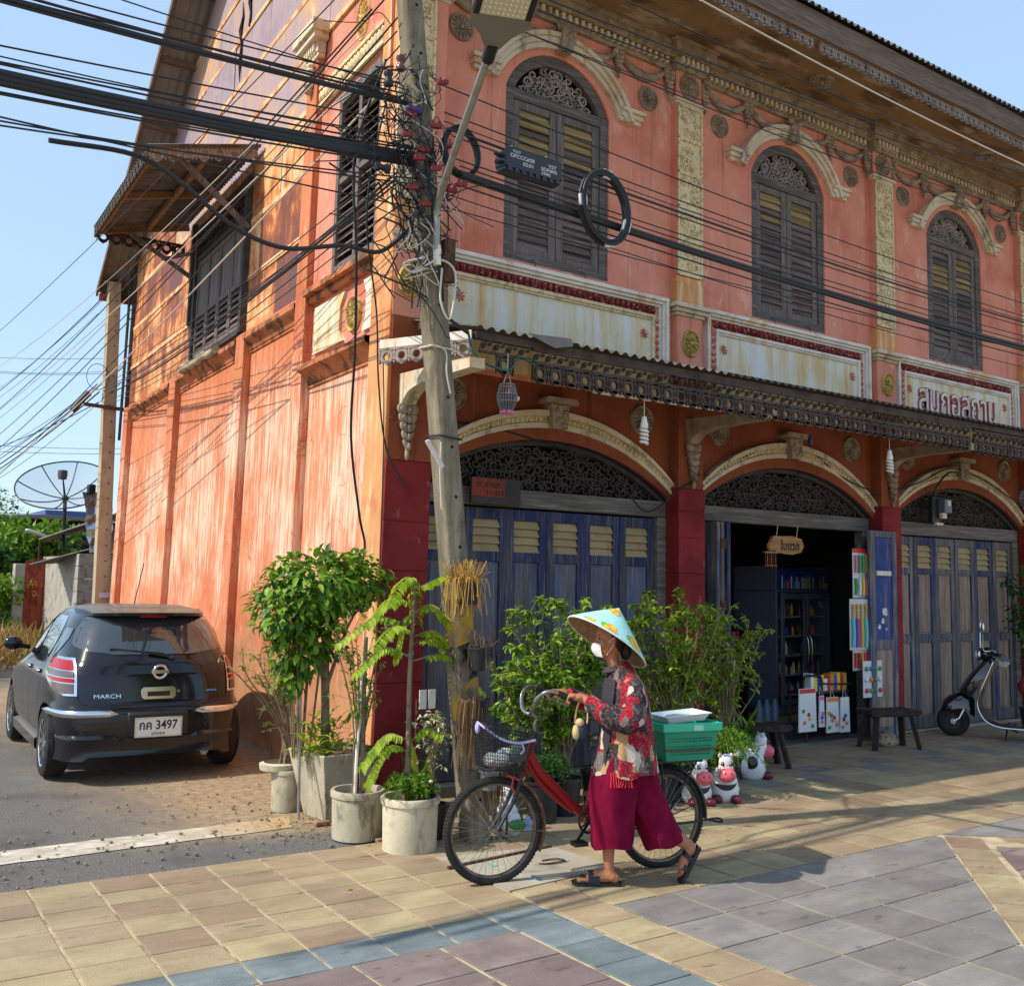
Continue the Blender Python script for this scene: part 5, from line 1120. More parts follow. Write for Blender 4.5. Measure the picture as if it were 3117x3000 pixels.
b = MB(); e_ = hub + dn * .50; [b.tube([tuple(dsh(.02, a)), tuple(e_)], .010, 5) for a in (0, 2.1, 4.2)]; b.build('feed_strut', m_rust, ds)
b = MB(); b.lathe([(0, -.09), (.07, -.08), (.085, 0), (.08, .08), (0, .09)], tuple(e_), 12); b.build('feed_horn', plain('feed_grey', srgb(84, 80, 78), .6), ds, smooth=50)
# block shed with corrugated roof and foil
m_block = weather('grey_blockwork', srgb(168, 160, 146), [(srgb(120, 112, 98), 4, .5, .68, .7), (srgb(140, 130, 80), 2, .6, .72, .4)], .92, .4, 40)
sh = thing('shed', 'grey block shed with corrugated roof and crumpled silver foil behind the shophouse', 'shed', (4.5, 11.4, 0))
for i in range(9):
    for j in range(4): 
        b = MB(); x0 = 4.02 + .24 * j - (.12 if i % 2 else 0); b.box(max(4.02, x0), 11.32, .02 + .21 * i, min(x0 + .235, 4.9), 11.6, .02 + .21 * i + .203); b.build('block', m_block, sh, bevel=.004)
b = MB(); b.box(4.9, 11.34, 0, 5.2, 15, 1.9); b.box(4.03, 11.6, 0, 4.18, 14.2, 1.88); b.build('wall', m_block, sh)
b = MB(); corrugated(b, (4.65, 11.5, 2.62), Vector((-.83, .42, -.36)).normalized(), Vector((.3, .9, .05)).normalized(), 1.35, 3.0, .13, .025, (.3, 0, .9), 4); b.build('corrugated_sheet', m_tinshade, sh, smooth=60)
b = MB(); corrugated(b, (4.18, 11.35, 1.98), Vector((-.83, .5, -.28)).normalized(), Vector((.5, .85, .05)).normalized(), 1.0, 2.4, .13, .022, (.3, 0, .9), 4); b.build('corrugated_sheet', m_tinroof, sh, smooth=60)
fo = plain('crumpled_foil', srgb(205, 214, 220), .28, .95); fr_ = random.Random(6); rows = []
for j in range(9):
    rows.append([(4.02 + (.26 - .10 * j / 8 if j < 5 else .12 + .0 * j) * 0 + (4.16 - 4.02) * (1 - j / 8) * 1 + .42 * i / 5 + fr_.uniform(-.03, .03), 11.28 + fr_.uniform(-.05, .05), 1.92 + 1.02 * j / 8 + fr_.uniform(-.02, .02)) for i in range(6)])
b = MB(); b.strip(rows); b.build('silver_foil', fo, sh)
b = MB(); b.box(4.08, 11.2, 2.9, 4.2, 11.34, 3.06); b.build('roof_scrap', m_cable, sh, bevel=.02)
# rusty gate and gate post
m_gate = rustmat('rusted_red_gate', 7, [(.36, srgb(120, 44, 34)), (.46, srgb(140, 56, 38)), (.52, srgb(176, 80, 46)), (.60, srgb(118, 48, 40)), (.72, srgb(96, 44, 40))])
gt = thing('metal_gate', 'rust red sheet metal gate with faint pale lettering beside the block shed', 'gate', (3.95, 14, 0))
for i in range(5): b = MB(); b.box(3.70 + .105 * i, 13.98 + .01 * (i % 2), .1, 3.70 + .105 * (i + 1) - .006, 14.0 + .01 * (i % 2), 1.80 + .02 * i); b.build('gate_plank', m_gate, gt)
b = MB(); b.box(4.23, 13.96, .1, 4.27, 14.0, 1.95); b.box(4.29, 13.98, .1, 4.36, 14.0, 1.93); b.build('gate_leaf_edge', m_gate, gt)
m_gl = weather('faint_yellow_lettering', srgb(214, 150, 84), [(srgb(150, 70, 44), 9, .5, .6, .9)], .8, .2, 30)
for txt, z in (('ห้าม', 1.42), ('จอด', 1.24)): lettering(txt, .11, .30, lambda x, y, d, z=z: (3.97 + x, 13.965, z - .05 + y), 0, 'lettering', m_gl, gt, .0)
b = MB(); b.box(3.52, 14.0, 0, 3.70, 14.25, 1.74); tag(b.build('gate_post', m_block, loc=(3.6, 14.1, 0), bevel=.01), 'stained concrete gate post left of the rusty red gate', 'post')
sl2 = thing('street_lamp', 'small solar street lamp on a thin post above the rusty gate', 'street lamp', (3.92, 14.1, 0))
b = MB(); b.tube([(3.93, 14.1, 1.0), (3.93, 14.1, 2.2)], .018, 6); b.tube([(3.90, 14.1, 2.25), (4.26, 14.1, 2.12)], .015, 6); b.build('post', m_rust, sl2); b = MB(); b.bar((3.66, 14.0, 2.37), (4.02, 14.0, 2.25), .18, .05); b.build('lamp_head', plain('lamp_panel_white', srgb(200, 196, 180), .5), sl2, bevel=.02)
# dark-roofed hall further back
hl = thing('open_hall', 'dark open-sided hall with a long low metal roof far behind the shed', 'building', (5.5, 24, 0))
b = MB(); b.add([(2.5, 22, 2.94), (5.65, 22, 3.10), (8.5, 22, 3.02), (8.5, 28, 3.3), (5.65, 28, 3.4), (2.5, 28, 3.25)], [(0, 1, 4, 5), (1, 2, 3, 4)]); b.add([(2.5, 22, 2.86), (5.65, 22, 3.02), (8.5, 22, 2.95), (2.5, 22, 2.94), (5.65, 22, 3.10), (8.5, 22, 3.02)], [(0, 1, 4, 3), (1, 2, 5, 4)]); b.build('roof', m_tinshade, hl)
b = MB(); b.box(2.5, 22.6, 0, 8.5, 22.7, 3.0); b.build('shaded_wall', plain('painted_hall_shade', (.02, .02, .022), .9), hl); b = MB(); b.box(2.5, 22.3, 2.35, 8.5, 22.36, 2.47); b.build('beam', m_fret, hl)  # shade under the hall roof is put into the near-black wall colour
b = MB(); b.box(5.6, 22.5, 3.08, 7, 26, 3.25); b.build('blue_roof', plain('blue_roofing', srgb(70, 90, 150), .6), hl)
# ------------------------------------------------------------------ foliage builder
def leafcloud(mb, cs, n, size, rng, up=.3, asp=.42, shell=.55):
    """n small folded leaves spread through ellipsoids cs = [(centre, radii, weight)]"""
    tot = sum(c[2] for c in cs)
    for c, r, w_ in cs:
        for i in range(int(n * w_ / tot)):
            d = Vector((rng.gauss(0, 1), rng.gauss(0, 1), rng.gauss(0, 1))).normalized(); k = rng.random() ** (1 / 3) if rng.random() > shell else rng.uniform(.75, 1.05)
            p = Vector(c) + Vector((d.x * r[0], d.y * r[1], d.z * r[2])) * k
            leaf1(mb, p, Vector((rng.gauss(0, 1), rng.gauss(0, 1), rng.gauss(-.1, .6))), size * rng.uniform(.6, 1.25), asp, rng, up)
def leaf1(mb, p, d, l, asp, rng, up=.3):
    d = d.normalized(); nrm = (Vector((rng.gauss(0, 1), rng.gauss(0, 1), rng.gauss(up * 3, 1)))).normalized(); s = d.cross(nrm)
    if s.length < .1: s = d.orthogonal()
    s.normalize(); nn = s.cross(d); w_ = l * asp * .5
    mb.add([p, p + d * l * .45 + s * w_ + nn * w_ * .35, p + d * l, p + d * l * .45 - s * w_ + nn * w_ * .35], [(0, 1, 2), (0, 2, 3)])
m_leaf = leafmat('bush_leaf', srgb(54, 92, 24), srgb(96, 140, 34), srgb(150, 180, 58)); m_leafd = leafmat('dark_leaf', srgb(34, 66, 26), srgb(52, 92, 32), srgb(84, 128, 44)); m_leafy = leafmat('yellow_green_leaf', srgb(120, 158, 34), srgb(164, 190, 50), srgb(196, 210, 84), .45); m_bark = weather('grey_bark', srgb(138, 120, 96), [(srgb(90, 76, 60), 12, .5, .65, .7)], .9, .5, 40)
m_dryleaf = leafmat('dry_stalk', srgb(120, 96, 50), srgb(164, 134, 74), srgb(190, 166, 104), .2)
def bgtree(lb, x, y, h, r, n, mat, seed, cat='tree', nm='leafy_tree'):
    t_ = thing(nm, lb, cat, (x, y, 0)); rg = random.Random(seed)
    b = MB(); b.tube([(x, y, 0), (x + .1 * r, y, h * .45), (x - .05 * r, y, h * .75)], [.06 * r + .03, .05 * r, .02], 7)
    for k in range(4): a = rg.uniform(0, 6.28); b.tube([(x, y, h * .4), (x + r * .5 * math.cos(a), y + r * .5 * math.sin(a), h * .75)], [.03 * r + .01, .01], 5)
    b.build('trunk', m_bark, t_)
    cs = [((x + rg.uniform(-.6, .6) * r, y + rg.uniform(-.6, .6) * r, h - r * .5 + rg.uniform(-.75, .5) * r), (r * rg.uniform(.3, .55),) * 2 + (r * rg.uniform(.25, .4),), rg.uniform(.5, 1)) for _ in range(11)]
    b = MB(); leafcloud(b, cs, n, .22 if r > .8 else .12, rg); b.build('crown', mat, t_)
bgtree('bright green bushy tree behind the rusty gate', 4.35, 18.0, 2.62, 1.15, 3600, m_leaf, 1); bgtree('dark green bushy tree at the far end of the side street', 3.2, 17.0, 2.0, 1.0, 2800, m_leafd, 2); bgtree('overgrown green shrub in front of the gate post', 3.18, 14.2, 1.5, .75, 2200, m_leaf, 3, 'shrub', 'shrub')
bgtree('pointed palm-like crown peeping over the far hall roof', 5.3, 30, 4.2, .8, 500, m_leaf, 4)
b = MB(); rg = random.Random(9)
for i in range(1500): p = Vector((rg.uniform(2.3, 3.65), rg.uniform(10.5, 14), 0)); leaf1(b, p + Vector((0, 0, rg.uniform(0, .4))), Vector((rg.gauss(0, .4), rg.gauss(0, .4), 1)), rg.uniform(.2, .5), .08, rg)
tag(b.build('dry_grass', m_dryleaf), 'dry straw-coloured grass and weeds along the side street', 'grass', kind='stuff')
# trees and buildings closing the view along the streets
for i, (x, y, h, r) in enumerate(((-6, 40, 7, 3), (-1, 46, 6, 3), (3, 50, 7.5, 3.4), (7.5, 44, 5, 2.5))): bgtree(('rounded', 'spreading', 'tall', 'low')[i] + ' green tree far beyond the end of the side street', x, y, h, r, 1600, m_leafd, 40 + i)
# ================================================================== parked car
def evalmesh(o):
    dg = bpy.context.evaluated_depsgraph_get(); dg.update(); me = bpy.data.meshes.new_from_object(o.evaluated_get(dg)); old = o.data; o.modifiers.clear(); o.data = me; me.name = old.name; bpy.data.meshes.remove(old); return o
car = thing('parked_car', 'black five-door hatchback parked beside the orange side wall, seen from behind', 'car', (2.445, 1.36, 0), -math.atan(.0588))
t = NT('black_car_paint'); x, y, z = t.xyz('obj')
dn = t.math('MULTIPLY', t.smooth(t.noise(3, 4, 'obj'), .4, .7), .012); nz_ = t.n('NewGeometry'); sx = t.n('SeparateXYZ'); t.l(nz_.outputs['Normal'], sx.inputs[0]); dust = t.math('ADD', t.math('MULTIPLY', t.smooth(sx.outputs[2], .75, .98), .42), dn)
m_carp = t.out(t.mix(dust, (.008, .008, .010), srgb(150, 138, 118)), t.math('ADD', .10, t.math('MULTIPLY', dust, 1.2)), 0, spec=.45); t.b.inputs['Coat Weight'].default_value = .25; t.b.inputs['Coat Roughness'].default_value = .04
m_chrome = plain('chrome', (.72, .72, .73), .14, 1); m_tyre = weather('tyre_rubber', (.022, .021, .020), [(srgb(84, 76, 66), 12, .5, .75, .5)], .85, .3, 60, kind='obj'); m_carblk = plain('black_trim', (.012, .012, .012), .5)
m_glass = plain('tinted_glass', (.03, .034, .036), .03, 0, .9); t_ = m_glass.node_tree; m_glass.node_tree.nodes['Principled BSDF'].inputs['Coat Weight'].default_value = 1
m_redl = plain('red_lens', (.36, .008, .012), .2, spec=.3); m_clear = plain('smoked_lens', srgb(96, 88, 86), .15, spec=.4); m_refl = plain('red_reflector', (.40, .04, .03), .25)
LZ = [.19, .22, .30, .40, .50, .58, .66, .74, .80, .86, .90, .98, 1.06, 1.14, 1.20, 1.25, 1.285, 1.305, 1.312]
def itp(z, tab): return float(np.interp(z, [a for a, _ in tab], [b for _, b in tab]))
HW = [(.19, .65), (.22, .70), (.30, .725), (.42, .738), (.56, .742), (.66, .738), (.74, .728), (.80, .71), (.86, .685), (.90, .665), (.98, .640), (1.06, .610), (1.14, .575), (1.20, .54), (1.25, .50), (1.285, .45), (1.305, .37), (1.312, .22)]
YR = [(.19, .05), (.22, .01), (.30, -.02), (.42, -.02), (.50, -.015), (.54, .0), (.58, .03), (.66, .04), (.80, .055), (.88, .085), (.98, .15), (1.06, .205), (1.14, .265), (1.20, .32), (1.25, .37), (1.285, .44), (1.305, .58), (1.312, .85)]
YF = [(.19, 3.15), (.30, 3.27), (.45, 3.29), (.58, 3.24), (.66, 3.12), (.74, 2.85), (.80, 2.60), (.86, 2.40), (.90, 2.33), (.98, 2.21), (1.06, 2.09), (1.14, 1.96), (1.20, 1.85), (1.25, 1.74), (1.285, 1.62), (1.305, 1.45), (1.312, 1.2)]
def EXn(z): return itp(z, [(.19, 7), (.5, 6.5), (.8, 5.0), (1.0, 4.2), (1.2, 4.0), (1.312, 2.6)])
def outline(z, n=120):
    w_, a, b_, e = itp(z, HW), itp(z, YR), itp(z, YF), EXn(z); m, h = (a + b_) / 2, (b_ - a) / 2; o = []
    for k in range(n):
        tt = 2 * PI * k / n; c, s = math.cos(tt), math.sin(tt); d = (abs(c) ** e + abs(s) ** e) ** (-1 / e); u, v = c * d, s * d
        o.append((w_ * u, m + h * v, z))
    return o
def yrear(x, z): w_, a, b_, e = itp(z, HW), itp(z, YR), itp(z, YF), EXn(z); m, h = (a + b_) / 2, (b_ - a) / 2; return m - h * (max(0, 1 - abs(x / w_) ** e)) ** (1 / e)
def xside(y, z): w_, a, b_, e = itp(z, HW), itp(z, YR), itp(z, YF), EXn(z); m, h = (a + b_) / 2, (b_ - a) / 2; return w_ * (max(0, 1 - abs((y - m) / h) ** e)) ** (1 / e)
b = MB(); LZ2 = sorted(set(LZ + [round(v, 3) for v in np.linspace(.19, 1.312, 34)])); rows = [outline(z) for z in LZ2]; b.strip(rows, True); b.add(rows[0], [tuple(range(119, -1, -1))]); b.add(rows[-1], [tuple(range(120))])
body = b.build('body', m_carp, car)
WY = (.50, 2.62); WR = .262
cu = MB()
for wy in WY: cu.lathe([(0, -1), (.305, -1), (.305, 1), (0, 1)], (0, wy, .262), 40, 'x')
cut = cu.build('cutter', m_carblk)
bm = body.modifiers.new('arch', 'BOOLEAN'); bm.operation = 'DIFFERENCE'; bm.object = cut; bm.solver = 'EXACT'; cut.parent = car
cut.location = (0, 0, 0); bpy.context.view_layer.update(); evalmesh(body); bpy.data.objects.remove(cut)
body.data.materials.clear(); body.data.materials.append(m_carp); body.data.polygons.foreach_set('use_smooth', [True] * len(body.data.polygons)); body.data.set_sharp_from_angle(angle=math.radians(38))
b = MB(); b.box(-.55, .1, .18, .55, 3.1, .5); 
b.build('underbody', m_carblk, car)
def rpatch(name, mat, zs, hwf, off=.006, nx=16, xc=0, parent=car, smooth=60):
    """panel lying on the tail: rows at heights zs, x-range hwf(z) -> (x0,x1)"""
    b = MB(); rows = []
    for z in zs:
        x0, x1 = hwf(z); rows.append([(x0 + (x1 - x0) * k / nx, yrear(x0 + (x1 - x0) * k / nx, z) - off, z) for k in range(nx + 1)])
    b.strip(rows); return b.build(name, mat, parent, smooth)
def spatch(name, mat, sgn, poly, off=.005, n=10):
    """window on the flank: poly gives lower and upper edge as y(z) ranges"""
    b = MB(); rows = []
    for z, y0, y1 in poly: rows.append([(sgn * (xside(y0 + (y1 - y0) * k / n, z) + off), y0 + (y1 - y0) * k / n, z) for k in range(n + 1)])
    b.strip(rows); return b.build(name, mat, car, 60)
rg_ = rpatch('rear_window', m_glass, list(np.linspace(.945, 1.245, 16)), lambda z: (-itp(z, [(.945, .30), (.965, .46), (.99, .555), (1.02, .575), (1.12, .54), (1.20, .49), (1.235, .44), (1.245, .40)]),) * 1 + (itp(z, [(.945, .30), (.965, .46), (.99, .555), (1.02, .575), (1.12, .54), (1.20, .49), (1.235, .44), (1.245, .40)]),), .008, 24)
b = MB(); rows = []
for k in range(25):                                                   # spoiler lip over the rear window
    x = -.50 + 1.0 * k / 24; e = (1 - abs(x / .52) ** 4); y = yrear(x * .98, 1.25); rows.append([(x, y - .03 - .10 * e, 1.262 - .02 * (1 - e)), (x, y - .025 - .10 * e, 1.238 - .02 * (1 - e)), (x, y - .01, 1.23), (x, y + .12, 1.282), (x, y + .05, 1.290 - .012 * (1 - e))])
b.strip(rows, True); b.build('roof_spoiler', m_carp, car, smooth=50)
b = MB(); b.box(-.1, yrear(0, 1.25) - .115, 1.225, .1, yrear(0, 1.25) - .09, 1.238); b.build('stop_lamp', m_redl, car)
for s in (-1, 1):                                                     # tail lamps: chrome rim, red and smoked cells
    def tl(name, mat, cells, off):
        b = MB()
        for (za, zb, ua, ub) in cells:
            rows = []
            for j in range(7):
                z = za + (zb - za) * j / 6; wid = itp(z, [(.64, .60), (.67, .85), (.76, .95), (.86, .92), (.90, .78), (.925, .40)]); r = []
                for k in range(9):
                    u = (ua + (ub - ua) * k / 8) ; x = .565 + .165 * u * 1.0; x = .565 + (min(x, .728) - .565) * (wid if u > .5 else 1); xx = min(x, itp(z, HW) - .004); bulge = off * (1 - .5 * abs(2 * u - 1) ** 2)
                    r.append((s * (xx + bulge * .3), yrear(xx, z) - bulge, z))
                rows.append(r)
            b.strip(rows)
        return b.build(name, mat, car, 60)
    rim = tl('tail_lamp', m_chrome, [(.645, .92, 0, 1)], .016)
    for nm, mt, ce in (('red_cell', m_redl, [(.832, .902, .12, .88), (.742, .772, .12, .90)]), ('smoked_cell', m_clear, [(.780, .824, .12, .9), (.662, .734, .14, .9)])):
        o = tl(nm, mt, ce, .024); o.parent = rim
    # bumper corner strips, reflectors, flank windows, handles, mirrors
    b = MB(); rows = []
    for k in range(19):
        u = k / 18; tt = -PI / 2 + s * (.36 + .62 * u); z = .515; ol = outline(z, 720); c = ol[int((tt % (2 * PI)) / (2 * PI) * 720) % 720]; dn_ = Vector((c[0] * .6, c[1] - 1.0, 0)).normalized(); e = .026 * min(1, math.sin(PI * u) * 2.5 + .15)
        rows.append([(c[0] + dn_.x * .004, c[1] + dn_.y * .004, z - e), (c[0] + dn_.x * .018, c[1] + dn_.y * .018, z - e * .5), (c[0] + dn_.x * .018, c[1] + dn_.y * .018, z + e * .5), (c[0] + dn_.x * .004, c[1] + dn_.y * .004, z + e)])
    b.strip(rows); b.build('bumper_chrome_strip', m_chrome, car, smooth=60)
    rpatch('rear_reflector', m_refl, [.268, .282, .295], lambda z, s=s: tuple(sorted((s * .36, s * .52))), .010, 8)
    spatch('side_window', m_glass, s, [(.885, 1.42, 2.22), (.95, 1.42, 2.12), (1.05, 1.42, 1.97), (1.15, 1.42, 1.80), (1.215, 1.43, 1.66)])
    spatch('side_window', m_glass, s, [(.89, .90, 1.36), (.95, .84, 1.36), (1.05, .78, 1.36), (1.15, .80, 1.36), (1.215, .90, 1.36)])
    spatch('quarter_window', m_glass, s, [(.90, .70, .80), (.98, .56, .74), (1.06, .50, .70), (1.13, .52, .68)], .006)
    b = MB()
    for yy in (1.39, .86, 2.33):
        zz = np.linspace(.26 if yy != .86 else .52, .87, 12); b.strip([[(s * (xside(yy, z) + .003), yy - .004, z) for z in zz], [(s * (xside(yy, z) + .003), yy + .004, z) for z in zz]])
    b.build('door_seam', m_carblk, car)
    for yy in (.98, 1.52):
        b = MB(); xx = xside(yy, .77); b.ell((s * (xx + .012), yy, .775), (.018, .07, .022), 12, 6); b.build('door_handle', m_chrome, car, smooth=60)
    b = MB(); b.ell((s * .80, 2.10, .93), (.085, .05, .062), 14, 8); b.bar((s * .66, 2.12, .89), (s * .76, 2.10, .91), .04, .04); mir = b.build('wing_mirror', m_carp, car, smooth=60); b = MB(); b.ell((s * .805, 2.125, .925), (.07, .04, .02), 10, 5); b.build('mirror_lamp', m_clear, mir, smooth=60)
    b = MB(); b.ell((s * (xside(2.75, .66) + .0), 2.75, .66), (.012, .03, .018), 8, 5); b.build('side_repeater', m_clear, car, smooth=60)
    rows = []; b = MB()
    for k in range(13): yy = .85 + 1.40 * k / 12; xx = itp(.25, HW); rows.append([(s * (xx - .02), yy, .27), (s * (xx + .035), yy, .25), (s * (xx + .03), yy, .17), (s * (xx - .06), yy, .16)])
    b.strip(rows); b.build('side_skirt', m_carp, car, smooth=40)
    for wy in WY:                                                     # wheels
        wt = MB(); xo = s * .735; sg = s
        wt.lathe([(.175, -.16), (.232, -.165), (.255, -.15), (WR, -.11), (WR, -.045), (.255, -.010), (.235, .004), (.185, .0), (.18, -.03)], (0, 0, 0), 40, 'x')
        if s < 0: wt.v = [(-p[0], p[1], p[2]) for p in wt.v]
        wt.v = [(p[0] + xo, p[1] + wy, p[2] + WR) for p in wt.v]; wh = wt.build('wheel', m_tyre, car, smooth=40)
        b = MB(); b.lathe([(.182, 0), (.170, -.006), (.168, -.05)], (0, 0, 0), 36, 'x'); b.lathe([(0, -.012), (.04, -.014), (.045, -.04)], (0, 0, 0), 16, 'x')
        for k in range(10):
            a = 2 * PI * k / 10
            for da in (-.06, .06): b.bar((-.02, .035 * math.cos(a), .035 * math.sin(a)), (-.010, .172 * math.cos(a + da), .172 * math.sin(a + da)), .016, .014, (1, 0, 0))
        if s < 0: b.v = [(-p[0], p[1], p[2]) for p in b.v]
        b.v = [(p[0] + xo, p[1] + wy, p[2] + WR) for p in b.v]; b.build('alloy_rim', m_chrome, wh, smooth=40)
        b = MB(); b.lathe([(0, -.06), (.17, -.06)], (0, 0, 0), 24, 'x'); 
        if s < 0: b.v = [(-p[0], p[1], p[2]) for p in b.v]
        b.v = [(p[0] + xo, p[1] + wy, p[2] + WR) for p in b.v]; b.build('brake_disc', m_carblk, wh)
# hatch seam, badge, handle, lettering, plate, lower bumper
b = MB(); pts = [(-.60, .93), (-.575, .80), (-.565, .66), (-.54, .60), (-.40, .565), (0, .555), (.40, .565), (.54, .60), (.565, .66), (.575, .80), (.60, .93)]
b.tube([(x, yrear(x, z) - .001, z) for x, z in [(p.x, p.y) for p in bez([(x, z, 0) for x, z in pts], 4)]], .005, 4); b.build('tailgate_seam', m_carblk, car)
b = MB(); yb = yrear(0, .80) - .012; b.lathe([(.040, -.004), (.050, -.008), (.058, -.004), (.058, .006), (.040, .006)], (.02, yb, .815), 28, 'y'); b.box(-.045, yb - .012, .802, .085, yb, .828); b.build('round_badge', m_chrome, car, bevel=.002)
b = MB(); yb = yrear(0, .655) - .002; b.prism([(-.11, .63), (-.095, .615), (.125, .615), (.14, .63), (.14, .68), (.125, .695), (-.095, .695), (-.11, .68)], yb - .014, yb); b.build('number_plate_light_trim', m_chrome, car, bevel=.004)
b = MB(); b.box(-.07, yb - .016, .632, .10, yb - .012, .668); b.build('handle_recess', m_carblk, car); b = MB(); b.lathe([(.0, -.008), (.012, -.008), (.014, 0)], (.165, yb - .002, .665), 14, 'y'); b.build('keyhole', m_chrome, car)
lettering('MARCH', .030, .19, lambda x, y, z: (-.36 + x, yrear(-.36 + x, .645 + y) - .006 - z, .642 + y), 0, 'lettering', m_chrome, car, 0)
b = MB(); b.box(.385, yrear(.42, .66) - .006, .655, .465, yrear(.42, .66) - .002, .668); b.build('blue_badge', plain('blue_badge', srgb(70, 150, 200), .3), car)
b = MB(); b.box(-.22, -.026, .325, .24, .10, .52); b.build('plate_recess', m_carblk, car, bevel=.02)
pt = thing_plate = MB(); pt.box(-.165, -.040, .335, .185, -.028, .478); plate = pt.build('number_plate', plain('plate_white', srgb(226, 224, 216), .5), car, bevel=.006)
b = MB(); 
for (x0, z0, x1, z1) in ((-.168, .332, .188, .342), (-.168, .471, .188, .481), (-.168, .342, -.158, .471), (.178, .342, .188, .471)): b.box(x0, -.045, z0, x1, -.030, z1)
b.build('plate_frame', m_chrome, plate)
lettering('กค 3497', .070, .285, lambda x, y, z: (.01 + x, -.0418, .422 + y), 0, 'lettering', m_carblk, plate, .02); lettering('ยโสธร', .026, .10, lambda x, y, z: (.01 + x, -.0418, .362 + y), 0, 'lettering', m_carblk, plate, .01)
b = MB(); rows = []
for k in range(33):                                                    # moulded lower edge of the bumper
    x = -.70 + 1.40 * k / 32; y = yrear(min(.695, abs(x)), .30); zt = .305 + .03 * (abs(x) / .7) ** 2 * 0; lowz = .185 - .03 * (abs(x) > .52)
    rows.append([(x, y - .004, .36 if abs(x) > .3 else .33), (x, y - .026, .335 if abs(x) > .3 else .315), (x, y - .020, .315 if abs(x) > .3 else .30), (x, y - .012, .24), (x, y - .022, lowz + .02), (x, y + .04, lowz)])
b.strip(rows); b.build('rear_valance', m_carp, car, smooth=35)
b = MB(); b.tube([(.37, -.03, .20), (.37, .15, .20)], .030, 14); b.build('exhaust_pipe', m_steel, car, smooth=60)
b = MB(); yb = yrear(-.05, .96); b.bar((.06, yrear(.06, .955) - .02, .945), (-.34, yrear(-.34, 1.0) - .025, .985), .012, .02); b.bar((.10, yrear(.1, .93) - .015, .925), (-.05, yrear(-.05, .96) - .03, .96), .022, .018); b.ell((.12, yrear(.12, .915) - .008, .915), (.03, .02, .02), 8, 5); b.build('rear_wiper', m_carblk, car)
b = MB(); b.tube([(.0, 1.0, 1.31), (.02, .80, 1.66)], .004, 5); b.build('roof_aerial', m_carblk, car)
# ================================================================== bicycle
B0 = Vector((3.075, -2.26, 0)); BD = Vector((.974, -.225, 0)).normalized(); BN = Vector((BD.y, -BD.x, 0)); BS = .945     # BN points towards the street
def bf(a, c, z): p = B0 + BD * a * BS + BN * c; return (p.x, p.y, z)
def bw(a, c, z): p = B0 + BD * a + BN * c; return (p.x, p.y, z)
bike = thing('bicycle', 'old red step-through bicycle with wire front basket pushed by the woman', 'bicycle', (3.6, -2.33, 0))
m_red = weather('chipped_red_paint', srgb(150, 24, 26), [(srgb(96, 40, 34), 30, .56, .68, .7), (srgb(190, 150, 140), 60, .66, .72, .5)], .4, .1, 60); m_dull = weather('tarnished_chrome', srgb(150, 147, 140), [(srgb(110, 88, 70), 25, .5, .68, .7)], .3, .1, 60, metal=.85)
m_rim = weather('rusty_rim', srgb(124, 110, 96), [(srgb(84, 60, 46), 20, .45, .65, .8)], .45, .1, 60, metal=.6)
R0 = .273
def wheel(nm, ac):
    ac = ac * BS
    b = MB(bw); n = 64
    b.tube([(ac + (R0 - .021) * math.cos(2 * PI * k / n), 0, R0 + (R0 - .021) * math.sin(2 * PI * k / n)) for k in range(n + 1)], .021, 10, False)
    for k in range(90):                                                # tread blocks
        a = 2 * PI * k / 90; b.bar((ac + (R0 - .003) * math.cos(a), -.012, R0 + (R0 - .003) * math.sin(a)), (ac + (R0 - .003) * math.cos(a + .02), .012, R0 + (R0 - .003) * math.sin(a + .02)), .008, .006)
    W = b.build(nm, m_tyre, bike, smooth=60)
    b = MB(bw); b.lathe([(R0 - .040, -.012), (R0 - .034, -.014), (R0 - .040, 0), (R0 - .034, .014), (R0 - .046, .010), (R0 - .048, 0), (R0 - .046, -.010), (R0 - .040, -.012)], (ac, 0, R0), 64, 'y'); b.build('rim', m_rim, W, smooth=60)
    b = MB(bw)
    for k in range(36):
        a = 2 * PI * k / 36; h = a + (.9 if k % 2 else -.9); s = .02 if k % 4 < 2 else -.02
        b.tube([(ac + .016 * math.cos(h), s, R0 + .016 * math.sin(h)), (ac + (R0 - .042) * math.cos(a), 0, R0 + (R0 - .042) * math.sin(a))], .0011, 4, False)
    b.build('spokes', m_dull, W)['kind'] = 'stuff'
    b = MB(bw); b.tube([(ac, -.045, R0), (ac, .045, R0)], .014, 10); b.tube([(ac, -.055, R0), (ac, .055, R0)], .008, 6); b.build('hub', m_rim, W, smooth=40)
    return W
AF, AR = .045, 1.10
wheel('front_wheel', AF); wheel('rear_wheel', AR)
b = MB(bf); b.tube([(AF + (R0 - .075) * math.cos(1.1), .0, R0 + (R0 - .06) * math.sin(1.1)), (AF + (R0 - .05) * math.cos(1.1), 0, R0 + (R0 - .05) * math.sin(1.1))], .002, 4); b.build('valve', m_cable, bike)
b = MB(bf)
for s in (-1, 1): b.tube(bez([(.20, s * .028, .575), (.165, s * .034, .46), (.11, s * .036, .36), (AF + .004, s * .038, R0)], 5), [.012] * 10 + [.010] * 6, 8)
b.build('fork', weather('dark_fork', srgb(58, 56, 56), [(srgb(110, 96, 84), 30, .58, .7, .7)], .4, .1, 60, metal=.4), bike, smooth=60)
b = MB(bf); b.tube([(.212, 0, .555), (.268, 0, .715)], .021, 12); b.tube([(.208, 0, .545), (.214, 0, .56)], .026, 12); b.tube([(.266, 0, .71), (.272, 0, .725)], .026, 12); b.build('head_tube', m_red, bike, smooth=50)
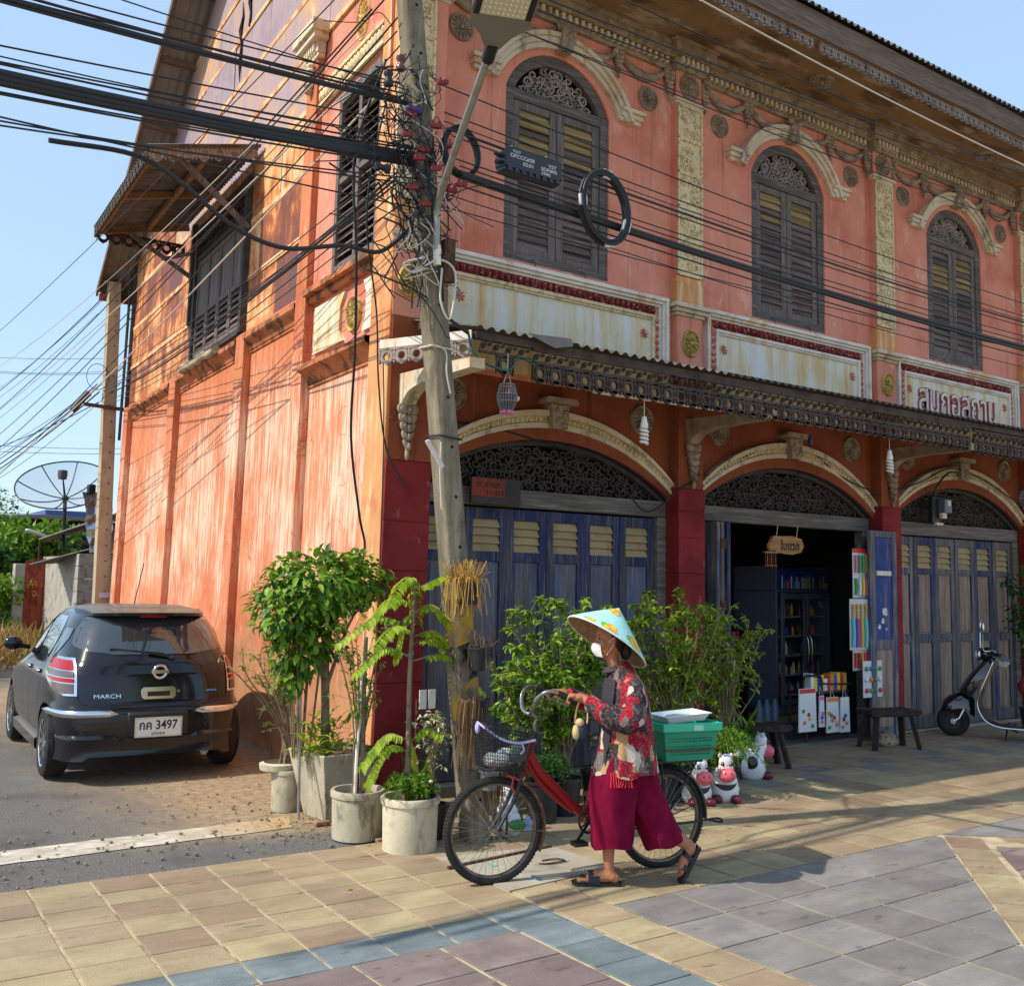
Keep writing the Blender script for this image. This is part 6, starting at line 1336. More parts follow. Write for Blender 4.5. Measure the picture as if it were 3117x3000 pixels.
b = MB(bf); b.tube(bez([(.245, 0, .665), (.32, 0, .555), (.43, 0, .455), (.52, 0, .375), (.605, 0, .315)], 6), .027, 12); b.tube(bez([(.235, 0, .615), (.31, 0, .51), (.42, 0, .415), (.52, 0, .345)], 6), .015, 8); b.build('frame_tube', m_red, bike, smooth=60)
b = MB(bf); b.tube([(.605, 0, .29), (.68, 0, .62)], .018, 10)
for s in (-1, 1): b.tube([(.61, s * .02, .30), (AR, s * .045, R0)], .010, 8); b.tube([(.668, s * .02, .57), (AR, s * .045, R0 + .01)], .009, 8)
b.build('rear_frame', m_red, bike, smooth=60)
b = MB(bf); b.tube([(.605, -.04, .30), (.605, .05, .30)], .022, 12); b.lathe([(.058, .050), (.072, .050), (.072, .054), (.058, .054), (.058, .050)], (.605, 0, .30), 24, 'y')
for k in range(5): a = 2 * PI * k / 5; b.bar((.605, .052, .30), (.605 + .062 * math.cos(a), .052, .30 + .062 * math.sin(a)), .010, .004, (0, 1, 0))
b.build('chainring', m_rust, bike, smooth=40)
b = MB(bf); b.bar((.605, .06, .30), (.52, .065, .195), .014, .010, (0, 1, 0)); b.bar((.605, -.05, .30), (.69, -.055, .405), .014, .010, (0, 1, 0)); b.box(.48, .065, .185, .56, .13, .205); b.box(.65, -.12, .395, .73, -.055, .415); b.build('crank', m_cable, bike)
b = MB(bf); b.tube([(.605, .052, .37), (AR, .052, R0 + .035)], .004, 4); b.tube([(.605, .052, .232), (AR, .052, R0 - .035)], .004, 4); b.build('chain', m_rust, bike)
b = MB(bf); b.tube([(.675, 0, .60), (.695, 0, .70)], .012, 8); b.ell((.73, 0, .715), (.10, .065, .035), 14, 8); b.build('saddle', m_carblk, bike, smooth=60)
for nm, ac, a0, a1, mt in (('front_mudguard', AF, -.45, 1.35, m_rust), ('rear_mudguard', AR, -.1, 2.5, m_cable)):
    rows = []; b = MB(bw); ac = ac * BS
    for k in range(19):
        a = a0 + (a1 - a0) * k / 18; r = R0 + .018
        rows.append([(ac + r * q * math.cos(a), c, R0 + r * q * math.sin(a)) for c, q in ((-.028, .95), (-.018, 1.0), (0, 1.015), (.018, 1.0), (.028, .95))])
    b.strip(rows); b.tube([(ac, .04, R0), (ac + R0 * 1.05 * math.cos(a0 + .4), .03, R0 + R0 * 1.05 * math.sin(a0 + .4))], .003, 4); b.build(nm, weather('rusted_mudguard', srgb(120, 84, 66), [(srgb(170, 150, 130), 20, .5, .62, .6)], .5, .2, 50) if mt == m_rust else mt, bike, smooth=60)
# stem and swept handlebar
b = MB(bf); b.tube(bez([(.27, 0, .72), (.285, 0, .79), (.290, 0, .835), (.262, 0, .862)], 5), .011, 10); b.build('handlebar_stem', m_dull, bike, smooth=60)
for s in (-1, 1):
    b = MB(lambda a, c, z: bf(a, c * (1 if c > 0 else .55), z)); b.tube(bez([(.262, 0, .858), (.24, s * .04, .862), (.226, s * .085, .89), (.236, s * .13, .955), (.285, s * .165, .992), (.345, s * .182, .982), (.41, s * .186, .955)], 6), .0115, 10); hb = b.build('handlebar', m_dull, bike, smooth=60)
    b = MB(lambda a, c, z: bf(a, c * (1 if c > 0 else .55), z)); b.tube([(.335, s * .181, .985), (.42, s * .187, .950)], .016, 10); b.build('grip', m_carblk, hb, smooth=60)
    b = MB(lambda a, c, z: bf(a, c * (1 if c > 0 else .55), z)); b.tube(bez([(.27, s * .165, .98), (.29, s * .18, .96), (.34, s * .19, .94), (.39, s * .20, .92)], 4), .006, 6); b.build('brake_lever', m_dull, hb, smooth=60)
b = MB(bf); b.tube(bez([(.275, .16, .97), (.22, .13, .80), (.21, .06, .70), (.18, .03, .50)], 6), .003, 5); b.build('brake_cable', m_cable, bike)
# wire basket
bk0 = [(-.055, .60), (-.06, .815)]; b = MB(bf)
def brect(t_): 
    a0, a1 = -.038 - .016 * t_, .192 + .058 * t_; w_ = .10 + .045 * t_; z0, z1 = .596 + .225 * t_, .580 + .195 * t_
    return [(a0, -w_ + .03, z0), (a0 + .03, -w_, z0), (a1 - .03, -w_, z1), (a1, -w_ + .03, z1), (a1, w_ - .03, z1), (a1 - .03, w_, z1), (a0 + .03, w_, z0), (a0, w_ - .03, z0)]
def ringpts(t_, n=64):
    P = [Vector(p) for p in brect(t_)]; P.append(P[0]); L = [0]
    for i in range(8): L.append(L[-1] + (P[i + 1] - P[i]).length)
    out = []
    for k in range(n):
        s = L[-1] * k / n; i = max(j for j in range(8) if L[j] <= s + 1e-9); out.append(P[i].lerp(P[i + 1], (s - L[i]) / (L[i + 1] - L[i])))
    return out
rr_ = [ringpts(t_) for t_ in np.linspace(0, 1, 13)]
for r in (rr_[0], rr_[-1]): b.tube([tuple(p) for p in r] + [tuple(r[0])], .004, 5, False)
b.build('front_basket', m_cable, bike)
b = MB(bf)
for r in rr_[1:-1]: b.tube([tuple(p) for p in r] + [tuple(r[0])], .0019, 3, False)
for k in range(64): b.tube([tuple(r[k]) for r in rr_[::4]], .0019, 3, False)
for k in range(2, 32, 2): b.tube([tuple(rr_[0][k]), tuple(rr_[0][63 - k])], .0019, 3, False)
o = b.build('basket_wires', m_cable, bike); o['kind'] = 'stuff'
b = MB(bf); b.ell((.05, .02, .635), (.085, .08, .032), 18, 9); b.ell((.13, -.01, .645), (.06, .08, .04), 14, 8); b.v = [(x + .008 * math.sin(90 * z), y + .008 * math.sin(80 * x), z + .008 * math.sin(70 * x + 50 * y)) for x, y, z in b.v]; tag(b.build('plastic_bag', plain('whitish_bag', srgb(150, 154, 150), .4, var=.35), loc=bf(.06, .02, .6), smooth=70), 'whitish plastic bag bundle inside the bicycle front basket', 'bag')
b = MB(bf); b.ell((.15, .075, .67), (.055, .03, .05), 12, 8); tag(b.build('grey_green_pouch', plain('grey_green_cloth', srgb(104, 116, 104), .8, var=.2), loc=bf(.15, .075, .62), smooth=70), 'grey-green cloth pouch in the bicycle front basket', 'pouch')
b = MB(bf); b.tube(bez([(-.07, .02, .83), (-.04, .10, .80), (.03, .135, .755), (.12, .15, .735), (.22, .15, .745)], 5), .007, 6); b.ell((-.068, .02, .80), (.014, .02, .03), 8, 5); b.tube(bez([(.14, .15, .735), (.15, .155, .70), (.13, .155, .68)], 4), .005, 5); tag(b.build('ribbon', plain('lilac_ribbon', srgb(170, 166, 206), .7), loc=bf(0, .1, .75), smooth=60), 'lilac ribbon tied round the rim of the bicycle basket', 'ribbon')
b = MB(bf); b.tube(bez([(.10, .05, .56), (.13, .06, .54), (.12, .07, .50), (.14, .07, .47)], 4), .005, 5); b.tube([(.13, .06, .55), (.17, .06, .53)], .005, 5); b.build('red_string', plain('red_string', srgb(190, 60, 60), .8), bike)
# rear carrier, stand
b = MB(bf); b.box(1.02, -.075, .575, 1.34, .075, .592)
for s in (-1, 1): b.tube([(1.30, s * .07, .58), (AR, s * .05, R0)], .006, 6); b.tube([(1.06, s * .07, .58), (AR, s * .05, R0)], .006, 6)
b.build('rear_carrier', m_carblk, bike); b = MB(bf); b.tube(bez([(AR, .06, .245), (1.25, .07, .25), (1.44, .075, .262), (1.475, .06, .235), (1.40, .0, .245)], 4), .006, 6); b.build('stand', m_cable, bike)
# green crate on the carrier, tray in it
m_green = plain('green_plastic', srgb(20, 142, 108), .4); m_greenl = plain('light_green_plastic', srgb(50, 186, 144), .35)
cr = thing('plastic_crate', 'green perforated plastic crate strapped on the bicycle rear carrier', 'crate', bf(1.2, .03, .594)); 
def cf(a, c, z): return bf(1.215 + a, .02 + c, .596 + z)
b = MB(cf); H = .17
for nm, (ax, w0, w1, off0, off1) in {'front': ('a', .155, .185, .105, .128), 'back': ('a', .155, .185, -.105, -.128), 'left': ('c', .105, .128, -.155, -.185), 'right': ('c', .105, .128, .155, .185)}.items():
    nx, nz = (22, 12) if ax == 'a' else (14, 12)
    for j in range(nz):
        for i in range(nx):
            hole = (2 <= j <= 5 or 7 <= j <= 8) and 2 <= i < nx - 2
            z0, z1 = H * j / nz, H * (j + 1) / nz
            def pt(u, z):
                tz = z / H; w_ = w0 + (w1 - w0) * tz; o = off0 + (off1 - off0) * tz; return (-w_ + 2 * w_ * u, o, z) if ax == 'a' else (o, -w_ + 2 * w_ * u, z)
            u0, u1 = i / nx, (i + 1) / nx
            if not hole: b.add([pt(u0, z0), pt(u1, z0), pt(u1, z1), pt(u0, z1)], [(0, 1, 2, 3)])
            else:
                m = .22; q = [pt(u0, z0), pt(u1, z0), pt(u1, z1), pt(u0, z1)]; um, vm = (u1 - u0) * m, (z1 - z0) * m; h = [pt(u0 + um, z0 + vm), pt(u1 - um, z0 + vm), pt(u1 - um, z1 - vm), pt(u0 + um, z1 - vm)]
                b.add(q + h, [(0, 1, 5, 4), (1, 2, 6, 5), (2, 3, 7, 6), (3, 0, 4, 7)])
b.box(-.155, -.105, 0, .155, .105, .004); b.build('tub', m_green, cr)
b = MB(cf)
for x0, y0, x1, y1 in ((-.20, -.145, .20, -.125), (-.20, .125, .20, .145), (-.20, -.125, -.182, .125), (.182, -.125, .20, .125)): b.box(x0, y0, .16, x1, y1, .205)
b.build('rim', m_greenl, cr, bevel=.004); b = MB(cf); b.box(.0, .1455, .165, .065, .149, .195); b.build('rim_tab', plain('pale_tab', srgb(150, 214, 190), .4), cr)
b = MB(cf); b.tube([(-.17, .125, .06), (.0, .130, .056), (.17, .125, .06), (.185, 0, .062)], .004, 5); b.build('elastic_cord', m_redc, cr)
tr_o = thing('foam_tray', 'white foam tray lying on top of the green crate', 'tray', cf(0, 0, .2)); b = MB(cf); P = [(-.15, -.10), (.15, -.10), (.15, .10), (-.15, .10)]
b.strip([[(x * k, y * k + .0, z + .06 * x) for x, y in P] for k, z in ((.80, .205), (1.0, .245), (1.04, .245), (1.04, .241), (1.0, .238))], True); b.add([(x * .8, y * .8, .206 + .06 * x * .8) for x, y in P], [(0, 1, 2, 3)]); b.build('tray_shell', plain('white_foam', srgb(226, 230, 228), .4), tr_o, smooth=30)
b = MB(cf); b.ell((.0, .01, .225), (.10, .07, .018), 14, 6); b.build('wrapped_contents', plain('clear_wrap', srgb(200, 210, 205), .15), tr_o, smooth=60)
# ================================================================== woman pushing the bicycle
m_skin = weather('tanned_skin', srgb(176, 116, 84), [(srgb(150, 88, 62), 6, .5, .7, .5)], .55, .12, 120, kind='obj', var=.08)
WC = Vector((3.70, -2.62, 0)); WE = Vector((.85, -.527, 0)).normalized(); WQ = Vector((-WE.y, WE.x, 0)); WS = .80
def wf(x, y, z): p = WC + WE * ((x - 3.70) * WS) + WQ * (y + 2.62); return (p.x, p.y, z)
def wi(p): r = Vector((p[0], p[1], 0)) - WC; return (3.70 + r.dot(WE) / WS, -2.62 + r.dot(WQ), p[2])
wm = thing('person', 'woman in a turquoise floral cone hat, patchwork shirt and maroon wide trousers pushing the bicycle', 'person', (3.70, -2.62, 0))
b = MB(wf)
def limb(pts, rs, n=12): b.tube(bez(pts, 4), list(np.interp(np.linspace(0, len(rs) - 1, (len(pts) - 1) * 4 + 1), range(len(rs)), rs)), n)
# torso, neck, head
limb([(3.73, -2.62, .62), (3.72, -2.62, .80), (3.71, -2.62, .98), (3.675, -2.62, 1.07), (3.64, -2.62, 1.12)], [.10, .098, .105, .085, .05], 14)
limb([(3.665, -2.62, 1.06), (3.625, -2.62, 1.14), (3.61, -2.62, 1.20)], [.050, .040, .042])
b.ell((3.605, -2.62, 1.262), (.088, .068, .095), 16, 12, Matrix.Rotation(-.12, 3, 'Y'))
b.ell((3.572, -2.62, 1.215), (.058, .054, .060), 14, 10)                    # jaw
b.ell((3.560, -2.62, 1.285), (.050, .056, .050), 12, 8)                     # brow
b.tube([(3.528, -2.62, 1.275), (3.513, -2.62, 1.250), (3.507, -2.62, 1.238), (3.527, -2.62, 1.230)], [.010, .013, .015, .012], 8)   # nose
b.ell((3.522, -2.62, 1.205), (.014, .022, .008), 8, 6); b.ell((3.524, -2.62, 1.194), (.013, .020, .008), 8, 6)                         # lips
for s in (-1, 1): b.ell((3.618, -2.62 + s * .068, 1.252), (.016, .010, .030), 8, 6, Matrix.Rotation(.25, 3, 'Y')); b.ell((3.555, -2.62 + s * .050, 1.240), (.026, .016, .024), 8, 6)
# arms: shoulder, elbow, wrist
SHL, SHR = (3.70, -2.75, 1.055), (3.70, -2.49, 1.055)
WRL, WRR = wi(bf(.478, .205, .958)), wi(bf(.395, .150, .978))
limb([SHL, (3.725, -2.80, .955), (3.695, -2.80, .868), (3.54, -2.76, .900), WRL], [.046, .042, .037, .032, .024], 10)
limb([SHR, (3.70, -2.45, .955), (3.62, -2.46, .878), (3.46, -2.52, .92), WRR], [.046, .042, .037, .032, .024], 10)
def hand(wr, d, up, side_, grip):
    """palm + four curled fingers + thumb closing round the grip; d forearm direction, side_ across the knuckles"""
    wr, d, up, side_ = Vector(wr), Vector(d).normalized(), Vector(up).normalized(), Vector(side_).normalized()
    pc_ = wr + d * .042; rot = Matrix((d, side_, up)).transposed(); b.ell(tuple(pc_), (.050, .036, .020), 12, 8, rot); b.tube([tuple(wr - d * .01), tuple(wr + d * .03)], [.023, .026], 10)
    for i, (off, l) in enumerate(((-.027, .84), (-.009, 1.0), (.009, .95), (.026, .76))):
        k0 = wr + d * .078 + side_ * off + up * .006; L = .030 * l
        k1 = k0 + d * L * .95 - up * L * .45; k2 = k1 + d * L * .05 - up * L * .95; k3 = k2 - d * L * .75 - up * L * .15
        b.tube([tuple(p) for p in bez([tuple(k0 - d * .02), tuple(k0), tuple(k1), tuple(k2), tuple(k3)], 3)], [.0105] * 4 + [.010] * 3 + [.0095] * 3 + [.009] * 3, 8)
    t0 = wr + d * .030 - side_ * .030 * grip; t1 = t0 + d * .026 - side_ * .014 * grip - up * .012; t2 = t1 + d * .028 + side_ * .006 * grip - up * .014
    b.tube([tuple(p) for p in bez([tuple(wr + d * .012 - side_ * .012 * grip), tuple(t0), tuple(t1), tuple(t2)], 3)], [.016, .015, .014, .013, .0125, .012, .0115, .011, .0105, .010], 8)
hand(WRL, (-1, .10, .10), (.10, 0, 1), (0, 1, 0), -1); hand(WRR, (-1, .0, .10), (.10, 0, 1), (0, 1, 0), 1)
# legs and feet
limb([(3.72, -2.66, .62), (3.655, -2.66, .40), (3.60, -2.66, .20), (3.605, -2.66, .085), (3.625, -2.662, .045)], [.085, .058, .040, .031, .034], 12)
limb([(3.75, -2.58, .62), (3.88, -2.59, .40), (4.05, -2.60, .245), (4.135, -2.60, .20), (4.165, -2.60, .17)], [.085, .058, .044, .031, .034], 12)
def foot(heel, toe, z_h, z_t, lat):
    h, q = Vector((*heel, z_h)), Vector((*toe, z_t)); d = q - h; L = d.length; d.normalize(); sd = Vector((-d.y, d.x, 0)).normalized() * lat; upv = d.cross(sd) * lat * -1
    if upv.z < 0: upv = -upv
    b.ell(tuple(h + d * .028 + upv * .024), (.034, .030, .030), 10, 8)
    b.tube([tuple(h + d * .03 + upv * .035), tuple(h + d * L * .45 + upv * .030), tuple(h + d * L * .72 + upv * .020)], [.031, .034, .036], 10)
    b.ell(tuple(h + d * L * .68 + upv * .016), (.040, .040, .017), 12, 6, Matrix((d, sd * lat, upv)).transposed())
    for i, (o, l, r) in enumerate(((.026, 1.0, .0125), (.010, .97, .0095), (-.004, .93, .009), (-.017, .88, .0085), (-.029, .82, .008))):
        p = h + d * L * .72 + sd * o + upv * .014; e = h + d * L * l + sd * o * 1.1 + upv * .010; b.tube([tuple(p), tuple(p.lerp(e, .6) + upv * .004), tuple(e)], [r, r, r * .85], 8)
    return h, d, sd, upv, L
FR = foot((3.665, -2.665), (3.395, -2.64), .020, .020, 1); FL = foot((4.195, -2.60), (4.085, -2.595), .180, .016, -1)
bdy = b.build('body', m_skin, wm)
rm = bdy.modifiers.new('join', 'REMESH'); rm.mode = 'VOXEL'; rm.voxel_size = .0042; sm = bdy.modifiers.new('soften', 'SMOOTH'); sm.iterations = 3; sm.factor = .5
bpy.context.view_layer.update(); evalmesh(bdy); bdy.data.materials.clear(); bdy.data.materials.append(m_skin); bdy.data.polygons.foreach_set('use_smooth', [True] * len(bdy.data.polygons))
b = MB(wf); 
for s in (-1, 1): b.ell((3.527, -2.62 + s * .032, 1.266), (.006, .012, .006), 8, 5); b.ell((3.522, -2.62 + s * .033, 1.282), (.006, .018, .003), 8, 4)
b.build('eyes_and_brows', plain('dark_eye', (.02, .014, .012), .2), wm, smooth=60)
# hair (tied low under the hat)
b = MB(wf); b.ell((3.635, -2.62, 1.275), (.086, .073, .088), 16, 10); b.ell((3.71, -2.62, 1.205), (.040, .05, .055), 12, 8); b.build('hair', weather('dark_hair', (.018, .014, .012), [(srgb(60, 50, 46), 60, .55, .7, .5)], .6, .4, 200), wm, smooth=70)
m_mask = plain('white_mask', srgb(222, 220, 218), .8)
b = MB(wf); rows = []
for j in range(7):
    v = j / 6; z = 1.168 + .070 * v; rr2 = []
    for k in range(13):
        a = -1.15 + 2.3 * k / 12; bx_ = .030 * math.cos(a) + .020 * math.sin(PI * v) * max(0, math.cos(a * 1.2)); rr2.append((3.552 - .030 - bx_ + .036 * (1 - math.cos(a)) + .012 * (1 - v) * 1.2, -2.62 + .058 * math.sin(a), z + .004 * math.cos(a)))
    rows.append(rr2)
b.strip(rows); b.build('face_mask', m_mask, wm, smooth=70)
b = MB(wf)
for s in (-1, 1): b.tube([(3.565, -2.62 + s * .056, 1.235), (3.615, -2.62 + s * .074, 1.275)], .002, 4); b.tube([(3.57, -2.62 + s * .056, 1.18), (3.615, -2.62 + s * .074, 1.235)], .002, 4)
b.build('mask_loop', m_mask, wm)
# cone hat with printed flowers
apex = Vector((3.672, -2.625, 1.430)); rc = Vector((3.580, -2.625, 1.250)); ax_ = (apex - rc).normalized(); ax_ = (ax_ + Vector((0, .20, 0))).normalized(); hu_ = Vector((-.535, 0, .168)).normalized(); hu_ = (hu_ - ax_ * hu_.dot(ax_)).normalized(); hv_ = ax_.cross(hu_) * .84
def hatp(r, a, off=0): return tuple(rc + (hu_ * math.cos(a) + hv_ * math.sin(a)) * .283 * r + ax_ * ((apex - rc).length * (1 - r) ** .93 + off))
t = NT('hat_cloth'); n_ = t.noise(60, 3, 'obj'); m_hat = t.out(t.ramp(n_, [(.3, srgb(150, 212, 202)), (.7, srgb(182, 228, 218))]), .75, 0, t.noise(240, 2, 'obj'), .2, .003)
b = MB(wf); rows = [[hatp(r, 2 * PI * k / 56) for k in range(56)] for r in (.0, .06, .2, .4, .6, .8, .95, 1.0)] + [[hatp(1.0, 2 * PI * k / 56, -.006) for k in range(56)]]; b.strip(rows, True); hat = b.build('cone_hat', m_hat, wm, smooth=60)
b = MB(wf); b.strip([[hatp(r, 2 * PI * k / 56, -.007) for k in range(56)] for r in (1.0, .8, .5, .2, .02)], True); b.build('hat_lining', plain('woven_palm_lining', srgb(150, 116, 84), .8, var=.3), hat, smooth=60)
b = MB(wf); b.tube([hatp(1.0, 2 * PI * k / 56, -.003) for k in range(57)], .0045, 5, False); b.build('hat_edge', plain('hat_edge_white', srgb(214, 224, 216), .7, var=.2), hat, smooth=60)
frng = random.Random(4); m_fy = plain('printed_yellow', srgb(244, 196, 32), .7, var=.15); m_fo = plain('printed_orange', srgb(240, 160, 70), .7, var=.15); m_fg = plain('printed_green', srgb(112, 176, 44), .7, var=.15)
def blob(b, r0, a0, dr, da, off, n=10):
    pts = [];
    for k in range(n):
        q = 2 * PI * k / n; pts.append((r0 + dr * math.sin(q), a0 + da * math.cos(q) / max(.2, r0)))
    b.add([hatp(r0, a0, off)] + [hatp(min(.985, r), a, off) for r, a in pts], [(0, 1 + k, 1 + (k + 1) % n) for k in range(n)])
def hatang(px, pz):
    best = min(((Vector(hatp(r, a)) - Vector((px, -2.625, pz))).x ** 2 + (Vector(hatp(r, a)) - Vector((px, 0, pz))).z ** 2, r, a) for r in np.linspace(.1, 1, 40) for a in np.linspace(0, 2 * PI, 120) if Vector(hatp(r, a)).y < -2.625); return best[1], best[2]
yb_, ob_, gb_ = MB(wf), MB(wf), MB(wf)
for px, pz, S in ((3.565, 1.318, 1.0), (3.635, 1.405, .8), (3.735, 1.240, 1.05), (3.43, 1.352, .7), (3.79, 1.30, .6)):
    r, a = hatang(px, pz)
    for k in range(6): q = k * PI / 3; blob(yb_ if k % 2 else ob_, r + .10 * S * math.sin(q), a + .10 * S * math.cos(q) / max(.25, r), .075 * S, .075 * S, .0032 + .0002 * k)
    blob(gb_, r - .05 * S, a - .17 * S / max(.25, r), .075 * S, .10 * S, .003); blob(gb_, r + .03 * S, a - .14 * S / max(.25, r), .05 * S, .07 * S, .0031); blob(ob_, r, a, .05 * S, .05 * S, .005)
yb_.build('printed_flower', m_fy, hat); ob_.build('printed_flower', m_fo, hat); gb_.build('printed_leaf', m_fg, hat)
# shirt: body with flared hem and sleeves
t = NT('patchwork_print'); mp = t.n('Mapping'); mp.inputs['Scale'].default_value = (14, 14, 9.5); t.l(t.co('obj'), mp.inputs[0]); nz = t.n('TexNoise'); nz.inputs['Scale'].default_value = 9; t.l(t.co('obj'), nz.inputs[0])
ad = t.n('VectorMath', operation='SCALE'); t.l(nz.outputs['Color'], ad.inputs[0]); ad.inputs['Scale'].default_value = 1.1; a2 = t.n('VectorMath', operation='ADD'); t.l(mp.outputs[0], a2.inputs[0]); t.l(ad.outputs[0], a2.inputs[1])
vo = t.n('TexVoronoi', distance='CHEBYCHEV'); vo.inputs['Scale'].default_value = 1; vo.inputs['Randomness'].default_value = .75; t.l(a2.outputs[0], vo.inputs[0]); sv = t.n('SeparateColor'); t.l(vo.outputs['Color'], sv.inputs[0])
pal = t.ramp(sv.outputs[0], [(0, srgb(150, 16, 40)), (.22, srgb(48, 38, 44)), (.44, srgb(200, 184, 166)), (.57, srgb(112, 98, 94)), (.70, srgb(176, 142, 98)), (.80, srgb(58, 50, 58)), (.94, srgb(150, 16, 40))], 'CONSTANT')
sp = t.noise(70, 4, 'obj', .7); pal = t.mix(t.math('MULTIPLY', t.smooth(sp, .46, .62), .32), pal, t.ramp(t.noise(45, 3, 'obj', off=4), [(.4, srgb(56, 46, 52)), (.5, srgb(190, 170, 150)), (.6, srgb(110, 96, 96))]))
m_shirt = t.out(pal, .85, 0, t.noise(26, 4, 'obj'), .35, .01, .15)
b = MB(wf); TS = []
for z, cx, cy, rx, ry in ((1.135, 3.655, -2.62, .062, .062), (1.105, 3.675, -2.62, .085, .105), (1.065, 3.69, -2.62, .105, .150), (1.0, 3.71, -2.62, .138, .155), (.92, 3.715, -2.62, .155, .155), (.84, 3.716, -2.62, .168, .160), (.76, 3.714, -2.62, .18, .168), (.68, 3.71, -2.62, .193, .178), (.61, 3.705, -2.62, .206, .186), (.575, 3.705, -2.62, .212, .190)):
    ring_ = []
    for k in range(72):
        a = 2 * PI * k / 72; fold = (.95 - z) * .035 * (math.sin(7 * a + 3 * z) + .6 * math.sin(13 * a + 1.3)) if z < .95 else 0; lf = .012 * math.sin(5 * a) if z < .58 else 0
        ring_.append((cx + (rx + fold) * math.cos(a), cy + (ry + fold) * math.sin(a), z + lf + (.012 * math.cos(a) if z > 1.1 else 0)))
    TS.append(ring_)
b.strip(TS, True); b.strip([[(x, y, z) for x, y, z in TS[-1]], [(3.705 + (x - 3.705) * .95, -2.62 + (y + 2.62) * .95, z + .03) for x, y, z in TS[-1]]], True); shirt = b.build('patchwork_shirt', m_shirt, wm, smooth=80)
def sleeve(pts, rs):
    b = MB(wf); P = bez(pts, 6); R_s = np.interp(np.linspace(0, len(rs) - 1, len(P)), range(len(rs)), rs); R_s = [r * (1 + .05 * math.sin(i * 1.9)) for i, r in enumerate(R_s)]
    b.tube(P, R_s, 18, False); b.build('sleeve', m_shirt, shirt, smooth=80)
def lp(a, c, k): return tuple(Vector(a).lerp(Vector(c), k))
EL = (3.54, -2.76, .893); ER = (3.46, -2.52, .915)
sleeve([(3.685, -2.70, 1.07), (3.735, -2.79, .985), (3.715, -2.82, .870), (3.575, -2.775, .878), lp(EL, WRL, .75)], [.055, .070, .072, .064, .043]); sleeve([(3.685, -2.54, 1.07), (3.70, -2.45, .985), (3.63, -2.455, .880), (3.50, -2.51, .905), lp(ER, WRR, .75)], [.055, .068, .064, .054, .042])
b = MB(wf); b.tube([lp(EL, WRL, .72), lp(EL, WRL, .80)], .040, 12); b.tube([lp(ER, WRR, .72), lp(ER, WRR, .84)], .038, 12); b.build('red_cuff', plain('red_undersleeve', srgb(170, 24, 44), .8), shirt, smooth=60)
b = MB(wf); rows = []
for k in range(15): a = -2.3 + 4.6 * k / 14; rows.append([(3.635 - .058 * math.cos(a) + .0, -2.62 + .062 * math.sin(a), 1.118 + .018 * (1 - math.cos(a)) * .6), (3.625 - .074 * math.cos(a), -2.62 + .080 * math.sin(a), 1.085 + .03 * (1 - math.cos(a)) * .6)])
b.strip(rows); b.build('collar', plain('dark_collar', srgb(60, 48, 50), .85, var=.3), shirt, smooth=60)
m_apron = plain('charcoal_cloth', srgb(50, 48, 54), .9, var=.2); b = MB(wf); rows = []
for z, xx in ((1.06, 3.575), (1.0, 3.562), (.92, 3.553), (.84, 3.545), (.76, 3.535), (.68, 3.520), (.62, 3.512)): rows.append([(xx + .045 * (abs(u) ** 2) + .004 * math.sin(9 * u + z * 30), -2.62 + u * .125, z) for u in np.linspace(-1, 1, 11)])
b.strip(rows); b.build('apron_front', m_apron, wm, smooth=70)
# trousers: two wide legs joined at the seat
m_mar = NT('maroon_crinkled_cotton'); m_ = m_mar; m_maroon = m_.out(m_.ramp(m_.noise((20, 20, 9), 5, 'obj'), [(.3, srgb(98, 8, 40)), (.7, srgb(128, 16, 54))]), .9, 0, m_.noise((90, 90, 30), 4, 'obj'), .5, .006, .1)
def leg(rings, ph):
    b = MB(wf); rows = []
    for z, cx, cy, rx, ry, sl_ in rings:
        rows.append([(cx + (rx + .010 * math.sin(4 * a + ph + 5 * z) * (1 - z) + .006 * math.sin(9 * a + ph)) * math.cos(a), cy + (ry + .010 * math.sin(4 * a + ph + 5 * z)) * math.sin(a), z + sl_ * math.cos(a) + (.010 * math.sin(3 * a + ph) if z < .25 else 0)) for a in [2 * PI * k / 48 for k in range(48)]])
    b.strip(rows, True); return b.build('trouser_leg', m_maroon, wm, smooth=80)
leg([(.70, 3.71, -2.64, .15, .14, 0), (.60, 3.665, -2.65, .165, .125, 0), (.50, 3.635, -2.66, .158, .11, 0), (.40, 3.625, -2.66, .145, .105, 0), (.30, 3.625, -2.66, .135, .105, 0), (.235, 3.622, -2.66, .132, .105, .0), (.205, 3.622, -2.66, .128, .103, .004)], .4)
leg([(.70, 3.72, -2.60, .15, .14, 0), (.60, 3.755, -2.59, .165, .125, 0), (.50, 3.80, -2.585, .158, .112, -.005), (.40, 3.86, -2.585, .15, .105, -.01), (.30, 3.925, -2.585, .138, .105, .0), (.235, 3.965, -2.59, .125, .103, .018), (.20, 3.985, -2.59, .118, .10, .03)], 1.9)
b = MB(wf); 
for k in range(9): x = 3.58 + .016 * k; b.tube(bez([(x, -2.795, .60), (x + .004, -2.80, .56), (x + .010 * math.sin(k), -2.80, .525)], 3), .005, 5)
b.build('scarf_fringe', plain('red_fringe', srgb(200, 40, 50), .8, var=.2), wm, smooth=60)
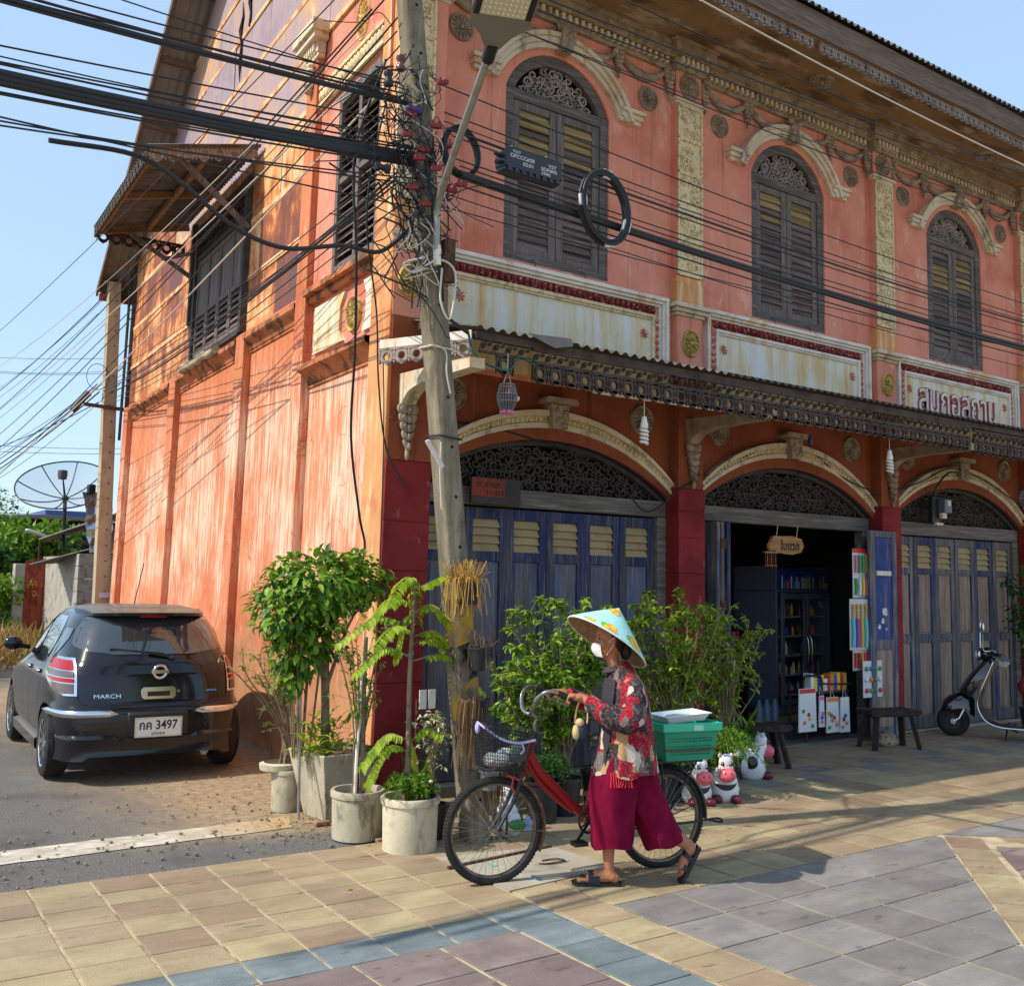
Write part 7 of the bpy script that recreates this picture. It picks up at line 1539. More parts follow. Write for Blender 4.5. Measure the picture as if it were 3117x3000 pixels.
# sandals
m_sand = plain('black_rubber_sandal', (.014, .014, .015), .5)
for (h, d, sd, upv, L) in (FR, FL):
    def sfp(a, s, u, h=h, d=d, sd=sd, upv=upv): return tuple(h + d * a + sd * s + upv * u)
    sole = [(-.015, 0), (-.008, .026), (.05, .032), (.12, .032), (.17, .044), (.205, .040), (.228, .018), (.230, -.006), (.21, -.034), (.16, -.044), (.10, -.036), (.04, -.032), (-.008, -.024)]; k_ = L / .205
    b = MB(lambda *a: wf(*sfp(*a))); b.prismz([(a * k_, s) for a, s in sole], -.020, .004); so_ = b.build('sandal', m_sand, wm, bevel=.004)
    for a0, a1, hgt in ((.055, .085, .066), (.115, .150, .050)) if h.z > .1 else ((.095, .150, .058), (.165, .185, .036)):
        b = MB(lambda *a: wf(*sfp(*a))); rows = []
        for k in range(11): q = PI * k / 10; rows.append([(a * k_, .040 * math.cos(q), -.002 + hgt * math.sin(q)) for a in (a0, a1)])
        b.strip(rows); b.strip([[tuple(p) for p in r] for r in [[(x, y * 1.05, z + .003) for x, y, z in r] for r in rows]]); b.build('sandal_strap', m_sand, so_, smooth=60)
# small cloth bag on her wrist
hb_ = thing('hand_bag', 'small cloth bag with beige straps hanging from the woman wrist', 'bag', wf(3.405, -2.68, .76)); m_beige = plain('beige_canvas', srgb(206, 176, 124), .85, var=.15)
b = MB(wf); b.ell((3.405, -2.685, .800), (.050, .030, .052), 14, 10); b.build('pouch', [plain('navy_canvas', srgb(52, 62, 84), .85, var=.3)], hb_, smooth=70)
b = MB(wf); b.ell((3.372, -2.692, .785), (.026, .030, .040), 12, 8); b.ell((3.395, -2.70, .835), (.030, .022, .022), 10, 6); b.build('beige_patch', m_beige, hb_, smooth=70)
b = MB(wf); b.tube(bez([(3.365, -2.685, .83), (3.375, -2.688, .90), (3.405, -2.685, .965), (3.425, -2.68, .97), (3.445, -2.685, .94), (3.448, -2.69, .86), (3.44, -2.69, .81)], 5), .007, 6); b.build('strap', m_beige, hb_, smooth=60)
# ================================================================== pots and plants
m_cem = weather('mossy_cement_pot', srgb(176, 166, 142), [(srgb(92, 86, 70), (7, 7, 3), .5, .66, .8), (srgb(206, 196, 168), 5, .54, .7, .6), (srgb(110, 112, 76), 4, .6, .72, .5)], .93, .5, 40)
m_cem2 = weather('pale_cement_pot', srgb(200, 190, 162), [(srgb(108, 100, 82), (6, 6, 2.5), .54, .7, .8), (srgb(150, 138, 110), 14, .55, .7, .5)], .93, .5, 40)
m_soil = weather('potting_soil', srgb(84, 62, 44), [(srgb(130, 104, 70), 20, .5, .62, .8)], .95, .8, 40)
m_bpot = plain('black_plastic_pot', (.018, .018, .02), .45, var=.3)
def roundpot(nm, lb, x, y, r, h, mat, group=None, rim=.03, taper=.96):
    t_ = thing(nm, lb, 'plant pot', (x, y, 0), group=group); b = MB(); rr = random.Random(int(x * 997)); n = 40
    prof = [(r * taper, .0), (r * taper * 1.005, .008), (r * 1.0, h - rim * 1.6), (r * 1.0, h - rim * 1.5), (r * 1.06, h - rim * 1.3), (r * 1.075, h - rim * .3), (r * 1.04, h), (r * .93, h), (r * .90, h - .02), (r * .88, h - .06)]
    wob = [1 + .012 * math.sin(3 * 2 * PI * k / n + x * 9) + rr.uniform(-.004, .004) for k in range(n)]
    b.strip([[(x + q * wob[k] * math.cos(2 * PI * k / n), y + q * wob[k] * math.sin(2 * PI * k / n), z) for k in range(n)] for q, z in prof], True); b.build('shell', mat, t_, smooth=45)
    b = MB(); b.strip([[(x + q * r * .89 * math.cos(2 * PI * k / 24), y + q * r * .89 * math.sin(2 * PI * k / 24), h - .045 + (.012 * rr.random() if q else .01)) for k in range(24)] for q in (1, .7, .35, .0)], True); b.build('soil', m_soil, t_, smooth=80); return t_
def leafo(mb, p, d, l, w_, nrm, droop=.25):
    """oval leaf with a folded midrib"""
    p, d, nrm = Vector(p), Vector(d).normalized(), Vector(nrm); s = d.cross(nrm); s = s.normalized() if s.length > .05 else d.orthogonal().normalized(); n = s.cross(d); w_ *= .5
    q = [p, p + d * l * .3 - n * l * droop * .1, p + d * l * .7 - n * l * droop * .4, p + d * l - n * l * droop]
    L = [q[1] + s * w_ * .9 + n * w_ * .3, q[2] + s * w_ * .8 + n * w_ * .3]; Rr = [q[1] - s * w_ * .9 + n * w_ * .3, q[2] - s * w_ * .8 + n * w_ * .3]
    mb.add(q + L + Rr, [(0, 1, 4), (1, 2, 5, 4), (2, 3, 5), (0, 6, 1), (1, 6, 7, 2), (2, 7, 3)])
roundpot('cement_pot', 'pale round cement pot with a crack down its side, holding the feather-leaved plant', 3.100, -1.431, .162, .305, m_cem2)
roundpot('cement_pot', 'round mottled grey cement pot with the slim shrub staked by a white pole', 2.974, -1.012, .156, .285, m_cem)
roundpot('cement_pot', 'small round grey cement pot half hidden behind the square planter', 2.905, -.10, .104, .27, m_cem, rim=.022)
b = MB(); b.lathe([(.10, .0), (.125, .012), (.13, .05), (.10, .06)], (2.86, -.05, .255), 24); tag(b.build('broken_pot_rim', m_cem2, loc=(2.86, -.05, .25), smooth=40), 'broken pale pot rim lying on the small grey pot', 'pot rim')
t_ = thing('square_planter', 'tall tapered square cement planter between the round pots', 'planter', (3.08, -.42, 0))
def sq(z, k, c=(3.115, -.40), a=.10):
    h = .145 + k; return [(c[0] + h * (math.cos(a) * sx - math.sin(a) * sy), c[1] + h * (math.sin(a) * sx + math.cos(a) * sy), z) for sx, sy in ((-1, -1), (1, -1), (1, 1), (-1, 1))]
b = MB(); b.strip([sq(0, 0), sq(.42, .085), sq(.428, .082), sq(.428, .055), sq(.38, .05)], True); b.build('shell', m_cem, t_, bevel=.004); b = MB(); b.add(sq(.39, .055), [(0, 1, 2, 3)]); b.build('soil', m_soil, t_)
for (x, y, s) in ((3.06, -1.20, .05), (3.14, -1.165, .04), (2.93, -.62, .05)): b = MB(); b.box(x - s, y - .02, .0, x + s, y + .02, .022); tag(b.build('brick_chip', weather('brick_chip_clay', srgb(150, 110, 88), [(srgb(110, 90, 76), 14, .5, .65, .6)], .95, .5, 40) if 'brick_chip_clay' not in bpy.data.materials else bpy.data.materials['brick_chip_clay'], loc=(x, y, 0), bevel=.004), {.05: 'flat brick chip wedged under the mottled cement pot', .04: 'small brick chip at the edge of the paving between two cement pots'}[s] if x > 3 else 'brick chip lying at the foot of the square planter', 'brick')
def plant(nm, lb, x, y, z=0, cat='plant', group=None): return thing(nm, lb, cat, (x, y, z), group=group)
# bushy standard with rounded leaves in the square planter
t_ = plant('potted_tree', 'bushy leafy small tree growing from the square planter against the orange wall', 3.05, -.42, .39, 'tree'); rg = random.Random(21)
b = MB(); b.tube(bez([(3.02, -.43, .38), (3.015, -.43, .62), (3.0, -.44, .88), (2.985, -.44, 1.12)], 4), [.030] * 5 + [.028] * 5 + [.024] * 3, 9)
for k in range(9): a = rg.uniform(0, 6.28); r = rg.uniform(.15, .38); b.tube(bez([(3.0, -.44, rg.uniform(.8, 1.15)), (3.0 + r * .5 * math.cos(a), -.44 + r * .5 * math.sin(a), 1.25), (3.0 + r * math.cos(a) - .04, -.44 + r * math.sin(a), rg.uniform(1.3, 1.6))], 3), [.014, .013, .012, .010, .008, .006, .004], 6)
b.build('trunk', m_bark, t_, smooth=60)
b = MB()
for c, r, n in (((2.93, -.45, 1.52), (.36, .32, .22), 900), ((2.72, -.46, 1.36), (.25, .26, .24), 520), ((3.20, -.42, 1.55), (.24, .26, .18), 420), ((2.78, -.46, 1.12), (.17, .2, .22), 260), ((2.95, -.44, 1.20), (.16, .2, .20), 220), ((2.74, -.46, .95), (.10, .12, .16), 90)):
    for i in range(n):
        d = Vector((rg.gauss(0, 1), rg.gauss(0, 1), rg.gauss(0, 1))).normalized(); k = rg.uniform(.55, 1.05); p = Vector(c) + Vector((d.x * r[0], d.y * r[1], d.z * r[2])) * k
        leafo(b, p, d + Vector((rg.gauss(0, .5), rg.gauss(0, .5), rg.gauss(-.35, .5))), rg.uniform(.045, .095), rg.uniform(.03, .05), d + Vector((0, 0, 1)), .3)
b.build('crown', m_leaf, t_, smooth=70)
b = MB(); 
for i in range(9): a = rg.uniform(0, 6.28); b.tube(bez([(2.84 + .05 * math.cos(a), -.45 + .05 * math.sin(a), .40), (2.84 + .1 * math.cos(a), -.45 + .08 * math.sin(a), .9), (2.84 + .16 * math.cos(a), -.45 + .1 * math.sin(a), 1.5)], 4), .006, 5)
tag(b.build('bare_stems', m_bark, loc=(2.84, -.45, .4)), 'clump of thin upright stems beside the small tree trunk', 'stems')
b = MB(); b.tube([(2.82, -.50, .02), (2.80, -.48, 1.15)], .010, 8); tag(b.build('plant_stake', m_steel, loc=(2.82, -.5, 0)), 'thin grey metal stake behind the square planter', 'stake')
t_ = plant('broadleaf_plant', 'low bright green plant with long leaves spilling over the square planter', 2.98, -.50, .40)
b = MB(); rg = random.Random(3)
for i in range(130):
    a = rg.uniform(0, 6.28); e = rg.uniform(.2, 1.3); d = Vector((math.cos(a) * math.cos(e), math.sin(a) * math.cos(e), math.sin(e))); p = Vector((2.98 + rg.uniform(-.14, .16), -.50 + rg.uniform(-.08, .14), .40 + rg.uniform(0, .22))); leafo(b, p, d, rg.uniform(.08, .16), rg.uniform(.02, .035), (0, 0, 1), .5)
b.build('leaves', m_leafy, t_, smooth=70)
for (x, z, d, l) in ((3.20, .44, (.9, -.3, .1), .22), (3.22, .43, (.7, -.6, -.2), .20), (3.16, .45, (.3, -.8, .2), .2)): b = MB(); leafo(b, (x, -.48, z), d, l, .09, (0, 0, 1), .3); b.build('leaf', m_leafd, t_, smooth=70)
# thin leafy shrubs: stems with small leaves
def shrub(nm, lb, x, y, z, h, sx, sy, n, nl, lf, mat, seed, lean=0, cat='shrub', droop=-.1, wid=.42, up=.6):
    t_ = plant(nm, lb, x, y, z, cat); rg = random.Random(seed); b = MB(); L = MB()
    for i in range(n):
        a = rg.uniform(0, 6.28); r = rg.uniform(.15, 1); hh = h * rg.uniform(.55, 1.0); top = Vector((x + lean + sx * r * math.cos(a), y + sy * r * math.sin(a), z + hh)); P = bez([(x + rg.uniform(-.05, .05), y + rg.uniform(-.04, .04), z), (x + sx * r * .3 * math.cos(a), y + sy * r * .3 * math.sin(a), z + hh * .45), tuple(top - Vector((0, 0, hh * .12))), tuple(top + Vector((rg.gauss(0, .05), rg.gauss(0, .05), rg.uniform(-.12, .05))))], 5)
        b.tube(P, list(np.linspace(.009, .002, len(P))), 5)
        tw = []
        for k in range(5):
            j = rg.randrange(5, len(P) - 1); q = P[j]; d = Vector((rg.gauss(0, 1), rg.gauss(0, .8), rg.gauss(.5, .5))).normalized() * rg.uniform(.08, .20); P2 = [q, q + d * .5 + Vector((0, 0, .02)), q + d]; b.tube(P2, [.003, .002, .0012], 4); tw.append(P2)
        for k in range(nl):
            if rg.random() < .72: P2 = rg.choice(tw); q = P2[1].lerp(P2[2], rg.random()); 
            else: j = rg.uniform(len(P) * .35, len(P) - 1.01); q = P[int(j)].lerp(P[int(j) + 1], j % 1)
            leafo(L, q, (rg.gauss(0, 1), rg.gauss(0, .9), rg.gauss(droop, .5)), lf * rg.uniform(.6, 1.25), lf * wid, (rg.gauss(0, .4), rg.gauss(0, .4), 1), .3)
    b.build('stems', m_bark, t_, smooth=70); L.build('foliage', mat, t_, smooth=70); return t_
shrub('slim_shrub', 'slim small-leaved shrub tied to a white stake in the mottled cement pot', 2.98, -1.0, .25, 1.15, .20, .14, 9, 75, .034, m_leaf, 5)
b = MB(); b.tube([(2.945, -1.03, .24), (2.99, -1.0, 1.28)], .008, 8); b.tube([(2.945, -1.03, .24), (2.955, -1.02, .55)], .011, 8); tag(b.build('plant_stake', m_white, loc=(2.945, -1.03, .24)), 'white stake standing in the mottled cement pot', 'stake')
b = MB(); b.tube([(3.0, -1.02, .27), (2.995, -1.0, .7), (3.0, -1.01, 1.2)], [.022, .018, .010], 8); tag(b.build('dark_stem', m_bark, loc=(3, -1, .27), smooth=60), 'dark woody stem next to the white stake', 'stem')
shrub('sparse_shrub', 'sparse twiggy shrub with reddish stems in the small pot near the car', 2.88, -.12, .26, 1.0, .26, .12, 12, 34, .030, m_leaf, 8, -.10)
# feather-leaved plant
t_ = plant('feather_leaf_plant', 'tall yellow-green plant with drooping feather-like leaves in the cracked pale pot', 3.09, -1.42, .29); rg = random.Random(7)
tr = bez([(3.09, -1.42, .27), (3.085, -1.42, .6), (3.08, -1.42, 1.0), (3.095, -1.42, 1.38), (3.10, -1.42, 1.52)], 5); b = MB(); b.tube(tr, list(np.linspace(.020, .008, len(tr))), 8)
FRO = [((3.10, 1.50), (3.28, 1.60), .0), ((3.10, 1.48), (2.98, 1.56), .05), ((3.09, 1.44), (2.86, 1.42), .12), ((3.09, 1.40), (2.80, 1.30), .10), ((3.09, 1.36), (3.33, 1.26), .10), ((3.09, 1.28), (2.66, 1.19), .10), ((3.09, 1.24), (2.76, 1.18), .08), ((3.09, 1.22), (3.40, 1.08), .10), ((3.09, 1.18), (3.46, .98), .12), ((3.085, 1.10), (2.74, 1.02), .10), ((3.09, 1.08), (3.52, .90), .12), ((3.085, .62), (2.80, .50), .10), ((3.085, .55), (2.84, .40), .12), ((3.09, .60), (3.24, .66), .06), ((3.09, 1.34), (3.02, 1.10), .10), ((3.09, 1.46), (3.16, 1.30), .1)]
L = MB()
for (x0, z0), (x1, z1), dp in FRO:
    y1 = -1.42 + rg.uniform(-.16, .10); a = Vector((x0, -1.42, z0)); e = Vector((x1, y1, z1)); mid = a.lerp(e, .5) + Vector((0, 0, dp)); P = bez([tuple(a), tuple(mid), tuple(e)], 9); b.tube(P, list(np.linspace(.005, .0018, len(P))), 5); n = len(P)
    for i in range(4, n):
        d = (P[i] - P[i - 1]).normalized(); sd = d.cross(Vector((0, 0, 1))).normalized()
        for s in (-1, 1): leafo(L, P[i], sd * s + d * .25 + Vector((0, 0, -.55 + rg.gauss(0, .12))), rg.uniform(.055, .075), .032, Vector((0, 0, 1)) + d * .2, .25)
b.build('stem', m_bark, t_, smooth=70); L.build('leaflets', m_leafy, t_, smooth=70)
b = MB(); b.tube([(3.085, -1.44, 1.12), (3.105, -1.405, 1.14), (3.075, -1.40, 1.12), (3.08, -1.44, 1.10)], .007, 5); tag(b.build('green_tie', plain('green_tie_plastic', srgb(30, 150, 120), .5), loc=(3.085, -1.42, 1.12)), 'small green plastic tie round the feather-leaved plant stem', 'tie')
def fern(nm, lb, x, y, z, r, n, mat, seed, h=.12):
    t_ = plant(nm, lb, x, y, z); rg = random.Random(seed); L = MB(); S = MB()
    for i in range(n):
        a = rg.uniform(0, 6.28); rr = r * rg.uniform(.3, 1.05); P = bez([(x + rr * .15 * math.cos(a), y + rr * .15 * math.sin(a), z), (x + rr * .55 * math.cos(a), y + rr * .55 * math.sin(a), z + h * rg.uniform(.7, 1.3)), (x + rr * math.cos(a), y + rr * math.sin(a), z + h * rg.uniform(.1, .9))], 6); S.tube(P, .0014, 3, False)
        for p in P[2:]:
            for k in range(5): leaf1(L, p, Vector((rg.gauss(0, 1), rg.gauss(0, 1), rg.gauss(.2, .7))), rg.uniform(.014, .030), .28, rg)
    S.build('stalks', mat, t_); L.build('fronds', mat, t_); return t_
fern('asparagus_fern', 'feathery fern with a small white flower at the rim of the cracked pale pot', 3.08, -1.47, .29, .17, 75, m_leaf, 4); b = MB(); b.ell((3.16, -1.56, .40), (.014, .014, .010), 8, 5); tag(b.build('white_flower', m_white, loc=(3.16, -1.56, .4)), 'tiny white flower above the fern in the cracked pot', 'flower')
b = MB(); b.lathe([(.048, 0), (.055, .10), (.060, .105), (.052, .10), (.05, .08)], (3.20, -1.44, .27), 18); tag(b.build('nursery_pot', m_bpot, loc=(3.2, -1.44, .27), smooth=40), 'small black nursery pot standing inside the cracked pale pot', 'pot')
# black pots by the pole and behind the bicycle
def blackpot(lb, x, y, r, h, z=0):
    t_ = thing('black_pot', lb, 'plant pot', (x, y, z)); b = MB(); b.lathe([(r * .8, 0), (r * .98, h - .02), (r * 1.05, h - .02), (r * 1.05, h), (r * .93, h), (r * .9, h - .05)], (x, y, z), 26); b.build('shell', m_bpot, t_, smooth=40); b = MB(); b.lathe([(0, h - .03), (r * .92, h - .035)], (x, y, z), 20); b.build('soil', m_soil, t_); return t_
blackpot('black plastic pot squeezed between the cracked pale pot and the leaning pole', 3.36, -1.30, .075, .21); shrub('variegated_plant', 'thin variegated plant climbing in the black pot beside the leaning pole', 3.36, -1.25, .2, .62, .06, .05, 6, 34, .035, leafmat('cream_green_leaf', srgb(150, 170, 90), srgb(196, 204, 150), srgb(224, 222, 190), .3), 31)
t_ = plant('strap_leaf_plant', 'strap-leaved plant with broad upright blades behind the cracked pale pot', 3.30, -1.15, .18)
for i, (a, l) in enumerate(((1.7, .42), (1.3, .36), (1.95, .34), (1.5, .28), (2.2, .24))): b = MB(); leafo(b, (3.30 + .01 * i, -1.15, .18), (math.cos(a), -.1, math.sin(a)), l, .07, (0, -1, .2), .1); b.build('leaf', m_leafy if i < 2 else m_leafd, t_, smooth=70)
fr = thing('window_frame_scrap', 'old red-brown window frame with two white panes leaning behind the pots', 'window frame', (3.43, -1.02, 0)); b = MB(); [b.bar(a, c, .018, .014) for a, c in (((3.37, -1.02, .3), (3.38, -1.0, .80)), ((3.50, -1.04, .3), (3.51, -1.02, .80)), ((3.37, -1.02, .72), (3.51, -1.04, .72)), ((3.44, -1.03, .3), (3.445, -1.01, .8)))]; b.build('frame', weather('red_brown_paint', srgb(90, 46, 38), [], .7, .2, 40), fr)
for x in (3.382, 3.45): b = MB(); b.box(x, -1.028, .74, x + .05, -1.02, .86); b.build('pane', m_white, fr)
blackpot('tall black pot behind the bicycle front wheel', 4.18, -1.28, .115, .27); blackpot('square-shouldered black pot under the left green bush', 4.44, -1.18, .12, .25); blackpot('black pot hidden behind the walking woman', 4.82, -1.10, .13, .25)
fern('hanging_fern', 'mid green fern spilling over the tall black pot behind the bicycle', 4.22, -1.28, .26, .20, 80, m_leafd, 6, .14)
shrub('green_bush', 'airy green bush before the blue doors, at the left of the woman hat', 4.56, -1.02, .12, 1.30, .46, .26, 38, 130, .060, leafmat('fresh_leaf', srgb(70, 110, 28), srgb(118, 156, 40), srgb(172, 196, 74), .4), 11)
shrub('green_bush', 'yellow-green bush with upright pale twigs in front of the red pillar', 5.70, -.95, .10, 1.40, .52, .28, 40, 130, .052, leafmat('lime_leaf', srgb(84, 118, 30), srgb(136, 164, 44), srgb(184, 198, 82), .4), 12)
shrub('green_bush', 'darker loose bush with small leaves beside the open shop door', 6.42, -.80, .10, 1.20, .36, .22, 24, 96, .046, bpy.data.materials['lime_leaf'], 13)
shrub('small_bush', 'low leafy bush just behind the bicycle handlebar', 4.16, -1.10, .2, .80, .24, .16, 20, 80, .055, bpy.data.materials['fresh_leaf'], 14)
t_ = plant('long_leaf_plant', 'plant with long arching leaves by the dark stool', 6.60, -.85, .12); rg = random.Random(15); b = MB()
for i in range(26): a = rg.uniform(0, 6.28); e = rg.uniform(.3, 1.3); leafo(b, (6.60 + rg.uniform(-.08, .06), -.85, .2 + rg.uniform(0, .22)), (math.cos(a) * math.cos(e), math.sin(a) * math.cos(e), math.sin(e)), rg.uniform(.16, .26), .035, (0, 0, 1), .7)
b.build('leaves', m_leaf, t_, smooth=70)
b = MB(); b.tube([(6.52, -.80, .1), (6.50, -.80, .80)], .012, 6); b.box(6.485, -.815, .80, 6.515, -.785, .98); tag(b.build('garden_stake', m_white, loc=(6.52, -.8, .1)), 'white garden stake among the bush by the shop door', 'stake')
blackpot('black pot of the bush by the shop door', 6.42, -.84, .12, .2); blackpot('black pot of the yellow-green bush', 5.70, -.98, .14, .22)
tpl = thing('planter_box', 'long dark planter box behind the rear wheel of the bicycle', 'planter', (5.2, -1.22, 0)); b = MB(); b.box(4.98, -1.32, 0, 5.44, -1.12, .22); b.build('box', m_bpot, tpl, bevel=.01); b = MB(); b.box(5.0, -1.30, .2, 5.42, -1.14, .205); b.build('soil', m_soil, tpl)
fern('asparagus_fern', 'wide feathery fern overflowing the planter behind the green crate', 5.30, -1.22, .2, .30, 150, m_leaf, 16, .22); fern('asparagus_fern', 'bushy fern growing from the backs of the cow pots', 5.85, -1.24, .2, .36, 210, m_leaf, 17, .24)
# pots tied to the leaning pole
def polepot(lb, x, z, r, h, mat=None, y=-1.625):
    t_ = thing('hanging_pot', lb, 'plant pot', (x, y, z)); b = MB(); b.lathe([(0, 0), (r * .75, 0), (r, h), (r * 1.08, h), (r * 1.08, h + .012), (r * .95, h + .012), (r * .9, h - .02), (0, h - .025)], (x, y, z), 22); b.build('shell', mat or m_bpot, t_, smooth=40); b = MB(); b.tube([(x - r, y, z + h), (pc(z + h) - .07, -1.5, z + h + .02), (pc(z + h) + .07, -1.46, z + h + .02), (x + r, y, z + h)], .003, 4); b.build('wire_tie', m_cable, t_); return t_
def drytuft(lb, x, z, n, up, dn, seed, mat=m_dryleaf, y=-1.64, sp=.09):
    t_ = plant('dried_plant', lb, x, y, z); rg = random.Random(seed); b = MB()
    for i in range(n):
        a = rg.uniform(0, 6.28); r = rg.uniform(.02, sp); q = rg.random() < up; h = rg.uniform(.05, .15) if q else -rg.uniform(.06, dn)
        b.tube(bez([(x + r * .4 * math.cos(a), y + r * .3 * math.sin(a), z), (x + r * math.cos(a), y + r * .6 * math.sin(a), z + (abs(h) * .6 if q else .03)), (x + r * 1.15 * math.cos(a) + rg.gauss(0, .02), y + r * .7 * math.sin(a), z + h)], 4), rg.uniform(.0016, .0032), 4, False)
    b.build('stalks', mat, t_); return t_
m_orangedry = leafmat('orange_dry_stem', srgb(150, 104, 40), srgb(196, 148, 66), srgb(206, 176, 100), .1); m_browndry = leafmat('brown_root', srgb(96, 70, 46), srgb(134, 100, 68), srgb(160, 126, 88), .05)
polepot('black pot tied highest on the leaning pole, choked with orange dry stems', 3.345, 1.42, .075, .12); drytuft('tangle of orange dry stems in the highest pole pot', 3.32, 1.54, 190, .55, .20, 1, m_orangedry, sp=.14)
polepot('black pot tied at mid height of the leaning pole, nearly empty', 3.425, 1.03, .068, .125); drytuft('few withered brown twigs in the mid-height pole pot', 3.44, 1.15, 34, .5, .12, 2, m_browndry, sp=.09)
polepot('black pot low on the leaning pole with long brown roots', 3.44, .74, .062, .11); drytuft('curtain of long brown dry roots hanging low on the pole', 3.375, .82, 150, .08, .36, 3, m_browndry, sp=.085)
polepot('small grey pot tied near the foot of the leaning pole', 3.525, .33, .058, .10, plain('grey_plastic_pot', srgb(110, 110, 112), .5)); drytuft('dry roots beside the lowest grey pole pot', 3.60, .44, 60, .15, .26, 4, m_browndry, y=-1.60, sp=.05)
# ------------------------------------------------------------------ cow pots
m_cw = weather('white_gloss_glaze', srgb(226, 224, 220), [(srgb(176, 168, 156), 9, .58, .72, .6)], .35, .1, 30, kind='obj'); m_cb = plain('black_glaze', (.02, .02, .022), .35); m_cp = plain('pink_glaze', srgb(226, 104, 112), .35, var=.06); m_cm = plain('maroon_glaze', srgb(100, 24, 42), .35); m_cbl = plain('pale_blue_glaze', srgb(130, 160, 206), .35)
def cow(lb, x, y, rz, s=1.0, turn=.0):
    t_ = thing('cow_pot', lb, 'cow pot', (x, y, 0), rz); S = lambda c: tuple(v * s for v in c)
    b = MB(); b.lathe([(.0, .0), (.085 * s, .0), (.105 * s, .03 * s), (.112 * s, .09 * s), (.095 * s, .16 * s), (.065 * s, .215 * s), (.05 * s, .235 * s)], (0, .03 * s, 0), 26); b.tube([S((0, -.01, .18)), S((0, -.045, .25)), S((0, -.05, .285))], [.062 * s, .056 * s, .045 * s], 14); b.ell(S((0, -.05, .285)), S((.052, .050, .060)), 16, 10); b.ell(S((0, .11, .12)), S((.10, .10, .10)), 16, 10); b.build('body', m_cw, t_, smooth=80)
    b = MB(); b.ell(S((turn, -.105, .205)), S((.064, .050, .052)), 18, 12); mz = b.build('muzzle', m_cp, t_, smooth=80); b = MB(); [b.ell(S((turn + q, -.148, .222)), S((.007, .006, .009)), 8, 5) for q in (-.022, .022)]; b.tube([S((turn - .045, -.142, .195)), S((turn - .02, -.154, .182)), S((turn + .02, -.154, .182)), S((turn + .045, -.142, .195))], .0022 * s, 5); b.build('nostrils_and_smile', plain('dark_pink', srgb(150, 40, 52), .4) if 'dark_pink' not in bpy.data.materials else bpy.data.materials['dark_pink'], mz, smooth=60)
    for q in (-1, 1):
        b = MB(); b.ell(S((q * .030, -.092, .282)), S((.014, .008, .017)), 10, 6); e_ = b.build('eye', m_cb, t_, smooth=60); b = MB(); b.ell(S((q * .030 - .003, -.099, .287)), S((.005, .003, .005)), 6, 4); b.build('eye_glint', m_cw, e_)
        b = MB(); b.ell(S((q * .040, -.045, .332)), S((.016, .012, .020)), 10, 6); e_ = b.build('ear', m_cw, t_, smooth=60); b = MB(); b.ell(S((q * .041, -.055, .332)), S((.010, .006, .013)), 8, 5); b.build('inner_ear', m_cp, e_, smooth=60)
        b = MB(); b.ell(S((q * .068, -.075, .030)), S((.040, .045, .034)), 12, 7); b.build('hoof', m_cm, t_, smooth=60)
        b = MB(); b.ell(S((q * .085, .06, .13)), S((.035, .05, .055)), 10, 7); b.build('black_patch', m_cb, t_, smooth=60)
    b = MB(); rows = []
    for k in range(13): a = -1.0 + 2.0 * k / 12; w_ = .026 * math.cos(a * 1.5) + .001; rows.append([S((.100 * math.sin(a), .03 - .1125 * math.cos(a), .118 + .02 * abs(a) ** 2 + q)) for q in (-w_, w_ * .5)])
    b.strip(rows); b.build('chest_crescent', m_cb, t_, smooth=60)
    b = MB(); [b.ell(S((.010 * i - .015, -.075, .340 + .004 * (i % 2))), S((.010, .008, .008)), 8, 5) for i in range(4)]; b.build('flower_tuft', m_cbl, t_, smooth=60); return t_
cow('white cow-shaped pot with black crescent on its chest, half behind the other cow pot', 5.47, -1.42, -.42, .98, .01); cow('white cow-shaped pot with wide pink muzzle, the frontmost one by the fern', 5.72, -1.44, -.62, 1.0); cow('white cow-shaped pot turned sideways towards the dark stool', 6.62, -.93, 1.15, 1.05)
t_ = cow('white cow-shaped pot with a green leaf and blue flower, seen behind the bicycle front wheel', 3.80, -1.42, 2.6, .82)
b = MB(); b.ell((-.05, .20, .10), (.055, .012, .032), 14, 8); b.build('green_leaf_relief', plain('green_glaze', srgb(40, 120, 60), .35), t_, smooth=60); b = MB(); [b.ell((-.115 + .02 * math.cos(a), .19, .10 + .032 * math.sin(a)), (.018, .010, .020), 10, 6) for a in (0.3, 1.5, 2.8, 4.2, 5.4)]; b.build('blue_flower_relief', m_cbl, t_, smooth=60); b = MB(); [b.ell((x, .155, .09), (.010, .03, .06), 8, 6) for x in (.01, .05)]; b.build('black_patch', m_cb, t_, smooth=60)
# ------------------------------------------------------------------ stools, stone, litter
m_dark = wood('dark_stool_wood', srgb(50, 38, 38), srgb(84, 66, 64), 'x')
def stool(lb, x, y, rz, w_, d, h):
    t_ = thing('stool', lb, 'stool', (x, y, 0), rz); b = MB(); b.prism([(-w_ / 2, h - .02), (-w_ * .44, h - .045), (w_ * .44, h - .045), (w_ / 2, h - .02), (w_ * .48, h + .005), (0, h - .004), (-w_ * .48, h + .005)], -d / 2, d / 2); b.build('seat', m_dark, t_, bevel=.006)
    for sx in (-1, 1):
        for sy in (-1, 1): b = MB(); b.bar((sx * w_ * .34, sy * d * .30, h - .04), (sx * w_ * .45, sy * d * .5, .0), .055, .040); b.build('leg', m_dark, t_, bevel=.004)
    b = MB(); b.bar((-w_ * .36, 0, h - .06), (w_ * .36, 0, h - .06), .05, .02); b.build('apron_rail', m_dark, t_); return t_
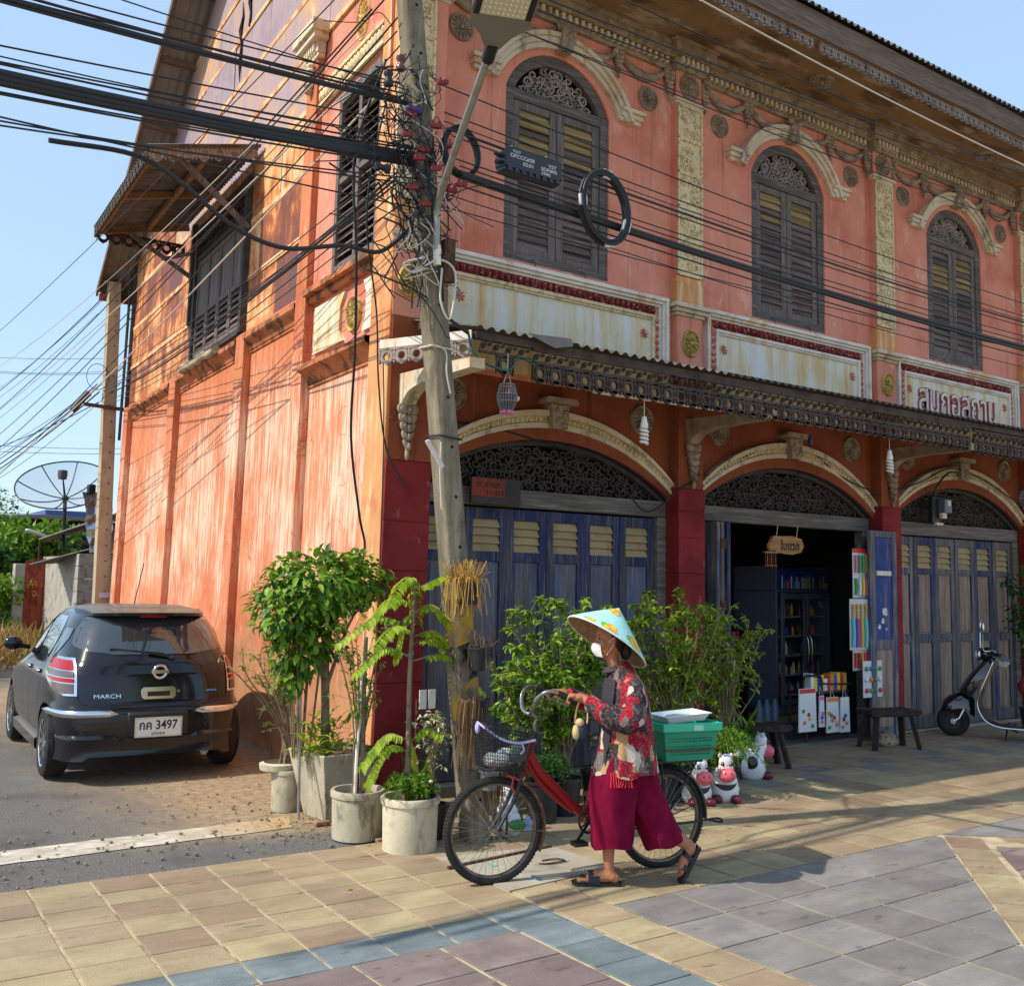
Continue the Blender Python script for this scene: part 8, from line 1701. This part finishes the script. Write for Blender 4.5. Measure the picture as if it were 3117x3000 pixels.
stool('dark wooden stool with splayed legs in front of the folded blue door leaf', 9.02, -.52, -.35, .56, .27, .375); stool('dark reddish stool half hidden by the bush at the open shop door', 7.02, -.55, -.5, .62, .26, .365)
b = MB(); rg = random.Random(2); vs = []
b.ell((9.12, -.42, .06), (.14, .10, .085), 14, 9); b.v = [(x + .016 * math.sin(37 * z + 11 * x), y + .012 * math.sin(29 * x), max(.0, z + .012 * math.sin(41 * x + 23 * y))) for x, y, z in b.v]; tag(b.build('stone', weather('pitted_limestone', srgb(170, 156, 128), [(srgb(110, 98, 76), 22, .48, .62, .9)], .95, .9, 60), loc=(9.12, -.42, 0), smooth=50), 'pitted pale stone lying under the stool by the blue door leaf', 'stone')
b = MB(); b.tube([(3.36, .62, .03), (3.42, .57, .03)], .034, 12); tag(b.build('tin_can', m_steel, loc=(3.4, .6, 0), smooth=40), 'small empty tin can lying by the orange wall behind the car', 'can')
def litter(): 
    b = MB(); rg = random.Random(33)
    for i in range(260):
        x, y = (rg.uniform(2.5, 3.35), rg.gauss(-.62, .22)) if rg.random() < .55 else (rg.uniform(2.2, 3.3), rg.gauss(.35, .5)); leaf1(b, Vector((x, y, .006)), Vector((rg.gauss(0, 1), rg.gauss(0, 1), .05)), rg.uniform(.015, .045), .4, rg, 2)
    return b
tag(litter().build('fallen_leaves', m_dryleaf), 'dry leaf litter and crumbs around the cement pots', 'litter', kind='stuff')
b = MB(); rg = random.Random(44)
for i in range(380):
    x, y = rg.uniform(.5, 3.2), rg.gauss(-.75, .30) if rg.random() < .6 else rg.uniform(-.6, 1.4); r = rg.uniform(.004, .014)
    if y < -1.15: continue
    b.ell((x, y, .002), (r, r * rg.uniform(.6, 1), r * .6), 6, 4)
tag(b.build('gravel', weather('street_gravel', srgb(140, 128, 110), [(srgb(96, 88, 78), 9, .5, .6, .8)], .95, .3, 60)), 'loose grit along the edge of the side street', 'gravel', kind='stuff')
for i, (x, y) in enumerate(((2.42, -2.0), (4.83, -2.28), (5.08, -2.05), (6.9, -1.9), (2.62, -.75))): b = MB(); leafo(b, (x, y, .0125), (.8, .5 - .3 * i, .05), .045, .022, (0, 0, 1), .1); tag(b.build('fallen_leaf', m_leafy, loc=(x, y, .012)), ('yellow leaf lying on the ochre tiles left of the front wheel', 'yellow leaf on the sunlit tiles behind the woman', 'small yellow leaf further back on the sunlit tiles', 'pale leaf in the shade on the paving before the shop', 'green leaf on the dusty ground by the mottled pot')[i], 'leaf')
# ------------------------------------------------------------------ scooter at the right edge
SO = Vector((10.42, -.34, 0)); SD = Vector((.55, -.835, 0)).normalized(); SN = Vector((-SD.y, SD.x, 0)) * -1
def sc_(a, c, z): p = SO + SD * a + SN * c; return (p.x, p.y, z)
sct = thing('scooter', 'glossy black retro scooter parked in front of the closed folding doors', 'scooter', (10.6, -.7, 0)); m_gl = plain('gloss_black', (.008, .008, .009), .08, coat=1)
for nm, ac in (('front_wheel', 0.0), ('rear_wheel', 1.12)):
    b = MB(sc_); b.tube([(ac + .118 * math.cos(2 * PI * k / 40), 0, .165 + .118 * math.sin(2 * PI * k / 40)) for k in range(41)], .047, 12, False); wt = b.build(nm, m_tyre, sct, smooth=60); b = MB(sc_); b.lathe([(.085, .03), (.06, .02), (.02, .03), (.02, -.03), (.06, -.02), (.085, -.03)], (ac, 0, .165), 24, 'y'); [b.bar((ac, .025, .165), (ac + .085 * math.cos(q), .025, .165 + .085 * math.sin(q)), .03, .012, (0, 1, 0)) for q in (0.4, 1.65, 2.9, 4.2, 5.4)]; b.build('rim', m_carblk, wt, smooth=40)
b = MB(sc_); b.tube([(.0, .06, .165), (.06, .055, .20), (.16, .04, .40)], .018, 8); b.lathe([(0, .055), (.03, .055), (.03, .075), (0, .075)], (.0, 0, .165), 14, 'y'); b.build('front_suspension', m_chrome, sct, smooth=50)
b = MB(sc_); rows = []
for a, z0, z1, w_ in ((-.115, .27, .30, .05), (-.09, .27, .385, .075), (-.03, .285, .435, .085), (.04, .30, .465, .09), (.11, .30, .47, .09), (.18, .24, .46, .085), (.215, .22, .40, .05)):
    rows.append([(a, w_ * math.cos(q), z0 + (z1 - z0) * max(0, math.sin(q)) ** .8) for q in np.linspace(0, PI, 15)])
b.strip(rows); b.build('front_mudguard', m_gl, sct, smooth=60)
b = MB(sc_); rows = []
for a, z, w_, th in ((.10, .47, .11, .05), (.16, .56, .135, .05), (.24, .68, .14, .045), (.33, .78, .125, .04), (.39, .84, .08, .03)):
    rows.append([(a - th * math.cos(q * 1.0) * 1.0, w_ * math.sin(q), z + .02 * math.cos(q)) for q in np.linspace(-1.5, 1.5, 15)] + [(a + .07, w_ * math.sin(q), z - .045) for q in np.linspace(1.5, -1.5, 9)])
b.strip(rows, True); b.build('leg_shield', m_gl, sct, smooth=50)
b = MB(sc_); P = bez([(.40, 0, .80), (.34, 0, .66), (.255, 0, .45), (.24, 0, .33), (.30, 0, .20), (.42, 0, .135), (.60, 0, .12), (.85, 0, .12)], 5)
b.strip([[(p.x + o, c, p.z + q) for c, o, q in ((-.15, 0, 0), (.15, 0, 0), (.15, .05, .035), (-.15, .05, .035))] for p in P], True); b.build('floorboard', m_gl, sct, smooth=50)
b = MB(sc_); b.tube([(p.x - .004, .155, p.z + .01) for p in P], .008, 6); b.build('chrome_edge', m_chrome, sct, smooth=60)
b = MB(sc_); b.ell((.345, 0, .885), (.10, .085, .075), 18, 12); b.tube([(.36, 0, .86), (.48, 0, .845), (.56, 0, .80)], [.07, .05, .035], 12); b.build('headset', m_gl, sct, smooth=60); 
b = MB(sc_); b.ell((.265, .02, .872), (.035, .062, .060), 16, 10); b.build('headlight', m_chrome, sct, smooth=60); b = MB(sc_); b.ell((.245, .025, .872), (.025, .048, .046), 14, 8); b.build('headlight_lens', plain('lens_glass', srgb(200, 200, 196), .08, coat=1), sct, smooth=60)
for s in (-1, 1): b = MB(sc_); b.tube(bez([(.36, s * .06, .90), (.40, s * .18, .90), (.46, s * .29, .885)], 4), [.022] * 5 + [.018] * 4, 8); hb = b.build('handlebar', m_carblk, sct, smooth=60); b = MB(sc_); b.tube(bez([(.37, s * .12, .92), (.30, s * .20, .94), (.30, s * .24, 1.10)], 4), .006, 6); b.ell((.30, s * .25, 1.17), (.018, .045, .06), 14, 9); b.build('mirror', m_chrome, hb, smooth=60); b = MB(sc_); b.tube([(.40, s * .17, .885), (.50, s * .24, .82)], .007, 5); b.build('brake_lever', m_chrome, hb)
b = MB(sc_); b.prism([(.41, .80), (.52, .76), (.56, .80), (.44, .845)], .03, .075); b.build('silver_switch_panel', m_steel, sct, bevel=.006); b = MB(sc_); b.ell((.175, .125, .545), (.030, .012, .055), 10, 6, Matrix.Rotation(.4, 3, 'Y')); b.ell((.06, .085, .41), (.045, .010, .022), 10, 6, Matrix.Rotation(-.5, 3, 'Y')); b.build('indicator', m_clear, sct, smooth=60)
b = MB(sc_); b.tube([(.52, .05, .12), (.50, .18, .008)], .010, 6); b.tube([(.54, .05, .12), (.62, .10, .09)], .008, 6); b.build('side_stand', m_carblk, sct)
b = MB(sc_); rows = []
for a, z0, z1, w_ in ((.80, .12, .42, .10), (.88, .14, .58, .14), (1.0, .22, .62, .17), (1.15, .28, .60, .175), (1.30, .34, .56, .14), (1.42, .42, .50, .06)): rows.append([(a, w_ * math.cos(q), (z0 + z1) / 2 + (z1 - z0) / 2 * math.sin(q)) for q in np.linspace(0, 2 * PI, 20, endpoint=False)])
b.strip(rows, True); b.build('rear_body', m_gl, sct, smooth=60); b = MB(sc_); b.ell((1.06, 0, .655), (.30, .12, .055), 18, 8); b.build('saddle', plain('dark_saddle', (.02, .018, .018), .6), sct, smooth=60)
b = MB(sc_); b.ell((.72, .04, .56), (.10, .095, .095), 18, 12); tag(b.build('helmet', plain('dark_red_shell', srgb(118, 40, 40), .25, coat=.6), loc=sc_(.72, .04, .46), smooth=60), 'dark red helmet hung on the scooter at the right edge', 'helmet'.replace('right edge', 'edge'))
shrub('potted_shrub', 'dark leafy shrub by the far end of the closed folding doors', 12.0, -.35, .05, 1.9, .22, .18, 12, 50, .09, m_leafd, 51); blackpot('black pot of the dark shrub near the scooter', 12.0, -.35, .13, .22)
# ================================================================== shop interior and hanging goods
rg = random.Random(77)
m_frg = plain('fridge_grey', srgb(96, 104, 116), .35); m_shelf = plain('shelf_grey', srgb(130, 136, 142), .5); PALS = [plain('goods_' + n, srgb(*c), .4) for n, c in (('red', (200, 44, 40)), ('yellow', (232, 196, 50)), ('blue', (50, 90, 180)), ('white', (226, 224, 220)), ('green', (60, 150, 80)), ('orange', (230, 130, 50)), ('brown', (96, 60, 40)), ('pink', (226, 110, 160)), ('teal', (90, 190, 190)), ('violet', (140, 70, 170)), ('gold', (200, 160, 70)))]
FB = Vector((9.42, 1.22, 0)); FD = Vector((.99, .14, 0)).normalized(); FNm = Vector((-FD.y * -1, -FD.x, 0))
def fg(a, o, z): p = FB + FD * a + Vector((.14, -.99, 0)) * o; return (p.x, p.y, z)
fz = thing('drinks_fridge', 'tall grey two-door glass drinks fridge inside the open shop', 'fridge', (9.9, 1.5, 0)); b = MB(fg); b.box(0, -.6, .10, 1.18, -.55, 1.80); b.box(0, -.6, .10, .04, 0, 1.80); b.box(1.14, -.6, .10, 1.18, 0, 1.80); b.box(0, -.6, 1.50, 1.18, 0, 1.53); b.box(0, -.6, .10, 1.18, 0, .20); b.build('cabinet', m_frg, fz, bevel=.006)
b = MB(fg); b.box(.02, -.02, 1.535, 1.16, .01, 1.78); b.build('lit_sign_panel', plain('fridge_sign_blue', srgb(40, 62, 130), .3), fz)
for k in range(26): b = MB(fg); a = .10 + .040 * k; h = rg.uniform(.06, .16); b.box(a, .01, 1.545, a + rg.uniform(.018, .03), .013, 1.545 + h); b.build('printed_bottle', rg.choice(PALS), fz)
for d in (0, 1):
    x0 = .05 + .545 * d; b = MB(fg)
    for q in ((x0, .02, .21, x0 + .05, .05, 1.49), (x0 + .48, .02, .21, x0 + .53, .05, 1.49), (x0 + .05, .02, .21, x0 + .48, .05, .27), (x0 + .05, .02, 1.42, x0 + .48, .05, 1.49)): b.box(*q)
    dr = b.build('door', m_frg, fz, bevel=.004); b = MB(fg); hx = x0 + (.50 if d == 0 else .03); b.tube(bez([(hx, .05, .62), (hx, .085, .70), (hx, .085, .92), (hx, .05, 1.0)], 4), .013, 8); b.build('handle', m_chrome, dr, smooth=60)
    for s in range(5):
        z = .30 + .225 * s; b = MB(fg); b.box(x0 + .05, -.40, z, x0 + .48, -.02, z + .02); b.build('shelf', m_shelf, fz)
        for i in range(9): b = MB(fg); a = x0 + .085 + .042 * i; h = rg.uniform(.09, .16); b.lathe([(0, 0), (.017, 0), (.017, h * .65), (.007, h * .85), (.007, h), (0, h)], (a, -.06 - rg.uniform(0, .1), z + .02), 8); b.build('bottle', rg.choice(PALS), fz, smooth=40)
b = MB(fg); b.prism([(.93 + .085 * math.cos(q), 1.40 + .085 * math.sin(q)) for q in np.linspace(PI, 1.5 * PI, 8)] + [(.93 + .05 * math.cos(q), 1.40 + .05 * math.sin(q)) for q in np.linspace(1.5 * PI, PI, 8)], .051, .053); b.build('round_sticker', plain('sticker_blue', srgb(120, 160, 210), .5), fz)
b = MB(fg); b.box(-.02, -.5, .0, 1.2, .05, .09); b.build('plinth', plain('tan_plinth', srgb(150, 132, 96), .6), fz)
sf_ = thing('shop_shelf', 'dark shelf unit crowded with small goods at the back of the shop', 'shelf', (8.6, 1.6, 0)); b = MB()
for z in (.02, .30, .58, .84): b.box(8.05, 1.55, z, 9.30, 1.95, z + .02)
for x in (8.05, 9.28): b.box(x, 1.55, 0, x + .03, 1.95, 1.05)
b.build('frame', m_carblk, sf_)
for i in range(56): z = (.04, .32, .60, .86)[i % 4]; x = 8.10 + .08 * (i // 4) + rg.uniform(0, .02); w_ = rg.uniform(.03, .06); h = rg.uniform(.08, .20); b = MB(); b.box(x, 1.56, z, x + w_, 1.64, z + h); tag(b.build('packet', PALS[i % 11] if i % 4 > 1 else rg.choice(PALS), loc=(x, 1.56, z), bevel=.004), 'small packet of goods on the dark shop shelf', 'packet', 'packets on the shop shelf')
for i in range(3): b = MB(); x = 8.98 + .13 * i; b.lathe([(0, 0), (.045, 0), (.048, .02), (.045, .22), (.02, .28), (.018, .31), (0, .31)], (x, 1.1, 0), 14); tag(b.build('water_bottle', plain('clear_bottle', srgb(130, 150, 170), .1), loc=(x, 1.1, 0), smooth=50), 'large clear water bottle standing on the shop floor by the fridge', 'bottle', 'water bottles by the fridge')
def wall_pos(x, z, o=.05): return (x, -o, z)
# strips of toys hung on the door jamb
def card(nm, lb, x0, x1, z0, z1, o, rows, hdr=None, backing=None):
    t_ = thing(nm, lb, 'toy card', ((x0 + x1) / 2, -o, z0)); b = MB(ff); b.box(x0, o, z0, x1, o + .004, z1); b.build('backing', backing or plain('clear_sleeve', srgb(206, 206, 210), .25), t_)
    if hdr: b = MB(ff); b.box(x0, o + .004, z1 - .045, x1, o + .007, z1); b.build('printed_header', hdr, t_)
    for fn in rows: fn(t_)
    b = MB(ff); b.tube([((x0 + x1) / 2 - .02, o, z1), ((x0 + x1) / 2, o, z1 + .05), ((x0 + x1) / 2 + .02, o, z1)], .003, 4); b.build('hook', m_steel, t_); return t_
def sticks(xs, z0, z1, o, mats, r=.010, head=None):
    def f(t_):
        for x, m in zip(xs, mats):
            b = MB(ff); b.tube([(x, o, z0), (x + .004, o + .004, (z0 + z1) / 2), (x, o, z1)], r, 7)
            if head: b.ell((x, o + .004, z1 + head), (r * 1.3, r * 1.3, head), 8, 6)
            b.build('toy_stick', m, t_, smooth=60)
    return f
P = PALS; clear = plain('cellophane', srgb(196, 196, 200), .15)
card('toy_card', 'long clear sleeve of coloured toy wands hung highest on the shop door jamb', 9.05, 9.30, 1.46, 1.97, .10, [sticks((9.09, 9.15, 9.21, 9.26), 1.72, 1.90, .115, (P[7], P[4], P[4], P[10]), .015), sticks((9.09, 9.15, 9.21, 9.26), 1.49, 1.66, .115, (P[4], P[3], P[1], P[7]), .015)], P[0], clear)
card('toy_card', 'row of glittery toy swords with gold hilts in clear sleeves on the shop door jamb', 8.95, 9.40, .93, 1.45, .13, [sticks([8.99 + .07 * i for i in range(6)], .96, 1.25, .145, (P[8], P[9], P[10], P[8], P[9], P[2]), .022), sticks([8.99 + .07 * i for i in range(6)], 1.25, 1.34, .145, (P[10],) * 6, .012, .03)], clear, clear)
card('toy_card', 'bag of shiny brown and red sweets hung under the toy swords', 9.02, 9.34, .72, .93, .11, [sticks([9.05 + .05 * i for i in range(6)], .75, .90, .125, (P[0], P[6], P[5], P[0], P[6], P[10]), .018)], None, clear)
card('toy_card', 'pale card of round red and green toys hung lowest on the door jamb', 9.10, 9.42, .45, .82, .17, [lambda t_: [MB(ff).ell((9.15 + .075 * i, .185, .74 - .11 * j), (.025, .012, .025), 10, 6).build('round_toy', P[(i * 2 + j * 3) % 6 if (i + j) % 3 else 4], t_, smooth=60) for j in range(3) for i in range(4)]])
rk = thing('wire_rack', 'black wire rack of small boxes standing in the shop doorway', 'rack', (8.75, -.02, 0)); b = MB(); b.tube(bez([(8.42, .05, .52), (8.42, .02, .66), (8.50, .0, .68), (8.62, -.02, .665), (8.64, -.02, .52)], 4), .014, 6); b.box(8.40, -.02, .50, 9.08, .22, .52); [b.tube([(x, y, 0), (x, y, .52)], .012, 5) for x in (8.42, 9.06) for y in (0, .2)]; b.tube([(8.64, -.04, .60), (9.08, -.04, .58)], .010, 5); b.build('frame', m_carblk, rk)
for i in range(11): x = 8.50 + .052 * i; h = rg.uniform(.09, .19); b = MB(); b.box(x, .0, .52, x + .045, .10, .52 + h); tag(b.build('small_box', P[(3, 1, 2, 1, 3, 0, 5, 2, 1, 0, 10)[i]], loc=(x, 0, .52), bevel=.003), 'small coloured box standing on the black wire rack in the doorway', 'box', 'small boxes on the wire rack')
def bagof(lb, x0, x1, z0, z1, o, mats): 
    t_ = thing('bag_of_toys', lb, 'toy bag', ((x0 + x1) / 2, -o, z0)); b = MB(ff); b.prism([(x0, z0), (x1, z0), (x1 - .01, z1), (x0 + .012, z1)], o - .012, o); b.build('sleeve', plain('white_card', srgb(222, 220, 218), .4) if 'white_card' not in bpy.data.materials else bpy.data.materials['white_card'], t_, bevel=.004); b = MB(ff); b.box(x0 + .012, o, z1 - .04, x1 - .012, o + .003, z1); b.build('header', mats[0], t_)
    for i, m in enumerate(mats[1:]): b = MB(ff); x = x0 + .03 + (x1 - x0 - .06) * rg.random(); z = z0 + .05 + (z1 - z0) * .55 * i / len(mats); b.ell((x, o + .006, z), (.022, .010, .020), 8, 5); b.build('small_toy', m, t_, smooth=60)
    b = MB(ff); b.tube([((x0 + x1) / 2 - .03, o - .004, z1), ((x0 + x1) / 2, o - .02, .575), ((x0 + x1) / 2 + .03, o - .004, z1)], .003, 4); b.build('string', m_wwire, t_)
bagof('white display bag with red header and pens, leftmost of the doorway bags', 8.24, 8.50, .15, .56, .06, [P[0], P[4], P[5], P[1], P[0], P[4]]); bagof('slim pink bag of toys between two white bags in the doorway', 8.56, 8.64, .18, .48, .05, [P[7], P[7], P[2], P[7]]); bagof('white bag with bright round toys, middle of the bags hung in the doorway', 8.65, 8.84, .12, .46, .07, [P[5], P[4], P[7], P[1], P[7], P[0], P[4], P[5]]); bagof('narrow white bag with pink trinkets, nearest the door jamb', 8.87, 9.02, .11, .45, .065, [P[3], P[7], P[5], P[6], P[2]])
# carved wooden sign and shell chime in the doorway
m_sgn = wood('honey_wood', srgb(160, 116, 70), srgb(196, 150, 98), 'x'); sg = thing('wooden_sign', 'carved honey-coloured wooden plank sign hanging in the shop doorway', 'sign', (8.15, 0, 1.95)); b = MB(ff); b.prism([(7.90, 1.93), (7.98, 1.90), (8.2, 1.885), (8.33, 1.91), (8.37, 1.97), (8.34, 2.03), (8.2, 2.06), (8.05, 2.05), (7.93, 2.05), (7.88, 1.99)], .0, .03); b.build('plank', m_sgn, sg, bevel=.006); lettering('ใบเตย', .10, .28, lambda x, y, z: (8.16 + x, -.032 - z, 1.972 + y), .003, 'lettering', m_fret, sg, .02); b = MB(ff); [b.tube([(x, .015, 2.05), (x + .02, .015, 2.16)], .003, 4) for x in (7.98, 8.28)]; b.build('string', m_wwire, sg)
ch = thing('shell_chime', 'small wooden wind chime with dangling beads beside the plank sign', 'wind chime', (7.86, 0, 1.9)); b = MB(ff); b.ell((7.88, .03, 1.95), (.055, .03, .05), 12, 7); b.box(7.78, .01, 1.885, 7.97, .05, 1.90); b.build('frame', m_sgn, ch, smooth=40)
for i in range(6): b = MB(ff); x = 7.80 + .03 * i; b.tube([(x, .03, 1.885), (x, .03, 1.78)], .004, 4); b.ell((x, .03, 1.765), (.012, .012, .014), 6, 5); b.build('bead_string', m_sgn if i % 2 else m_redc, ch)
# bulbs, cages, meter, enamel sign
def bulb(lb, x, y, z, top):
    t_ = thing('light_bulb', lb, 'light bulb', (x, y, z)); b = MB(); b.tube([(x, y, z + .10), (x, y, top)], .004, 5); b.build('cord', m_wwire, t_); b = MB(); b.lathe([(0, .11), (.018, .11), (.024, .07), (.030, .05), (.030, .02), (.0, .02)], (x, y, z), 14); b.build('socket', m_white, t_, smooth=40); b = MB()
    b.tube([(x + .026 * math.cos(q), y + .026 * math.sin(q), z + .02 - .12 * q / 25.2) for q in np.linspace(0, 25.2, 50)], .011, 6); b.build('spiral_tube', m_white, t_, smooth=60)
bulb('white spiral bulb on a cord under the awning before the left medallion', 5.30, -1.02, 2.72, 2.98); bulb('white spiral bulb on a cord under the awning above the folded door leaf', 8.42, -1.0, 2.74, 2.98)
b = MB(); b.lathe([(0, .03), (.012, .03), (.022, -.02), (.024, -.06), (0, -.06)], (7.4, -.9, 2.88), 10); tag(b.build('bulb_holder', m_cable, loc=(7.4, -.9, 2.88), smooth=40), 'empty black bulb holder dangling under the awning over the middle arch', 'bulb holder')
def cage(lb, x, y, z, r, h, fl):
    t_ = thing('bird_cage', lb, 'bird cage', (x, y, z)); b = MB(); n = 22
    for k in range(n): a = 2 * PI * k / n; b.tube([(x + r * q * math.cos(a), y + r * q * math.sin(a), z + h * t_z) for q, t_z in ((.62, 0), (.95, .35), (1, .62), (.75, 1))], .003, 3, False)
    for q, tz in ((.62, 0), (.95, .35), (1, .62), (.75, 1)): b.tube([(x + r * q * math.cos(2 * PI * k / 20), y + r * q * math.sin(2 * PI * k / 20), z + h * tz) for k in range(21)], .005, 4, False)
    b.build('wire_cage', plain('cage_grey', srgb(120, 118, 120), .5) if 'cage_grey' not in bpy.data.materials else bpy.data.materials['cage_grey'], t_); b = MB(); b.lathe([(0, 0), (r * .62, 0), (r * .8, h * .22), (0, h * .22)], (x, y, z + .01), 14); b.build('tray', m_carblk, t_); b = MB(); [b.ell((x + r * .5 * math.cos(q), y + r * .5 * math.sin(q), z - .01), (.018, .018, .014), 7, 5) for q in np.linspace(0, 5.4, 7)]; b.build('artificial_flowers', fl, t_, smooth=60); b = MB(); b.tube([(x - r * .5, y, z + h), (x, y, z + h + .10), (x + r * .5, y, z + h)], .004, 4); b.tube([(x, y, z + h + .1), (x, y, z + h + .22)], .004, 4); b.ell((x + r, y - .02, z + h * .5), (.02, .02, .02), 6, 5); b.build('hanger', m_wwire, t_)
cage('grey wire bird cage trimmed with pink flowers hanging at the left end of the awning', 3.98, -1.08, 2.72, .07, .18, P[7]); cage('round wire bird cage with white flowers hanging by the rightmost arch'.replace('rightmost', 'third'), 11.35, -.75, 2.50, .10, .18, m_white)
mt = thing('electric_meter', 'grey electricity meter on a black board over the closed right door'.replace('right door', 'grey doors'), 'meter', (10.64, -.12, 2.3)); b = MB(ff); b.box(10.50, .05, 2.30, 10.66, .10, 2.60); b.build('board', m_carblk, mt, bevel=.004); b = MB(ff); b.box(10.62, .08, 2.42, 10.76, .18, 2.58); b.build('case', m_frg, mt, bevel=.008); b = MB(ff); b.box(10.67, .181, 2.50, 10.73, .184, 2.56); b.box(10.62, .11, 2.36, 10.70, .15, 2.42); b.box(10.54, .10, 2.28, 10.66, .13, 2.31); b.build('dial_plate', m_white, mt); b = MB(ff); b.tube(bez([(10.56, .08, 2.58), (10.57, .12, 2.72), (10.75, .15, 2.88), (11.0, .12, 2.9)], 5), .012, 6); b.build('supply_cable', m_cable, mt)
es = thing('enamel_sign', 'faded dark red sign reading SUPER THIN fixed over the left blue doors', 'sign', (4.58, -.10, 2.17)); b = MB(ff); b.box(4.36, .04, 2.165, 4.835, .07, 2.375); b.build('board', plain('sign_dark', srgb(60, 48, 44), .7, var=.2), es, bevel=.003); b = MB(ff); b.box(4.365, .07, 2.225, 4.68, .073, 2.37); b.build('red_field', weather('faded_sign_red', srgb(140, 56, 38), [(srgb(80, 44, 36), 8, .5, .66, .7)], .7), es); b = MB(ff); b.box(4.695, .07, 2.235, 4.82, .073, 2.365); b.build('picture_square', plain('sign_picture', srgb(44, 40, 40), .6), es); b = MB(ff); b.box(4.715, .073, 2.25, 4.80, .0745, 2.35); b.build('picture_inset', m_fret, es)
m_sl = plain('sign_letter_dark', srgb(66, 28, 24), .7)
for txt, h, w_, x, z in (('SUPER', .042, .25, 4.52, 2.315), ('THIN', .042, .17, 4.57, 2.255)): lettering(txt, h, w_, lambda X, Y, Z, x=x, z=z: (x + X, -.0745, z + Y), 0, 'lettering', m_sl, es, .02)
